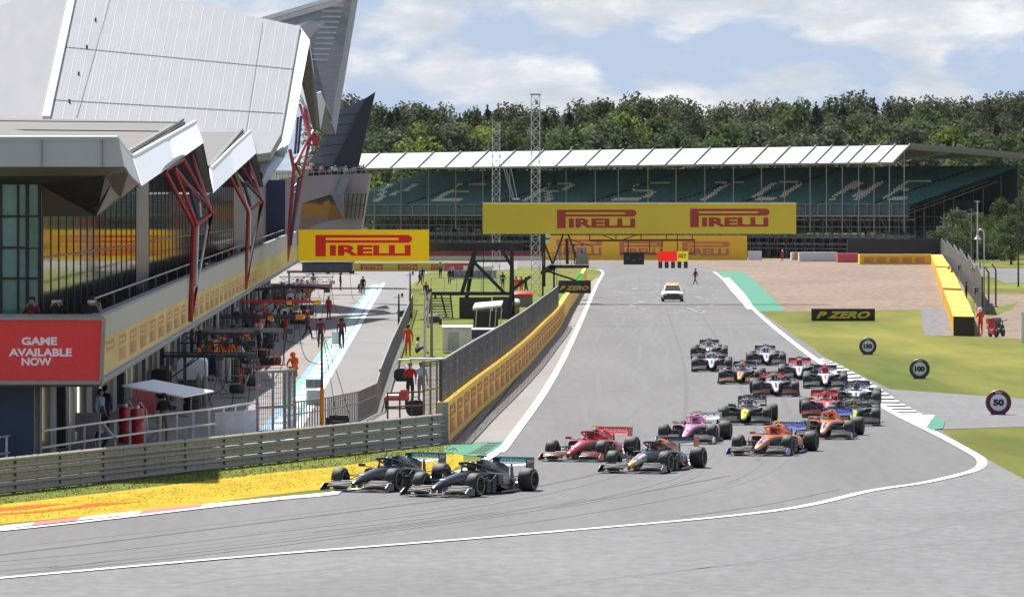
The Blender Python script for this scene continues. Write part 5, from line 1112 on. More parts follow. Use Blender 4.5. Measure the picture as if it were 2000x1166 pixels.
# ================================================================ PEOPLE
def joints(p):
    J = dict(pelvis=(0, 0, .95, .13), spine=(0, .01, 1.14, .125), chest=(0, 0, 1.33, .145), neck=(0, .005, 1.49, .055), chin=(0, -.015, 1.575, .082), head=(0, -.01, 1.655, .095), crown=(0, .0, 1.72, .07), nose=(0, -.115, 1.625, .014))
    for n, s in (('l', 1), ('r', -1)):
        J.update({'sh' + n: (s * .175, 0, 1.42, .075), 'el' + n: (s * .235, .03, 1.14, .05), 'wr' + n: (s * .245, -.05, .91, .032), 'pa' + n: (s * .245, -.075, .845, .036), 'hip' + n: (s * .09, 0, .90, .098), 'kn' + n: (s * .10, -.02, .50, .066), 'an' + n: (s * .105, .02, .10, .045), 'to' + n: (s * .12, -.14, .045, .042)})
    def mv(**k):
        for a, b in k.items(): J[a] = (*b, J[a][3])
    if p == 'walk':
        mv(knl=(.09, -.16, .53), anl=(.09, -.26, .12), tol=(.10, -.42, .08), knr=(-.09, .06, .50), anr=(-.09, .34, .15), tor=(-.10, .22, .05), ell=(.24, .12, 1.16), wrl=(.25, .16, .92), pal=(.25, .16, .85), elr=(-.24, -.06, 1.15), wrr=(-.24, -.22, .97), par=(-.24, -.27, .92))
    if p == 'arms':   # forearms raised in front, holding
        mv(ell=(.25, -.05, 1.17), wrl=(.15, -.27, 1.22), pal=(.11, -.33, 1.24), elr=(-.25, -.05, 1.17), wrr=(-.15, -.27, 1.20), par=(-.11, -.33, 1.22))
    if p == 'up':     # hands up at the face
        mv(ell=(.27, -.10, 1.22), wrl=(.13, -.17, 1.46), pal=(.09, -.17, 1.53), elr=(-.27, -.10, 1.22), wrr=(-.13, -.17, 1.46), par=(-.09, -.17, 1.53))
    if p == 'crouch':
        d = .47
        for k in ('pelvis', 'spine', 'chest', 'neck', 'chin', 'head', 'crown', 'nose', 'shl', 'shr'): J[k] = (J[k][0], J[k][1] - (0 if k == 'pelvis' else (J[k][2] - .95) * .45), J[k][2] - d - (0 if k == 'pelvis' else (J[k][2] - .95) * .12), J[k][3])
        mv(hipl=(.10, 0, .43), hipr=(-.10, 0, .43), knl=(.16, -.38, .52), knr=(-.16, -.36, .50), anl=(.13, -.12, .10), anr=(-.13, -.10, .10), tol=(.14, -.28, .045), tor=(-.14, -.26, .045), ell=(.26, -.38, .66), wrl=(.2, -.55, .52), pal=(.19, -.6, .47), elr=(-.26, -.38, .66), wrr=(-.2, -.55, .52), par=(-.19, -.6, .47))
    if p == 'sit':
        for k in ('pelvis', 'spine', 'chest', 'neck', 'chin', 'head', 'crown', 'nose', 'shl', 'shr'): J[k] = (J[k][0], J[k][1] - (J[k][2] - .95) * .15, J[k][2] - .80, J[k][3])
        mv(hipl=(.10, -.02, .13), hipr=(-.10, -.02, .13), knl=(.17, -.36, .40), knr=(-.17, -.36, .38), anl=(.13, -.58, .09), anr=(-.13, -.56, .09), tol=(.14, -.72, .05), tor=(-.14, -.70, .05), ell=(.26, -.16, .36), wrl=(.18, -.36, .46), pal=(.15, -.42, .47), elr=(-.26, -.16, .36), wrr=(-.18, -.36, .46), par=(-.15, -.42, .47))
    return J
BONES = [('pelvis', 'spine', 2), ('spine', 'chest', 1), ('chest', 'neck', 1), ('neck', 'chin', 0), ('chin', 'head', 0), ('head', 'crown', 4), ('chin', 'nose', 0)]
for n in 'lr': BONES += [('chest', 'sh' + n, 1), ('sh' + n, 'el' + n, 1), ('el' + n, 'wr' + n, 1), ('wr' + n, 'pa' + n, 0), ('pelvis', 'hip' + n, 2), ('hip' + n, 'kn' + n, 2), ('kn' + n, 'an' + n, 2), ('an' + n, 'to' + n, 3)]
def body_mesh(p):
    J = joints(p); names = list(J); V = [Vector(J[k][:3]) for k in names]; RD = [J[k][3] for k in names]; E = [(names.index(a), names.index(b)) for a, b, _ in BONES]
    reg = [(V[a], V[b], BONES[i][2]) for i, (a, b) in enumerate(E)]
    for n, s in (('l', 1), ('r', -1)):       # four fingers and a thumb on each hand
        w, pa = Vector(J['wr' + n][:3]), Vector(J['pa' + n][:3]); d = (pa - w).normalized(); sd = d.cross(Vector((s * 1.0, .2, .1))).normalized()
        inw = d.cross(sd).normalized() * (1 if d.cross(sd).dot(Vector((-s, 0, 0))) > 0 else -1)
        for k in range(5):
            i0 = names.index('pa' + n); off = sd * (.028 - .018 * k); ln_ = [.055, .075, .08, .074, .06][k]
            if k == 0: a, b = w.lerp(pa, .8) + sd * .04, w.lerp(pa, .9) + sd * .055 + d * .03 + inw * .015
            else: a, b = pa + off + d * ln_ * .55, pa + off + d * ln_ + inw * .022
            V += [a, b]; RD += [.010, .008]; E += [(i0, len(V) - 2), (len(V) - 2, len(V) - 1)]; reg.append((a, b, 0))
    me = bpy.data.meshes.new('sk'); me.from_pydata(V, E, []); o = bpy.data.objects.new('sk', me); C.objects.link(o)
    sk = o.modifiers.new('skin', 'SKIN'); 
    if not me.skin_vertices: me.skin_vertices.new() if hasattr(me.skin_vertices, 'new') else None
    for i, v in enumerate(me.skin_vertices[0].data): v.radius = (RD[i], RD[i]); v.use_root = (i == 0)
    ss = o.modifiers.new('s', 'SUBSURF'); ss.levels = 1; ss.render_levels = 1
    dg = bpy.context.evaluated_depsgraph_get(); out = bpy.data.meshes.new_from_object(o.evaluated_get(dg)); bpy.data.objects.remove(o)
    out.name = 'body_' + p; out.materials.clear()
    for m in (skin_m, mid_grey, dark_grey, black, black): out.materials.append(m)
    def dist(c, a, b): ab = b - a; t = max(0, min(1, (c - a).dot(ab) / ab.length_squared)); return (c - a - ab * t).length
    for f in out.polygons: f.material_index = min(reg, key=lambda r: dist(f.center, r[0], r[1]))[2]; f.use_smooth = True
    return out, Vector(J['head'][:3])
POSES = {}
def body_of(p):
    if p not in POSES: POSES[p] = body_mesh(p)
    return POSES[p]
HW = {}
def headwear(kind):
    if kind not in HW:
        mb = MB()
        if kind == 'helmet': mb.lathe([(.0, .145), (.07, .135), (.125, .07), (.135, -.0), (.125, -.09), (.10, -.12)], 14, 'Z')
        elif kind == 'cap': mb.lathe([(.0, .105), (.06, .10), (.10, .06), (.112, .01), (.110, -.01)], 14, 'Z'); mb.slab([(-.08, -.07, .01), (.08, -.07, .01), (.06, -.18, -.005), (-.06, -.18, -.005)], (0, 0, .012))
        elif kind == 'hair': mb.lathe([(.0, .104), (.06, .098), (.098, .06), (.106, .02), (.100, .005)], 14, 'Z', (0, .018, .0)); mb.lathe([(.0, .07), (.085, .05), (.095, .0), (.085, -.06), (.0, -.07)], 12, 'Z', (0, .035, -.02))
        elif kind == 'mask': mb.rings([[(.098 * math.cos(t) * s, .098 * math.sin(t) * s - .012, z) for t in [math.pi * (1.12 + .76 * i / 8) for i in range(9)]] for s, z in ((.98, -.085), (1.06, -.05), (1.0, -.015))], cap=False)
        HW[kind] = mb.mesh(kind, [black], 50)
    return HW[kind]
CT = {k: mat('cloth_' + k, c, .85, var=.12, scale=6) for k, c in dict(black=(.018, .018, .022), navy=(.02, .03, .07), red=(.42, .02, .022), orange=(.72, .15, .01), marshal=(.68, .085, .015), white=(.62, .62, .62), blue=(.10, .22, .50), pale=(.36, .46, .62), khaki=(.22, .18, .12), grey=(.18, .18, .19), maroon=(.17, .02, .035), pink=(.6, .3, .35), green=(.05, .25, .10), tan=(.4, .3, .22), teal=(.02, .18, .18)).items()}
HC_ = {'dark': mat('hair_dark', (.018, .012, .01), .7, var=.2), 'fair': mat('hair_fair', (.20, .13, .06), .7, var=.2), **CT}
def person(p, z, pose, top, legs, label, face=0.0, hw=('hair', 'dark'), group=None, scale=1.0, skin=None, mask=False, name='person'):
    me, hd = body_of(pose); o = bpy.data.objects.new(name, me); C.objects.link(o); o.location = (p.x, p.y, z); o.rotation_euler = (0, 0, R(face)); o.scale = (scale,) * 3
    tag(o, label, 'person', group)
    for i, m in enumerate((skin or skin_m, CT[top], CT[legs], CT['black'], HC_['dark'])): setmat(o, i, m)
    h = bpy.data.objects.new({'hair': 'hair', 'cap': 'cap', 'helmet': 'helmet'}[hw[0]], headwear(hw[0])); C.objects.link(h); h.parent = o; h.location = hd; setmat(h, 0, HC_[hw[1]])
    if mask: k = bpy.data.objects.new('face_mask', headwear('mask')); C.objects.link(k); k.parent = o; k.location = hd; setmat(k, 0, CT['white'])
    return o
def at(px, py): return G(px, py)
# pit lane
G1 = 'pit crew on the apron'
for (px, py, pose, top, legs, face, hw, lab) in [
 (320, 868, 'arms', 'black', 'khaki', 170, ('hair', 'dark'), 'man in black shirt and khaki shorts beside the white canopy trolley'),
 (196, 858, 'stand', 'pale', 'navy', 60, ('hair', 'dark'), 'person in pale blue shirt near the grey notice box'),
 (206, 850, 'stand', 'navy', 'black', 150, ('hair', 'dark'), 'person in dark blue standing behind the one in pale blue shirt'),
 (190, 884, 'crouch', 'white', 'navy', 100, ('hair', 'dark'), 'bent person in white and blue in front of the grey notice box'),
 (436, 731, 'stand', 'orange', 'orange', 20, ('helmet', 'orange'), 'standing mechanic in full orange with orange helmet, front of the orange trio'),
 (449, 732, 'arms', 'orange', 'orange', 160, ('helmet', 'blue'), 'orange clad mechanic with blue helmet in the middle of the trio'),
 (466, 730, 'walk', 'orange', 'orange', -70, ('helmet', 'black'), 'orange clad mechanic with black helmet on the right of the trio'),
 (377, 764, 'crouch', 'blue', 'blue', 80, ('hair', 'dark'), 'person in bright blue bending below the white machine cover'),
 (576, 738, 'crouch', 'marshal', 'orange', 200, ('helmet', 'orange'), 'crouching mechanic in orange at the edge of the painted lane'),
 (642, 626, 'stand', 'red', 'red', 30, ('cap', 'white'), 'mechanic in all red with white cap at the end of the curved black boom'),
 (557, 664, 'arms', 'red', 'red', -40, ('helmet', 'black'), 'red clad mechanic with black helmet below the red and white boom'),
 (601, 664, 'walk', 'maroon', 'black', 60, ('helmet', 'red'), 'mechanic in maroon top and black trousers walking from the red boom'),
 (626, 680, 'stand', 'maroon', 'black', 190, ('hair', 'dark'), 'person in maroon top standing beside the tall orange footed pole'),
 (667, 681, 'stand', 'maroon', 'black', 180, ('helmet', 'black'), 'person in maroon pushing a white trolley along the painted lane'),
 (709, 576, 'stand', 'black', 'black', 0, ('hair', 'dark'), 'person all in black walking alone at the far end of the painted lane'),
 (480, 668, 'stand', 'navy', 'black', 90, ('helmet', 'black'), 'dark clad mechanic standing before the garages left of the orange booms'),
 (462, 655, 'walk', 'black', 'black', 40, ('helmet', 'white'), 'black clad mechanic with white helmet in front of the middle garage'),
 (500, 640, 'arms', 'grey', 'black', 200, ('helmet', 'grey'), 'grey clad mechanic by the red boom garage'),
 (545, 618, 'stand', 'black', 'black', 20, ('helmet', 'red'), 'black clad mechanic with red helmet below the silver truss'),
 (520, 600, 'walk', 'navy', 'navy', 120, ('helmet', 'white'), 'navy clad mechanic with white helmet near the far garages'),
 (600, 585, 'stand', 'pink', 'black', 60, ('hair', 'fair'), 'person in pink top near the pale pink truss'),
 (612, 570, 'stand', 'navy', 'black', 0, ('helmet', 'navy'), 'navy clad person below the far end of the truss'),
 (665, 568, 'stand', 'black', 'black', 100, ('helmet', 'black'), 'black clad person beside the hoses near the lane start'),
 (390, 700, 'stand', 'black', 'navy', 200, ('helmet', 'white'), 'mechanic with white helmet standing behind the white machine cover'),
 (362, 690, 'stand', 'grey', 'black', 90, ('helmet', 'black'), 'grey clad mechanic behind the white machine cover near the garage'),
 (700, 573, 'crouch', 'grey', 'black', 60, ('cap', 'white'), 'crouching person with white cap near the start of the painted lane')]:
    p = at(px, py); person(p, 0.012, pose, top, legs, lab, face, hw, G1)
# marshals, lawn, far
for (px, py, pose, top, legs, face, hw, lab, z) in [
 (797, 697, 'stand', 'marshal', 'marshal', 180, ('hair', 'dark'), 'marshal in bright orange red overalls standing on the lawn by the pit lane fence', .02),
 (813, 692, 'sit', 'white', 'navy', 90, ('hair', 'dark'), 'person in white shirt sitting on the grass beside the standing marshal', .02),
 (801, 792, 'arms', 'red', 'black', 170, ('cap', 'grey'), 'man in red and white vest with grey cap at the red cart', .02),
 (823, 790, 'stand', 'pale', 'grey', 170, ('hair', 'fair'), 'man in pale shirt beside the man at the red cart', .02),
 (866, 792, 'stand', 'marshal', 'black', 120, ('hair', 'dark'), 'marshal in orange jacket squeezed against the end of the pit wall fence', .02),
 (825, 553, 'stand', 'navy', 'black', 10, ('hair', 'dark'), 'person in navy standing by the post at the pit entry', .02),
 (860, 562, 'arms', 'grey', 'navy', 30, ('hair', 'dark'), 'person in grey top on the deck of the black gantry', .9),
 (878, 556, 'stand', 'navy', 'black', -30, ('hair', 'fair'), 'person in navy top standing on the far side of the lawn', .02),
 (884, 548, 'stand', 'pink', 'black', 40, ('hair', 'dark'), 'person in pink shirt at the far side of the lawn', .02),
 (832, 590, 'stand', 'maroon', 'black', 20, ('cap', 'red'), 'person in maroon with red cap on the stair side of the gantry', .02),
 (833, 617, 'crouch', 'marshal', 'orange', 90, ('helmet', 'orange'), 'crouching marshal in orange at the pit lane fence', .02),
 (982, 566, 'stand', 'black', 'black', 0, ('hair', 'dark'), 'person all in black under the black gantry', .02),
 (1008, 577, 'stand', 'marshal', 'orange', 20, ('hair', 'dark'), 'marshal in red leaning by the fence behind the gantry, left one', .02),
 (1018, 577, 'stand', 'red', 'orange', -20, ('hair', 'fair'), 'marshal in red top and orange trousers behind the gantry', .02),
 (1027, 578, 'walk', 'black', 'black', 70, ('hair', 'dark'), 'dark clad person walking behind the red marshals', .02),
 (820, 560, 'walk', 'maroon', 'black', 90, ('helmet', 'green'), 'person in maroon with green helmet beside the pit entry post', .02),
 (1358, 557, 'walk', 'maroon', 'maroon', -60, ('hair', 'dark'), 'lone person in maroon striding across the empty track', .02),
 (1915, 656, 'arms', 'marshal', 'marshal', 200, ('helmet', 'white'), 'marshal in bright orange at the end of the tyre barrier', .02),
 (1859, 556, 'stand', 'red', 'red', 60, ('hair', 'dark'), 'nearer of the two red clad marshals behind the yellow barrier', .02),
 (1853, 549, 'stand', 'marshal', 'red', 60, ('cap', 'white'), 'farther red clad marshal with white cap behind the yellow barrier', .02),
 (1887, 590, 'stand', 'black', 'navy', 90, ('hair', 'dark'), 'dark clad person against the fence behind the yellow barrier', .02),
 (1528, 511, 'stand', 'red', 'red', 0, ('helmet', 'white'), 'marshal in red under the scaffold beside the orange barrier block', .02)]:
    p = at(px, py); person(p, z, pose, top, legs, lab, face, hw)
# balcony and terrace
for (px, Y, top, pose, face, lab, mk) in [
 (63, 182, 'maroon', 'up', -10, 'person in dark red top at the left end of the front balcony', False), (105, 182, 'black', 'up', 20, 'person in black raising hands above the red screen', True), (118, 182.6, 'black', 'stand', -30, 'person in black with white face mask above the red screen', True),
 (176, 182, 'black', 'stand', 10, 'person in black with face mask near the balcony corner, left of the pair', True), (187, 182.5, 'grey', 'arms', 0, 'person in dark grey with face mask near the balcony corner, right of the pair', True), (201, 183, 'tan', 'up', 60, 'person with raised tan arms at the balcony corner', False),
 (437, 300, 'pale', 'stand', 60, 'person in pale blue shirt with white cap leaning on the long balcony', False), (447, 306, 'white', 'stand', 60, 'person in white shirt beside the pale blue shirt on the long balcony', False), (453, 312, 'grey', 'stand', 40, 'person in grey next to the white shirt on the long balcony', False), (422, 290, 'black', 'stand', 70, 'person in black left of the pale blue shirt on the long balcony', False)]:
    x = (px - 1000) / F * Y; x = min(x, XB(Y) - .35); person(Vector((x, Y, 0)), 3.56, pose, top, 'black', lab, face, ('cap', 'white') if 'cap' in lab else ('hair', 'dark'), None, mask=mk)
rnd = random.Random(9)
for k in range(16):
    Y = 355 + k * 9 + rnd.uniform(-3, 3); person(Vector((XB(Y) - .5 - rnd.random() * .5, Y, 0)), 3.65, rnd.choice(['stand', 'arms', 'up']), rnd.choice(['red', 'red', 'maroon', 'black', 'navy', 'white']), 'black', 'team member in the row along the far half of the long balcony', rnd.uniform(20, 90), ('hair', 'dark'), 'people along the far half of the long balcony')
for k in range(44):
    px = 560 + rnd.uniform(0, 160); px = 598 + k * 2.75 + rnd.uniform(-1, 1) if k < 42 else px; Y = 601 + rnd.uniform(0, 5); x = (px - 1000) / F * Y
    person(Vector((x, Y, 0)), 10.75 + rnd.uniform(-.05, .35), rnd.choice(['stand', 'stand', 'arms', 'up']), rnd.choice(['white', 'white', 'black', 'navy', 'grey', 'pale', 'tan', 'white', 'pink']), rnd.choice(['black', 'navy', 'grey']), 'spectator in the packed row behind the far terrace rail', rnd.uniform(-40, 40), ('hair', rnd.choice(['dark', 'fair', 'dark', 'white'])), 'spectators on the far terrace')

# ================================================================ PIT EQUIPMENT
def obj1(mb, name, m, label, cat, group=None, smooth=40, **k): return mb.build(name, m, None, smooth, label=label, cat=cat, group=group, **k)
# overhead booms with hoses : (pixel of root on the garage side, pixel of the tip, height px row, colours)
def boom(px0, px1, py_g, z, label, m_beam, m_tip, style=0, hoses=3):
    Y = 92000 / (py_g - 410); x0, x1 = (px0 - 1000) / F * Y, (px1 - 1000) / F * Y; e = empty('pit_gantry', (x0, Y, 0), 0, label, 'pit gantry', 'overhead gantries in front of the garages'); w = x1 - x0
    mb = MB()
    if style == 0: mb.bar((0, 0, z), (w, 0, z), .12, .14); mb.bar((0, .5, z + .12), (w * .9, .4, z + .1), .06)
    elif style == 1:
        for k in range(8): a, b = k / 8, (k + 1) / 8; mb.bar((w * a, 0, z + .25 * math.sin(a * 2.6)), (w * b, 0, z + .25 * math.sin(b * 2.6)), .14, .18)
    else:
        for dz, dy in ((0, 0), (.42, 0), (0, .5), (.42, .5)): mb.bar((0, dy, z + dz), (w, dy, z + dz), .06)
        n = max(3, int(w / .6))
        for k in range(n):
            a, b = w * k / n, w * (k + 1) / n; mb.bar((a, 0, z), (b, 0, z + .42), .04); mb.bar((a, .5, z + .42), (b, .5, z), .04); mb.bar((a, 0, z), (a, .5, z), .04)
    mb.build('boom', m_beam, e, smooth=0)
    mb = MB(); mb.box((w - .12, 0, z), (.42, .26, .26)); mb.build('boom_tip', m_tip, e); mb = MB(); mb.box((w * .62, 0, z - .06), (.3, .22, .22)); mb.build('wheel_gun', m_tip, e)
    mb = MB(); mb.bar((.2, 0, 0), (.2, 0, z), .14); mb.box((.2, 0, .08), (.7, .7, .16)); mb.bar((.2, 0, z * .55), (w * .4, 0, z - .05), .06); mb.build('mast', dark_grey, e, smooth=0)
    r = random.Random(int(px0))
    for k in range(hoses):
        xx = w * (.45 + .5 * k / max(1, hoses - 1)); mb = MB(); sx_ = r.uniform(-.8, .8)
        mb.tube(smooth_line([Vector(q) for q in ((xx, 0, z), (xx + .12 * sx_, .05, z - .7), (xx + .3 * sx_, .1, .9), (xx + sx_ * .75, .1, .25), (xx + sx_ * 1.5, .3, .05), (xx + sx_ * 2.0, 1.6, .04))], 4), .019, 5); mb.build('hose', black, e)
    return e
boom(318, 498, 800, 2.15, 'nearest black pit gantry over the dark garage floor', black, dark_grey, 0, 4)
boom(352, 495, 772, 2.25, 'second black pit gantry with long hoses near the white machine cover', black, black, 2, 3)
boom(395, 568, 745, 2.35, 'silver grey pit gantry above the orange mechanics', mid_grey, dark_grey, 0, 3)
boom(428, 590, 712, 2.45, 'black pit gantry with orange tips', black, mat('gantry_orange', (.75, .2, .01), .5), 0, 4)
boom(468, 624, 672, 2.5, 'red and white pit gantry with yellow tip', red_paint, mat('gantry_yellow', (.8, .5, .02), .5), 0, 3)
boom(484, 642, 644, 2.6, 'curved black pit gantry behind the red one', black, dark_grey, 1, 4)
boom(545, 652, 616, 2.5, 'silver truss pit gantry with pale pink panel', silver, silver, 2, 2)
boom(560, 690, 590, 2.6, 'farthest dark pit gantry by the start of the painted lane', dark_grey, black, 0, 3)
mb = MB(); Y = 92000 / (616 - 410); mb.slab([W(580, 562, Y), W(648, 562, Y), W(648, 555, Y), W(580, 555, Y)], (0, .1, 0)); obj1(mb, 'pink_panel', mat('pale_pink_panel', (.45, .22, .30), .5), 'pale pink panel hung on the silver truss gantry', 'sign panel', smooth=0)
# clutter before each garage : tyre stacks, tool cabinets, jacks, cylinders
cabs = [red_paint, dark_grey, mid_grey, navy_m, mat('cabinet_orange', (.6, .15, .01), .5), mat('cabinet_silver', (.42, .42, .44), .4)]
rnd = random.Random(31)
tstack = None
def tyre_stack(p, n, lab):
    e = empty('tyre_stack', p, rnd.uniform(0, 3), lab, 'tyre stack', 'tyre stacks outside the garages')
    for k in range(n):
        mb = MB(); mb.lathe([(.18, -.17), (.28, -.18), (.325, -.14), (.335, 0), (.325, .14), (.28, .18), (.18, .17), (.18, -.17)], 18, 'Z', (0, 0, .18 + k * .37)); mb.build('tyre', rubber, e)
    return e
def cabinet(p, w, d, h, m, lab, rz=0.0):
    e = empty('tool_cabinet', p, rz, lab, 'tool cabinet', 'tool cabinets outside the garages'); mb = MB(); mb.box((0, 0, h / 2 + .08), (w, d, h)); mb.build('cabinet_body', m, e, smooth=0)
    for k in range(3): mb = MB(); mb.box((0, -d / 2 - .012, .2 + h * (k + .4) / 3), (w * .9, .02, h / 3 * .85)); mb.bar((-.2, -d / 2 - .04, .22 + h * (k + .5) / 3), (.2, -d / 2 - .04, .22 + h * (k + .5) / 3), .02); mb.build('drawer', m, e, smooth=0)
    mb = MB(); [mb.lathe([(0, -.03), (.07, -.03), (.07, .03), (0, .03)], 10, 'X', (sx_ * w * .4, sy_ * d * .35, .07)) for sx_ in (-1, 1) for sy_ in (-1, 1)]; mb.build('castors', black, e)
    mb = MB(); mb.box((w * .1, 0, h + .2), (w * .4, d * .5, .22)); mb.box((-w * .25, 0, h + .14), (w * .25, d * .4, .1)); mb.build('tool_box', mid_grey, e, smooth=0); return e
cols_n = ['red', 'dark grey', 'mid grey', 'navy', 'orange', 'silver']
for k in range(13):
    Y = 232 + k * 17 + rnd.uniform(-3, 3); x = XW(Y) + 1.2 + rnd.uniform(0, 1.2); ci = k % 6
    cabinet(Vector((x, Y, 0.012)), .9, .6, rnd.uniform(.9, 1.25), cabs[ci], f'{cols_n[ci]} tool cabinet standing before the garage openings', rnd.uniform(-.4, .4))
    if k % 2 == 0: tyre_stack(Vector((x + 1.6, Y + 5, .012)), 3 + k % 2, 'stack of bare black tyres on the apron outside the garages')
for k in range(6):
    Y = 236 + k * 36; x = XB(Y) + 1.4; e = empty('gas_trolley', (x, Y, .012), rnd.uniform(-.5, .5), 'hand trolley with two grey gas cylinders near the garages', 'trolley', 'gas trolleys near the garages')
    for s in (-1, 1): mb = MB(); mb.lathe([(.0, .12), (.11, .14), (.115, .2), (.115, 1.2), (.07, 1.32), (.03, 1.36), (.03, 1.46), (0, 1.46)], 12, 'Z', (s * .14, 0, 0)); mb.build('cylinder', [mid_grey, mat('cylinder_white', (.5, .5, .52), .4)][k % 2], e)
    mb = MB(); mb.tube([(-.3, .15, .1), (-.3, .2, 1.3), (.3, .2, 1.3), (.3, .15, .1)], .02, 6); mb.box((0, 0, .1), (.6, .4, .04)); mb.build('trolley_frame', steel, e)
crnd = random.Random(77)
for k in range(26):
    Y = 262 + k * 11 + crnd.uniform(-4, 4); x = XB(Y) + crnd.uniform(-.6, 2.4); c_ = crnd.choice(['black', 'navy', 'red', 'grey', 'maroon', 'black', 'white', 'orange'])
    person(Vector((x, Y, 0)), .012, crnd.choice(['stand', 'walk', 'arms', 'crouch', 'stand']), c_, crnd.choice(['black', 'navy', 'black', c_]), 'mechanic in the shaded crowd close to the garage openings', crnd.uniform(-180, 180), ('helmet', crnd.choice(['black', 'white', 'red', 'grey', 'orange'])), 'mechanics crowding the garage fronts')
for k in range(22):
    Y = 250 + k * 12.5 + crnd.uniform(-3, 3); x = XB(Y) + crnd.uniform(.4, 3.2); e = empty('wheel_trolley', (x, Y, .012), crnd.uniform(0, 6.28), 'low wheel trolley with wrapped tyres and a jack handle on the shaded apron', 'wheel trolley', 'wheel trolleys on the shaded apron')
    mb = MB(); mb.box((0, 0, .16), (.8, 1.3, .06)); [mb.bar((a, b, .16), (a, b, .95), .04) for a in (-.36, .36) for b in (-.6, .6)]; mb.bar((-.36, -.6, .95), (.36, -.6, .95), .04); mb.bar((.2, .6, .2), (.5, 1.3, 1.0), .04); mb.build('trolley_frame', [steel, red_paint, black][k % 3], e, smooth=0)
    for q in range(2): mb = MB(); mb.lathe([(.17, -.17), (.28, -.18), (.33, -.1), (.33, .1), (.28, .18), (.17, .17), (.17, -.17)], 16, 'Z', (0, -.3 + .6 * q, .38)); mb.build('tyre', rubber, e)
# racing car shells and body panels laid out on the apron
for (px, py, m, lab) in [(540, 640, P_white, 'white bodywork panel propped below the curved black gantry'), (515, 650, P_red, 'red bodywork panel in front of the red gantry garage'), (505, 625, P_cream, 'pale curved bodywork panel propped near the far garages')]:
    p = G(px, py); mb = MB(); mb.rings([[(.5 * (1 - .5 * t) * math.cos(a), t * 1.2 - .6, .25 + .9 * t + .16 * math.sin(a)) for a in [math.pi * i / 8 for i in range(9)]] for t in [k / 6 for k in range(7)]], cap=False); mb.bar((0, .4, 0), (0, .4, .95), .06); obj1(mb, 'body_panel', m, lab, 'body panel', 'body panels propped on the apron', loc=p, rz=rnd.uniform(-.7, .7))
# white machine cover
p = G(376, 764); e = empty('covered_machine', p, 0, 'white rounded machine cover standing on dark wheels in the pit', 'covered machine'); mb = MB(); mb.loft([(-.5, 0, .60, .55, 1.35), (-.48, 0, .66, .5, 1.42), (.6, 0, .66, .5, 1.5), (.64, 0, .6, .55, 1.44)], 18, 0, 6); mb.build('cover', white, e)
mb = MB(); mb.box((0, 0, .32), (1.2, 1.0, .4)); [mb.lathe([(0, -.05), (.14, -.05), (.14, .05), (0, .05)], 12, 'X', (sx_ * .5, sy_ * .4, .14)) for sx_ in (-1, 1) for sy_ in (-1, 1)]; mb.build('chassis', dark_grey, e)
# canopy trolley
p = G(318, 862); Y = p.y; e = empty('canopy_trolley', p, 0, 'steel trolley with a tilted white canopy top beside the guard rail', 'canopy trolley'); S1 = F / Y
def rel(px, py, dy=0.0): q = W(px, py, Y + dy); return q - p
mb = MB(); a, b, c, d = rel(238, 752, -.6), rel(300, 741, 1.6), rel(418, 763, 1.2), rel(358, 774, -1.0); mb.slab([a, b, c, d], (0, 0, -.05)); mb.build('canopy', mat('canopy_white', (.85, .85, .85), .5, var=.03), e, smooth=0)
mb = MB()
for q0, q1 in [((268, 757), (256, 862)), ((374, 772), (370, 862)), ((330, 768), (324, 815)), ((306, 775), (308, 862)), ((256, 818), (370, 813)), ((256, 835), (312, 838)), ((300, 820), (372, 862)), ((312, 836), (280, 866)), ((256, 862), (370, 866))]: mb.bar(rel(*q0), rel(*q1), .045)
for q0, q1 in [((256, 818), (300, 812)), ((370, 813), (330, 808))]: mb.bar(rel(*q0, -.4), rel(*q1, .8), .04)
mb.build('trolley_frame', steel, e, smooth=0)
for q in ((262, 866), (308, 868), (366, 866)): mb = MB(); c = rel(*q); mb.lathe([(0, -.04), (.10, -.04), (.11, 0), (.10, .04), (0, .04)], 12, 'X', c); mb.build('castor', black, e)
# red drums, notice box
for px, py, lab in ((245, 868, 'left red fuel drum with hose on top, under the white canopy'), (268, 872, 'right red fuel drum, under the white canopy')):
    p = G(px, py); e = empty('fuel_drum', p, 0, lab, 'fuel drum', 'red fuel drums'); mb = MB(); mb.lathe([(0, .05), (.24, .05), (.255, .08), (.24, .4), (.255, .44), (.24, .48), (.24, .85), (.255, .89), (.24, .93), (.24, 1.24), (.2, 1.28), (0, 1.28)], 20, 'Z'); mb.build('drum', red_paint, e)
    mb = MB(); mb.tube([(0, 0, 1.26), (.02, 0, 1.42), (.12, 0, 1.5), (.3, .1, 1.2), (.35, .1, .5)], .025, 6); mb.lathe([(0, 0), (.08, 0), (.08, .12), (0, .12)], 10, 'Z', (0, 0, 1.27)); mb.build('pump', silver, e)
    mb = MB(); put_text(mb, 'RACE FUEL' if px < 250 else 'FUEL', (-.15, -.256, .62), (1, 0, 0), (0, 0, 1), .3, .07, bold=.02); 
p = G(172, 880); e = empty('notice_box', p, 0, 'grey notice box with faint lines of text by the navy wall', 'notice box'); mb = MB(); mb.box((0, 0, .95), (.84, .3, .62)); mb.box((0, 0, .32), (.5, .3, .64)); mb.build('box', concrete_g, e, smooth=0)
mb = MB(); [mb.box((0, -.153, 1.12 - k * .1), (.5 - .1 * (k % 2), .004, .03)) for k in range(3)]; mb.build('text_lines', mid_grey, e, smooth=0)
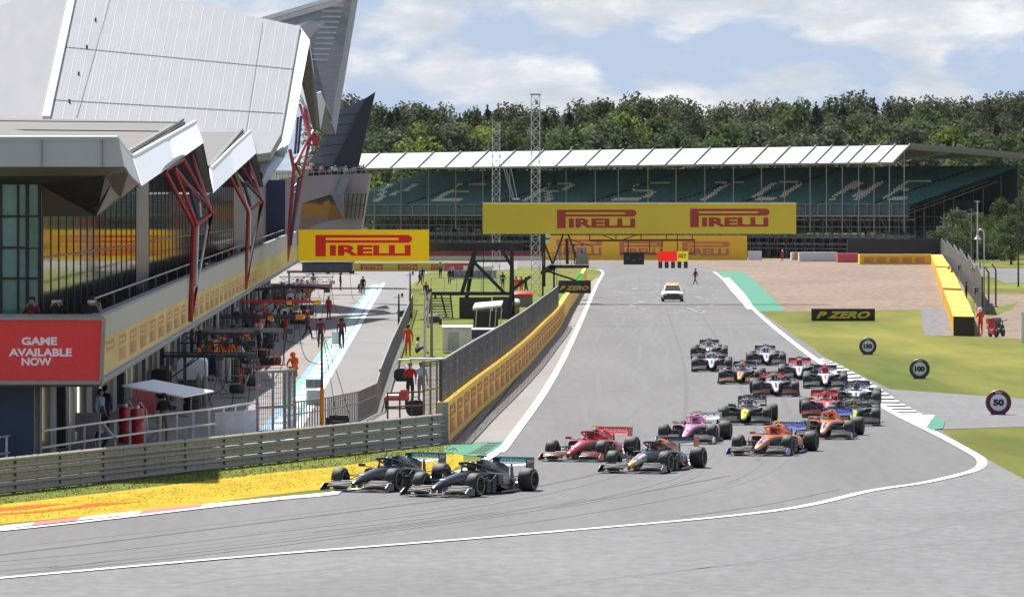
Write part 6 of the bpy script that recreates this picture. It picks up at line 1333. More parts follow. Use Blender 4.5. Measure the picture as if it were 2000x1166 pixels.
# trolley pushed along the lane, power cabinet, black case
p = G(657, 681); e = empty('white_trolley', p, 0, 'small white sack trolley beside the person in maroon', 'trolley'); mb = MB(); mb.tube([(-.25, 0, .15), (-.25, .05, 1.05), (.25, .05, 1.05), (.25, 0, .15)], .02, 6); mb.box((0, -.2, .16), (.55, .45, .04)); mb.box((0, .03, .6), (.5, .02, .7)); mb.build('frame', white, e); mb = MB(); [mb.lathe([(0, -.03), (.12, -.03), (.12, .03), (0, .03)], 12, 'X', (s * .28, .05, .12)) for s in (-1, 1)]; mb.build('wheels', black, e)
p = G(613, 792); e = empty('power_cabinet', p, 0, 'pale grey double power cabinet with a dark top at the pit lane edge', 'power cabinet'); mb = MB(); mb.box((0, 0, .32), (.60, .5, .6)); mb.box((0, .02, .9), (.66, .4, .36)); mb.build('cabinet_body', mat('pale_cabinet', (.45, .46, .48), .5), e, smooth=0); mb = MB(); [mb.box((s * .16, -.19, .9), (.28, .02, .3)) for s in (-1, 1)]; mb.build('door_panel', mid_grey, e, smooth=0)
p = G(660, 838); e = empty('flight_case', p, 0, 'black equipment case behind the guard rail', 'equipment case'); mb = MB(); mb.box((0, 0, .22), (.86, .5, .42)); mb.box((.03, 0, .47), (.7, .4, .08)); mb.build('case_body', black, e, smooth=0); mb = MB(); mb.tube([(-.2, -.27, .3), (-.2, -.31, .3), (.2, -.31, .3), (.2, -.27, .3)], .015, 6); mb.build('handle', steel, e)
# tall pole with orange foot
p = G(629, 842); e = empty('cable_pole', p, 0, 'tall thin dark pole with orange padded foot behind the guard rail', 'pole'); mb = MB(); mb.tube([(0, 0, 1.5), (-.02, 0, 3.7)], [.05, .03], 8); mb.bar((-.4, 0, 3.35), (.35, 0, 3.4), .03); mb.build('shaft', dark_grey, e); mb = MB(); mb.lathe([(0, 0), (.075, 0), (.075, 1.55), (0, 1.55)], 12, 'Z'); mb.build('pad', mat('orange_pad', (.62, .22, .01), .6), e)
mb = MB(); [mb.tube([(0, 0, 3.6), (.3 + k * .3, .2, 1.9), (.5 + k * .5, .3, .5)], .012, 5) for k in range(2)]; mb.build('wire', black, e)
# post and rail fences ------------------------------------------------------
def rail_fence(name, pix, h, step, label, m=steel, z=0.02, mesh_step=None, rails=(1.0, .5), r=.03, cat='fence', group=None, lean=0.0):
    P = [G(*q) for q in pix]; base = P[0]; e = empty(name, base, 0, label, cat, group); L_ = plen(P); n = max(1, int(L_ / step))
    for k in range(n + 1):
        q, t = along(P, L_ * k / n); q = q - base; mb = MB(); mb.bar(xy(q, 0), xy(q, h), r * 2.2); mb.build('post', m, e, smooth=0)
    for u in rails:
        mb = MB()
        for a, b in zip(P, P[1:]): mb.bar(xy(a - base, h * u), xy(b - base, h * u), r * 2)
        mb.build('rail', m, e, smooth=0)
    if mesh_step:
        mb = MB(); k = 0
        while k * mesh_step < L_: q, t = along(P, k * mesh_step); q = q - base; mb.bar(xy(q, .06), xy(q, h - .03), .018); k += 1
        for j in range(1, int(h / .18)):
            for a, b in zip(P, P[1:]): mb.bar(xy(a - base, j * .18), xy(b - base, j * .18), .014)
        mb.build('fence_mesh', m, e, smooth=0)
    return e
rail_fence('hand_rail', [(-100, 940), (0, 920), (170, 892), (300, 872), (430, 855), (505, 842)], 1.05, 1.9, 'steel tube hand rail running just behind the guard rail on the left', silver)
rail_fence('mesh_gate', [(502, 848), (552, 845), (575, 840)], 2.25, .85, 'pair of tall steel mesh gates at the end of the pit lane', mid_grey, mesh_step=.14, r=.045, rails=(.98, .42, .04))
rail_fence('lane_fence', [(578, 848), (640, 838), (700, 824), (735, 806), (742, 780)], 1.15, .42, 'curved steel fence of close upright bars behind the guard rail', mid_grey, rails=(1.0, .62, .06), r=.022)
rail_fence('lane_fence', [(742, 780), (752, 750), (765, 712), (776, 685), (788, 655), (799, 625), (806, 605)], 1.25, 2.2, 'straight steel fence along the right edge of the pit lane', mid_grey, mesh_step=1.1, r=.035, rails=(1.0, .05))
rail_fence('enclosure_fence', [(828, 818), (866, 811)], 2.2, 1.0, 'short grey mesh fence panel at the end of the pit wall', mid_grey, mesh_step=.22, r=.04, rails=(.98, .5, .03))
rail_fence('enclosure_fence', [(757, 822), (828, 818)], 1.05, .8, 'low tube fence in front of the red cart', dark_grey, r=.03)
mb = MB(); [mb.slab([W(x0, y1, 205), W(x1, y1 - 6, 205), W(x1, y0 - 6, 205), W(x0, y0, 205)], (0, .03, 0)) for x0, x1, y0, y1 in ((420, 500, 806, 858),)]; obj1(mb, 'fence_banner', mat('pale_banner', (.6, .6, .6), .7), 'plain white banner tied to the hand rail', 'banner', smooth=0)
# marshal post by the pit wall end : red cart, planks, bags
p = G(775, 798); e = empty('marshal_cart', p, 0, 'low red and white flatbed cart at the marshal post', 'cart'); mb = MB(); mb.box((0, 0, .42), (1.0, 1.8, .14)); mb.box((.3, -.2, .62), (.3, .6, .3)); mb.build('cart_bed', red_paint, e, smooth=0); mb = MB(); mb.box((0, .2, .53), (.9, 1.2, .05)); mb.build('cart_deck', white, e, smooth=0)
for sx_ in (-.4, .4):
    for sy_ in (-.6, .6): mb = MB(); mb.lathe([(0, -.05), (.17, -.06), (.19, 0), (.17, .06), (0, .05)], 14, 'X', (sx_, sy_, .19)); mb.build('wheel', rubber, e)
for (x0, x1, py, h, lab) in ((800, 868, 742, 1.0, 'long white plank roof of the marshal post beside the pit wall end'), (778, 830, 722, .5, 'pale plank bench behind the marshal post')):
    p = G(x0, py); Y = p.y; e = empty('plank_table', p, 0, lab, 'table'); w = (x1 - x0) / F * Y; mb = MB(); mb.box((w / 2, 0, h), (w, 1.0, .06)); mb.build('table_top', white, e, smooth=0)
    for sx_ in (.05, w - .05):
        for sy_ in (-.4, .4): mb = MB(); mb.bar((sx_, sy_, 0), (sx_, sy_, h), .05); mb.build('leg', mid_grey, e, smooth=0)
for px, py, m, lab in ((812, 812, black, 'large black kit bag by the low tube fence'), (785, 745, mat('bag_dark', (.03, .03, .035), .7), 'dark domed kit bag on the marshal post bench')):
    p = G(px, py); mb = MB(); mb.loft([(-.3, 0, .30, .02, .5), (-.25, 0, .38, .0, .62), (.25, 0, .38, 0, .62), (.3, 0, .3, .02, .5)], 14, 0, 3); mb.tube([(-.2, -.05, .6), (-.1, -.05, .74), (.1, -.05, .74), (.2, -.05, .6)], .02, 6); obj1(mb, 'kit_bag', m, lab, 'bag', loc=p)
# poles on the lawn
for px, py, h, m, lab in ((830, 716, 3.9, silver, 'silver pole on the near end of the lawn'), (843, 700, 3.4, mid_grey, 'grey pole standing just behind the silver one on the lawn'), (801, 622, 3.4, dark_grey, 'dark pole at the fence corner beside the lawn'), (779, 668, 2.9, dark_grey, 'thin dark twin pronged aerial pole at the lane fence'), (1088, 560, 4.3, silver, 'silver pole at the foot of the lattice tower'), (836, 640, 2.6, silver, 'short silver pole in the middle of the lawn edge')):
    p = G(px, py); e = empty('pole', p, 0, lab, 'pole'); mb = MB(); mb.tube([(0, 0, 0), (0, 0, h * .5), (0, 0, h)], [.09, .07, .045], 8); mb.build('shaft', m, e); mb = MB(); mb.bar((-.3, 0, h - .2), (.3, 0, h - .2), .035); mb.box((.2, 0, h - .05), (.14, .12, .2)); mb.build('bracket', dark_grey, e, smooth=0)
    mb = MB(); mb.box((0, 0, .06), (.4, .4, .1)); mb.build('base', concrete_g, e, smooth=0)
for px, py, lab in ((846, 634, 'dark wheeled generator lying on the lawn by the pit lane'), (790, 622, 'black round camera housing on the lane fence')):
    p = G(px, py); mb = MB(); mb.loft([(-.5, 0, .5, .1, .6), (.4, 0, .55, .1, .75), (.5, 0, .4, .15, .6)], 12, 0, 3); mb.lathe([(0, -.1), (.25, -.1), (.25, .1), (0, .1)], 14, 'X', (.5, 0, .26)); mb.bar((-.9, -.2, .35), (-.4, 0, .4), .07); obj1(mb, 'generator', dark_grey, lab, 'generator', loc=p)
# cabins, van, tents on the lawn
def van(p, m, lab, L_=4.6, Wd=1.8, H=1.85, rz=0.0, name='parked_van', cat='van', group=None):
    e = empty(name, p, rz, lab, cat, group); mb = MB(); b = H * .54
    mb.loft([(-L_ / 2, 0, Wd * .44, .3, b * .8), (-L_ / 2 + .15, 0, Wd * .49, .22, b * .92), (-L_ * .24, 0, Wd / 2, .2, b), (L_ * .44, 0, Wd / 2, .2, b * 1.02), (L_ / 2, 0, Wd * .46, .3, b * .95)], 18, 0, 6); mb.build('body', m, e)
    mb = MB(); mb.loft([(-L_ * .25, 0, Wd * .46, b * .9, b * 1.02), (-L_ * .10, 0, Wd * .40, b * .9, H), (L_ * .36, 0, Wd * .40, b * .9, H), (L_ * .46, 0, Wd * .44, b * .9, b * 1.1)], 16, 0, 7); mb.build('cabin', m, e)
    mb = MB(); mb.slab([(-Wd * .42, -L_ * .245, b * 1.04), (Wd * .42, -L_ * .245, b * 1.04), (Wd * .36, -L_ * .115, H * .95), (-Wd * .36, -L_ * .115, H * .95)], (0, -.05, .03)); mb.build('windscreen', glassy, e, smooth=0)
    for s in (-1, 1):
        for y0, y1 in ((-.17, .08), (.10, .38)):
            mb = MB(); mb.slab([(s * Wd * .455, L_ * y0, b * 1.05), (s * Wd * .455, L_ * y1, b * 1.05), (s * Wd * .41, L_ * (y1 - .01), H * .93), (s * Wd * .41, L_ * (y0 + (.06 if y0 < 0 else 0)), H * .93)], (s * .03, 0, 0)); mb.build('window', glassy, e, smooth=0)
        mb = MB(); mb.box((s * Wd * .34, -L_ / 2 - .005, b * .72), (.34, .06, .14)); mb.build('headlight', silver, e, smooth=0)
        for yy in (-L_ * .31, L_ * .31): mb = MB(); mb.lathe([(0, -.1), (.18, -.1), (.29, -.1), (.31, 0), (.29, .1), (0, .1)], 18, 'X', (s * Wd * .45, yy, .31)); mb.build('wheel', rubber, e)
    mb = MB(); mb.box((0, -L_ / 2 - .03, .36), (Wd * .8, .1, .16)); mb.build('bumper', dark_grey, e, smooth=0); return e
van(G(975, 686), white, 'white car parked on the lawn behind the pit wall fence', rz=R(80), L_=4.2, H=1.32, Wd=1.75, name='parked_car', cat='car')
p = G(893, 690); e = empty('site_cabin', p, 0, 'white box cabin on the lawn, closest to the pit wall fence', 'cabin'); mb = MB(); mb.box((0, 0, .75), (1.6, 2.2, 1.3)); mb.slab([(-.85, -1.15, 1.42), (.85, -1.15, 1.42), (.85, 1.15, 1.5), (-.85, 1.15, 1.5)], (0, 0, .06)); mb.build('cabin_body', white, e, smooth=0); mb = MB(); mb.box((-.2, -1.11, .7), (.6, .03, 1.0)); mb.build('hatch', mat('pale_cabinet', (.45, .46, .48), .5), e, smooth=0)
p = G(952, 652); e = empty('camera_hut', p, 0, 'white roofed camera hut with open black front behind the fence', 'hut'); mb = MB(); mb.slab([(-.95, -1.1, 1.55), (.9, -1.1, 1.75), (1.0, 1.0, 2.0), (-.8, 1.0, 1.85)], (0, 0, .14)); mb.build('roof', white, e, smooth=0); mb = MB(); mb.box((-.1, 0, .95), (1.6, 1.8, 1.1)); mb.build('hut_body', black, e, smooth=0)
mb = MB(); [mb.bar((x_, -1.0, 0), (x_ + .12, -1.0, 1.7), .06) for x_ in (-.8, .1, .45, .8)]; mb.build('support', silver, e, smooth=0)
for px, py, m, w, lab in ((1020, 600, red_paint, 1.9, 'dark red low tent roof behind the pit wall fence'), (985, 622, mat('tent_orange', (.7, .22, .05), .6), 1.3, 'small orange domed tent behind the pit wall fence'), (1003, 618, mat('pale_cabinet', (.45, .46, .48), .5), 1.0, 'pale grey equipment cabin behind the pit wall fence')):
    p = G(px, py); e = empty('small_tent', p, 0, lab, 'tent'); mb = MB(); mb.loft([(-1, 0, w * .45, .9, 1.1), (-.6, 0, w * .5, .85, 1.35), (.6, 0, w * .5, .85, 1.35), (1, 0, w * .45, .9, 1.1)], 14, 0, 3); mb.build('tent_roof', m, e); mb = MB(); mb.box((0, 0, .45), (w * .9, 1.6, .9)); mb.build('tent_wall', mid_grey, e, smooth=0)
# ================================================================ BLACK GANTRY THAT CARRIES THE HANGING SIGN
Yg = 432; p = Vector(((920 - 1000) / F * Yg, Yg, 0)); e = empty('black_gantry', p, 0, 'black steel gantry with slanted legs standing on the lawn and carrying the hanging sign', 'gantry')
def gw(px, py, dy=0.0): return W(px, py, Yg + dy) - p
mb = MB(); mb.slab([gw(836, 489), gw(1021, 489), gw(1023, 474), gw(836, 474)], (0, .8, 0)); mb.build('beam', black, e, smooth=0)
mb = MB()
for a, b, w_ in [((928, 488), (902, 572), .28), ((980, 488), (1000, 520), .24), ((1000, 488), (997, 622), .26), ((926, 512), (985, 572), .24), ((1036, 540), (998, 568), .22), ((928, 510), (998, 510), .14), ((944, 488), (944, 572), .06)]:
    mb.bar(gw(*a), gw(*b), w_); 
mb.bar(gw(928, 488, .8), gw(905, 618, 3), .22); mb.bar(gw(1000, 488, .8), gw(1003, 618, 3), .22); mb.build('leg', black, e, smooth=0)
mb = MB(); mb.slab([gw(842, 577), gw(1004, 577), gw(1004, 570), gw(842, 570)], (0, 3, 0)); mb.build('deck', black, e, smooth=0)
mb = MB(); mb.bar(gw(842, 543), gw(1000, 543), .05); [mb.bar(gw(x_, 571), gw(x_, 543), .05) for x_ in (842, 868, 892, 940, 970, 1000)]; mb.build('hand_rail', silver, e, smooth=0)
mb = MB(); mb.slab([gw(897, 622), gw(960, 622), gw(960, 581), gw(897, 581)], (0, 1.2, 0)); mb.build('dark_screen', mat('dark_screen', (.012, .012, .025), .25), e, smooth=0)
mb = MB(); mb.slab([gw(962, 622), gw(996, 622), gw(996, 580), gw(962, 580)], (0, .8, 0)); mb.build('dark_box', dark_grey, e, smooth=0)
mb = MB(); [mb.slab([gw(842, 582 + k * 5.2, -.16 * k), gw(880, 582 + k * 5.2, -.16 * k), gw(880, 584.4 + k * 5.2, -.16 * k), gw(842, 584.4 + k * 5.2, -.16 * k)], (0, .3, 0)) for k in range(8)]; mb.build('stair', mat('stair_wood', (.28, .25, .20), .7), e, smooth=0)
mb = MB(); mb.bar(gw(842, 577), gw(838, 622, -1), .1); mb.bar(gw(880, 577), gw(884, 622, -1), .1); mb.bar(gw(862, 577), gw(872, 620, -1), .1); mb.build('stringer', black, e, smooth=0)
# gantry over the straight with the start lights
Ys = 502; p = Vector(((1100 - 1000) / F * Ys, Ys, 0)); e = empty('start_gantry', p, 0, 'black start gantry with platform reaching over the straight below the long sign', 'gantry')
def sw(px, py, dy=0.0): return W(px, py, Ys + dy) - p
mb = MB(); mb.slab([sw(1072, 524), sw(1150, 524), sw(1150, 518), sw(1072, 518)], (0, 2.5, 0)); mb.slab([sw(1056, 536), sw(1085, 528), sw(1085, 518), sw(1072, 518), sw(1056, 530)], (0, 2.5, 0)); mb.build('platform', black, e, smooth=0)
mb = MB()
for a, b in [((1101, 456), (1080, 516)), ((1109, 456), (1131, 516)), ((1056, 456), (1079, 516)), ((1107, 466), (1108, 516)), ((1115, 468), (1158, 482)), ((1060, 530), (1060, 582)), ((1082, 526), (1082, 582)), ((1070, 530), (1125, 548))]: mb.bar(sw(*a), sw(*b), .16 if a[0] != 1115 else .07)
mb.bar(sw(1107, 466, .1), sw(1108, 516, .1), .26); mb.build('leg', black, e, smooth=0)
mb = MB(); [mb.bar(sw(x_, 518), sw(x_, 494), .05) for x_ in (1062, 1079, 1094, 1116, 1131, 1150)]; [mb.bar(sw(1062, y_), sw(1150, y_), .05) for y_ in (494, 505)]; mb.bar(sw(1100, 494), sw(1062, 530), .05); mb.build('hand_rail', mid_grey, e, smooth=0)
mb = MB(); mb.slab([sw(1124, 517, -.1), sw(1149, 517, -.1), sw(1148, 495, -.1), sw(1125, 495, -.1)], (0, .1, 0)); mb.build('grey_panel', mid_grey, e, smooth=0)
mb = MB(); mb.bar(sw(1152, 470), sw(1357, 469), .2, .16); mb.bar(sw(1152, 458), sw(1152, 470), .1)
for a, b in [((1175, 458), (1200, 469)), ((1245, 458), (1215, 469)), ((1203, 458), (1203, 469)), ((1252, 458), (1252, 469)), ((1302, 458), (1302, 469)), ((1323, 458), (1323, 492)), ((1352, 458), (1352, 470)), ((1356, 470), (1356, 495)), ((1227, 471), (1227, 494)), ((1269, 471), (1269, 494)), ((1293, 471), (1293, 492))]: mb.bar(sw(*a), sw(*b), .08)
mb.bar(sw(1212, 495), sw(1282, 495), .12, .1); mb.bar(sw(1340, 495), sw(1357, 495), .1); mb.bar(sw(940, 452, .5), sw(1555, 452, .5), .3, .3); mb.bar(sw(940, 402, .5), sw(1555, 402, .5), .3, .3)
[mb.bar(sw(950 + 60 * k, 402 if k % 2 else 452, .5), sw(1010 + 60 * k, 452 if k % 2 else 402, .5), .14) for k in range(10)]
mb.bar(sw(1062, 452, .5), sw(1062, 560, .5), .3); mb.build('boom', black, e, smooth=0)
person(W(1122, 500, Ys + 1), W(0, 517, Ys).z, 'stand', 'pale', 'navy', 'person in blue shirt on the start gantry platform', 90); person(W(1136, 500, Ys + 1.4), W(0, 517, Ys).z, 'stand', 'blue', 'navy', 'person in darker blue at the end of the start gantry platform', 60, ('cap', 'black'))
Yt = 498
def light_board(x0, y0, x1, y1, m, lab, name='light_panel'):
    mb = MB(); mb.slab([W(x0, y1, Yt), W(x1, y1, Yt), W(x1, y0, Yt), W(x0, y0, Yt)], (0, .25, 0)); return obj1(mb, name, m, lab, 'light panel', 'panels hung from the start gantry', smooth=0)
o = light_board(1218, 493, 1258, 517, black, 'plain black panel hung over the middle of the track')
mb = MB(); [mb.lathe([(0, -.03), (.18, -.03), (.2, .0), (0, 0)], 14, 'Y', W(1226 + k * 12, 505 + (k % 2) * 3, Yt)) for k in range(3)]; mb.build('lens', dark_grey, o)
o = light_board(1285, 491, 1322.4, 510.5, mat('vivid_red_panel', (.82, .012, .008), .5, var=.03, emit=.35), 'vivid red panel of the start lights')
for k in range(5):
    mb = MB(); x_ = 1286 + k * 12.4; mb.slab([W(x_, 524, Yt - .02), W(x_ + 7.6, 524, Yt - .02), W(x_ + 7.6, 511, Yt - .02), W(x_, 511, Yt - .02)], (0, .3, 0)); b = obj1(mb, 'start_light', black, 'black two lens start light below the red and yellow panels', 'start light', 'row of five start lights', smooth=0)
    mb = MB(); [mb.lathe([(0, -.02), (.12, -.02), (.13, .0), (0, 0)], 12, 'Y', W(x_ + 3.8, 514.5 + j * 6, Yt - .03)) for j in range(2)]; mb.build('lens', dark_grey, b)
o = light_board(1322.6, 491, 1344, 510.5, mat('vivid_yellow_panel', (.80, .72, .02), .5, var=.03, emit=.2), 'bright yellow panel with a small red logo beside the red one')
mb = MB(); put_pirelli(mb, W(1325, 504, Yt - .03), (1, 0, 0), (0, 0, 1), 15 / F * Yt, 8 / F * Yt); mb.build('lettering', pirelli_red, o, smooth=0)
# ================================================================ LATTICE TOWERS
def tower(px, y0, y1, w, Y, lab, z0=None):
    x = (px - 1000) / F * Y; zt_ = HC - (y0 - HY) / F * Y; e = empty('lattice_tower', (x, Y, 0), 0, lab, 'lattice tower', 'lattice towers'); mb = MB(); h = w / 2
    for a, b in ((-h, -h), (h, -h), (h, h), (-h, h)): mb.bar((a, b, 0), (a, b, zt_), .07)
    mb.build('upright', silver, e, smooth=0); mb = MB(); n = int(zt_ / w * .92)
    for k in range(n):
        z_, z2 = zt_ * k / n, zt_ * (k + 1) / n
        for (a, b), (c, d) in (((-h, -h), (h, -h)), ((h, -h), (h, h)), ((h, h), (-h, h)), ((-h, h), (-h, -h))): mb.bar((a, b, z_), (c, d, z2), .045); mb.bar((a, b, z2), (c, d, z_), .045); mb.bar((a, b, z2), (c, d, z2), .04)
    mb.build('bracing', silver, e, smooth=0); mb = MB(); mb.box((0, 0, zt_ + .05), (w * 1.25, w * 1.25, .1)); mb.box((.1, 0, zt_ - .7), (.25, .25, .4)); mb.build('tower_head', mid_grey, e, smooth=0); return e
tower(1046, 186, 0, .80, 545, 'tall silver lattice tower in front of the long yellow sign')
tower(969, 240, 0, .82, 640, 'shorter silver lattice tower behind the black gantry')
Yc = 640; mb = MB(); [mb.bar(W(a, 300, Yc), W(b, 388, Yc), .05) for a, b in ((976, 1000), (980, 1004), (992, 1010))]; mb.box(W(1008, 389, Yc), (.8, .5, .14)); obj1(mb, 'camera_cradle', silver, 'small pale camera cradle hung on slanted cables beside the shorter tower', 'camera cradle', smooth=0)
mb = MB(); mb.box(W(1068, 458, 545), (.55, .4, .9)); mb.box(W(1068, 470, 545), (.6, .4, .5)); mb.bar(W(1056, 462, 545), W(1066, 462, 545), .06); obj1(mb, 'speaker_box', silver, 'pale speaker box fixed to the tall lattice tower', 'speaker', smooth=0)
# ================================================================ FAR SIDE OF THE PIT ENTRY
def wallbox(x0, y0, x1, y1, m, name, lab, cat, th=.5):
    Y = 92000 / (y1 - 410); mb = MB(); a, b = W(x0, y1, Y), W(x1, y1, Y); a.z = b.z = 0; h = (y1 - y0) / F * Y; mb.slab([a, b, xy(b, h), xy(a, h)], (0, th, 0)); return obj1(mb, name, m, lab, cat, smooth=0)
wallbox(700, 491, 1062, 501, mat('dull_red_wall', (.30, .03, .04), .6, var=.15, scale=.2), 'low_wall', 'long dull red low wall far behind the pit entry', 'wall')
wallbox(700, 500.5, 1062, 509, mat('pale_far_wall', (.48, .45, .43), .7, var=.1, scale=.2), 'low_wall', 'long pale low wall in front of the dull red one', 'wall')
wallbox(868, 514, 930, 530, mat('pinkish_red_wall', (.42, .07, .10), .6, var=.1), 'low_wall', 'pinkish red wall section right of the low yellow advertising wall', 'wall')
wallbox(905, 520, 962, 531, white, 'low_wall', 'white wall section curving behind the black gantry', 'wall')
for k in range(8):
    p = G(886 + k * 11, 545); mb = MB(); mb.lathe([(0, 0), (.38, 0), (.40, .1), (.40, .9), (.34, 1.0), (0, 1.0)], 14, 'Z'); obj1(mb, 'grey_drum', mid_grey, 'grey drum in the row standing across the far end of the lawn', 'drum', 'row of grey drums', loc=p)
wallbox(1461, 490, 1488, 508, white, 'white_block', 'white block right of the orange yellow advertising wall', 'barrier block')
hd_m = mat('dark_hoarding', (.028, .026, .032), .7, var=.15, scale=.2)
wallbox(1655, 468, 1836, 512, hd_m, 'dark_hoarding', 'large dark plain hoarding behind the yellow barrier', 'hoarding', 1)
wallbox(838, 466, 1062, 491, mat('dark_blue_hoarding', (.03, .035, .05), .7, var=.2, scale=.2), 'dark_hoarding', 'dark blue hoarding far behind the black gantry', 'hoarding')
wallbox(1462, 468, 1655, 500, mat('dark_mesh_screen', (.035, .033, .042), .8, var=.4, scale=.6), 'dark_screen', 'dark mesh screen at the foot of the grandstand', 'screen')
# debris fence behind the right barrier
DF = [(1838, 512), (1848, 519), (1862, 532), (1874, 548), (1890, 570), (1905, 592), (1917, 615)]
P = [G(*q) for q in DF]; base = P[0]; e = empty('debris_fence', base, 0, 'dark grey debris fence curving behind the yellow tyre barrier', 'fence'); mb = MB()
for a, b in zip(P, P[1:]): mb.slab([xy(a - base, 0), xy(b - base, 0), xy(b - base, 2.9), xy(a - base, 3.6)], (.12, 0, 0))
mb.build('fence_panel', mat('grey_fence_sheet', (.05, .05, .05), .7, var=.25, scale=.5, stretch=(1, .2, .2)), e, smooth=0)
for k in range(14): q, t = along(P, plen(P) * k / 13); mb = MB(); mb.bar(xy(q - base, 0) + Vector((.2, 0, 0)), xy(q - base, 3.7) + Vector((.2, 0, 0)), .1); mb.build('fence_post', mid_grey, e, smooth=0)
for q, lab in (((1878, 552), 'farther'), ((1913, 610), 'nearer')):
    pp = G(*q); mb = MB(); mb.box((0, 0, 1.65), (.55, .04, .75)); mb.bar((0, .05, 0), (0, .05, 1.5), .05); o = obj1(mb, 'letter_sign', white, f'{lab} white sign with a black letter F on the debris fence', 'sign', 'letter signs on the debris fence', smooth=0, loc=pp - Vector((.25, .3, 0)))
    mb = MB(); put_text(mb, 'F', (-.15, -.025, 1.4), (1, 0, 0), (0, 0, 1), .3, .5, bold=.03); mb.build('letter', decal_k, o, smooth=0)
for i, (px, py, top) in enumerate([(1905, 590, 522), (1914, 596, 517), (1931, 600, 520), (1945, 600, 514)]):
    p = G(px, py); Y = p.y; h = HC - (top - HY) / F * Y; e = empty('cranked_post', p, 0, 'grey steel fence post with cranked top behind the debris fence', 'fence post', 'cranked fence posts'); mb = MB(); mb.tube([(0, 0, 0), (0, 0, h * .84), (-.35, -.2, h)], .08, 6); mb.build('shaft', mid_grey, e); mb = MB(); mb.box((0, 0, .05), (.35, .35, .1)); mb.build('base', concrete_g, e, smooth=0)
# lamps and masts at the right
p = G(1922, 530); Y = p.y; e = empty('street_lamp', p, 0, 'pale swan neck street lamp with bell shade near the right edge', 'street lamp'); h = HC - (448 - HY) / F * Y; mb = MB(); mb.tube([(0, 0, 0), (0, 0, h - .7)] + [(-.42 + .42 * math.cos(t), 0, h - .7 + .7 * math.sin(t)) for t in [math.pi * k / 8 for k in range(1, 9)]], .09, 8); mb.build('pole', silver, e); mb = MB(); mb.lathe([(.06, 0), (.12, -.1), (.3, -.45), (.45, -.62), (.45, -.68), (.06, -.5)], 14, 'Z', (-.84, 0, h - .65)); mb.build('lamp_shade', white, e)
for px, py, top, m, lab in ((1909, 560, 392, silver, 'tall thin pale mast beside the swan neck lamp'), (1897, 548, 408, mid_grey, 'grey mast with white bands left of the pale mast'), (1989, 560, 330, dark_grey, 'dark mast at the end of the grandstand')):
    p = G(px, py); h = HC - (top - HY) / F * p.y; e = empty('mast', p, 0, lab, 'mast'); mb = MB(); mb.tube([(0, 0, 0), (0, 0, h)], [.1, .05], 8); mb.build('shaft', m, e); mb = MB(); mb.bar((-.3, 0, h - .1), (.3, 0, h - .1), .06); mb.build('cross_arm', m, e, smooth=0)
# scooters, trolley and white post
for px, py, m, lab in ((1940, 659, red_paint, 'red fire trolley parked beside the orange marshal'), (1953, 657, dark_grey, 'dark motor scooter parked beside the red trolley')):
    p = G(px, py); e = empty('scooter' if 'scooter' in lab else 'fire_trolley', p, R(15), lab, 'scooter' if 'scooter' in lab else 'trolley')
    for yy in (-.55, .55): mb = MB(); mb.lathe([(.12, -.06), (.24, -.07), (.27, 0), (.24, .07), (.12, .06), (.12, -.06)], 16, 'X', (0, yy, .27)); mb.build('wheel', rubber, e)
    mb = MB(); mb.loft([(-.5, 0, .12, .3, .75), (-.3, 0, .2, .2, .5), (.1, 0, .2, .2, .55), (.3, 0, .22, .35, .85), (.75, 0, .16, .45, .8)], 12, 0, 3); mb.build('body', m, e); mb = MB(); mb.tube([(-.35, -.42, 1.05), (0, -.5, 1.0), (.35, -.42, 1.05)], .025, 6); mb.bar((0, -.5, .6), (0, -.48, 1.0), .05); mb.build('handlebar', black, e)
    mb = MB(); mb.box((0, .55, 1.0), (.45, .4, .36)); mb.build('top_box', mid_grey if m is dark_grey else red_paint, e)
p = G(1999, 670); mb = MB(); mb.box((0, 0, .9), (.30, .2, 1.8), taper=.9); mb.box((0, 0, 1.83), (.34, .24, .06)); obj1(mb, 'marker_post', white, 'white marker post cut by the right edge', 'post', smooth=0, loc=p)
# parked cars far right
for i, (px, py, m, lab) in enumerate([(1928, 497, mat('van_blue', (.04, .06, .12), .3, coat=.5), 'dark blue van, left one of the row parked under the trees'), (1948, 499, mat('van_grey', (.25, .27, .30), .3, coat=.5), 'grey van in the middle of the row parked under the trees'), (1972, 496, mat('van_navy', (.02, .03, .06), .3, coat=.5), 'navy van with pale roof edge parked under the trees'), (1996, 502, white, 'white car cut by the right edge under the trees')]):
    van(G(px, py), m, lab, rz=R(75), L_=4.8, H=2.0 if i < 3 else 1.5, group='vehicles parked under the trees')
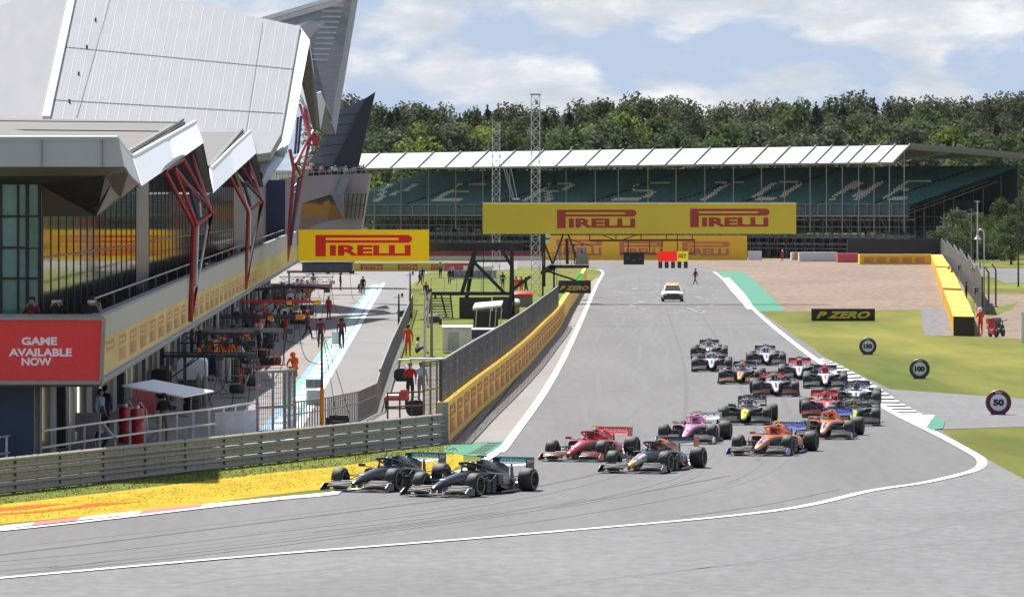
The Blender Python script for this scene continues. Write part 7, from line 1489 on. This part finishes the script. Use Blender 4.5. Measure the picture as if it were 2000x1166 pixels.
# safety car
p = G(1313, 589); e = empty('medical_car', p, 0, 'white estate car with amber roof lights following far behind the field', 'car'); mb = MB(); mb.loft([(-2.3, 0, .80, .22, .62), (-2.2, 0, .90, .18, .78), (-1.2, 0, .93, .18, .95), (-.9, 0, .92, .2, 1.0), (1.9, 0, .92, .2, 1.0), (2.3, 0, .84, .3, .95)], 18, 0, 4); mb.build('body', white, e)
mb = MB(); mb.loft([(-1.15, 0, .80, .9, .97), (-.35, 0, .66, .9, 1.44), (1.3, 0, .66, .9, 1.46), (2.1, 0, .72, .9, 1.02)], 16, 0, 5); mb.build('cabin', white, e)
mb = MB(); mb.slab([(-.70, -1.16, 1.0), (.70, -1.16, 1.0), (.56, -.42, 1.40), (-.56, -.42, 1.40)], (0, -.04, .03)); mb.build('windscreen', glassy, e, smooth=0)
mb = MB(); mb.slab([(-.86, -2.31, .2), (.86, -2.31, .2), (.82, -2.27, .70), (-.82, -2.27, .70)], (0, -.03, 0)); mb.build('grille', dark_grey, e, smooth=0)
for s in (-1, 1):
    mb = MB(); mb.box((s * .68, -2.3, .66), (.3, .1, .14)); mb.build('headlight', silver, e, smooth=0); mb = MB(); mb.box((s * 1.02, -.75, 1.0), (.2, .1, .14)); mb.build('mirror', white, e)
    for yy in (-1.4, 1.4): mb = MB(); mb.lathe([(0, -.11), (.2, -.11), (.32, -.1), (.34, 0), (.32, .1), (0, .11)], 18, 'X', (s * .82, yy, .34)); mb.build('wheel', rubber, e)
mb = MB(); mb.box((0, .1, 1.56), (1.1, .3, .16)); mb.build('roof_light', mat('amber_light', (.9, .5, .15), .4, var=.05, emit=.5), e)

Yk = 735; e = empty('clutter_shade_block', Vector(((640 - 1000) / F * Yk, Yk, 0)), 0, 'long dark low block standing for clutter and gantry shade, left of the low yellow wall', 'tent'); mb = MB(); mb.box((0, 0, .75), (6.2, 5, 1.1)); mb.build('tent_wall', dark_grey, e, smooth=0); mb = MB(); mb.loft([(-2.7, 0, 3.3, 1.25, 1.5), (0, 0, 3.3, 1.25, 2.0), (2.7, 0, 3.3, 1.25, 1.5)], 12, 0, 4); mb.build('tent_roof', black, e)  # added dark block standing for clutter and gantry shade at this end
# thin summer haze
mb = MB(); mb.box((0, 1075, 29), (2040, 2500, 62)); hz = mb.build('haze', [], None, smooth=0, kind='stuff', label='thin pale summer haze over the whole circuit', cat='haze')
hm = bpy.data.materials.new('haze'); hm.use_nodes = True; nt = hm.node_tree; nt.nodes.remove(nt.nodes['Principled BSDF']); pv = nt.nodes.new('ShaderNodeVolumePrincipled'); pv.inputs['Color'].default_value = (.86, .92, 1, 1); pv.inputs['Density'].default_value = .00001; pv.inputs['Anisotropy'].default_value = .2
nt.links.new(pv.outputs[0], nt.nodes['Material Output'].inputs['Volume']); hz.data.materials.append(hm)
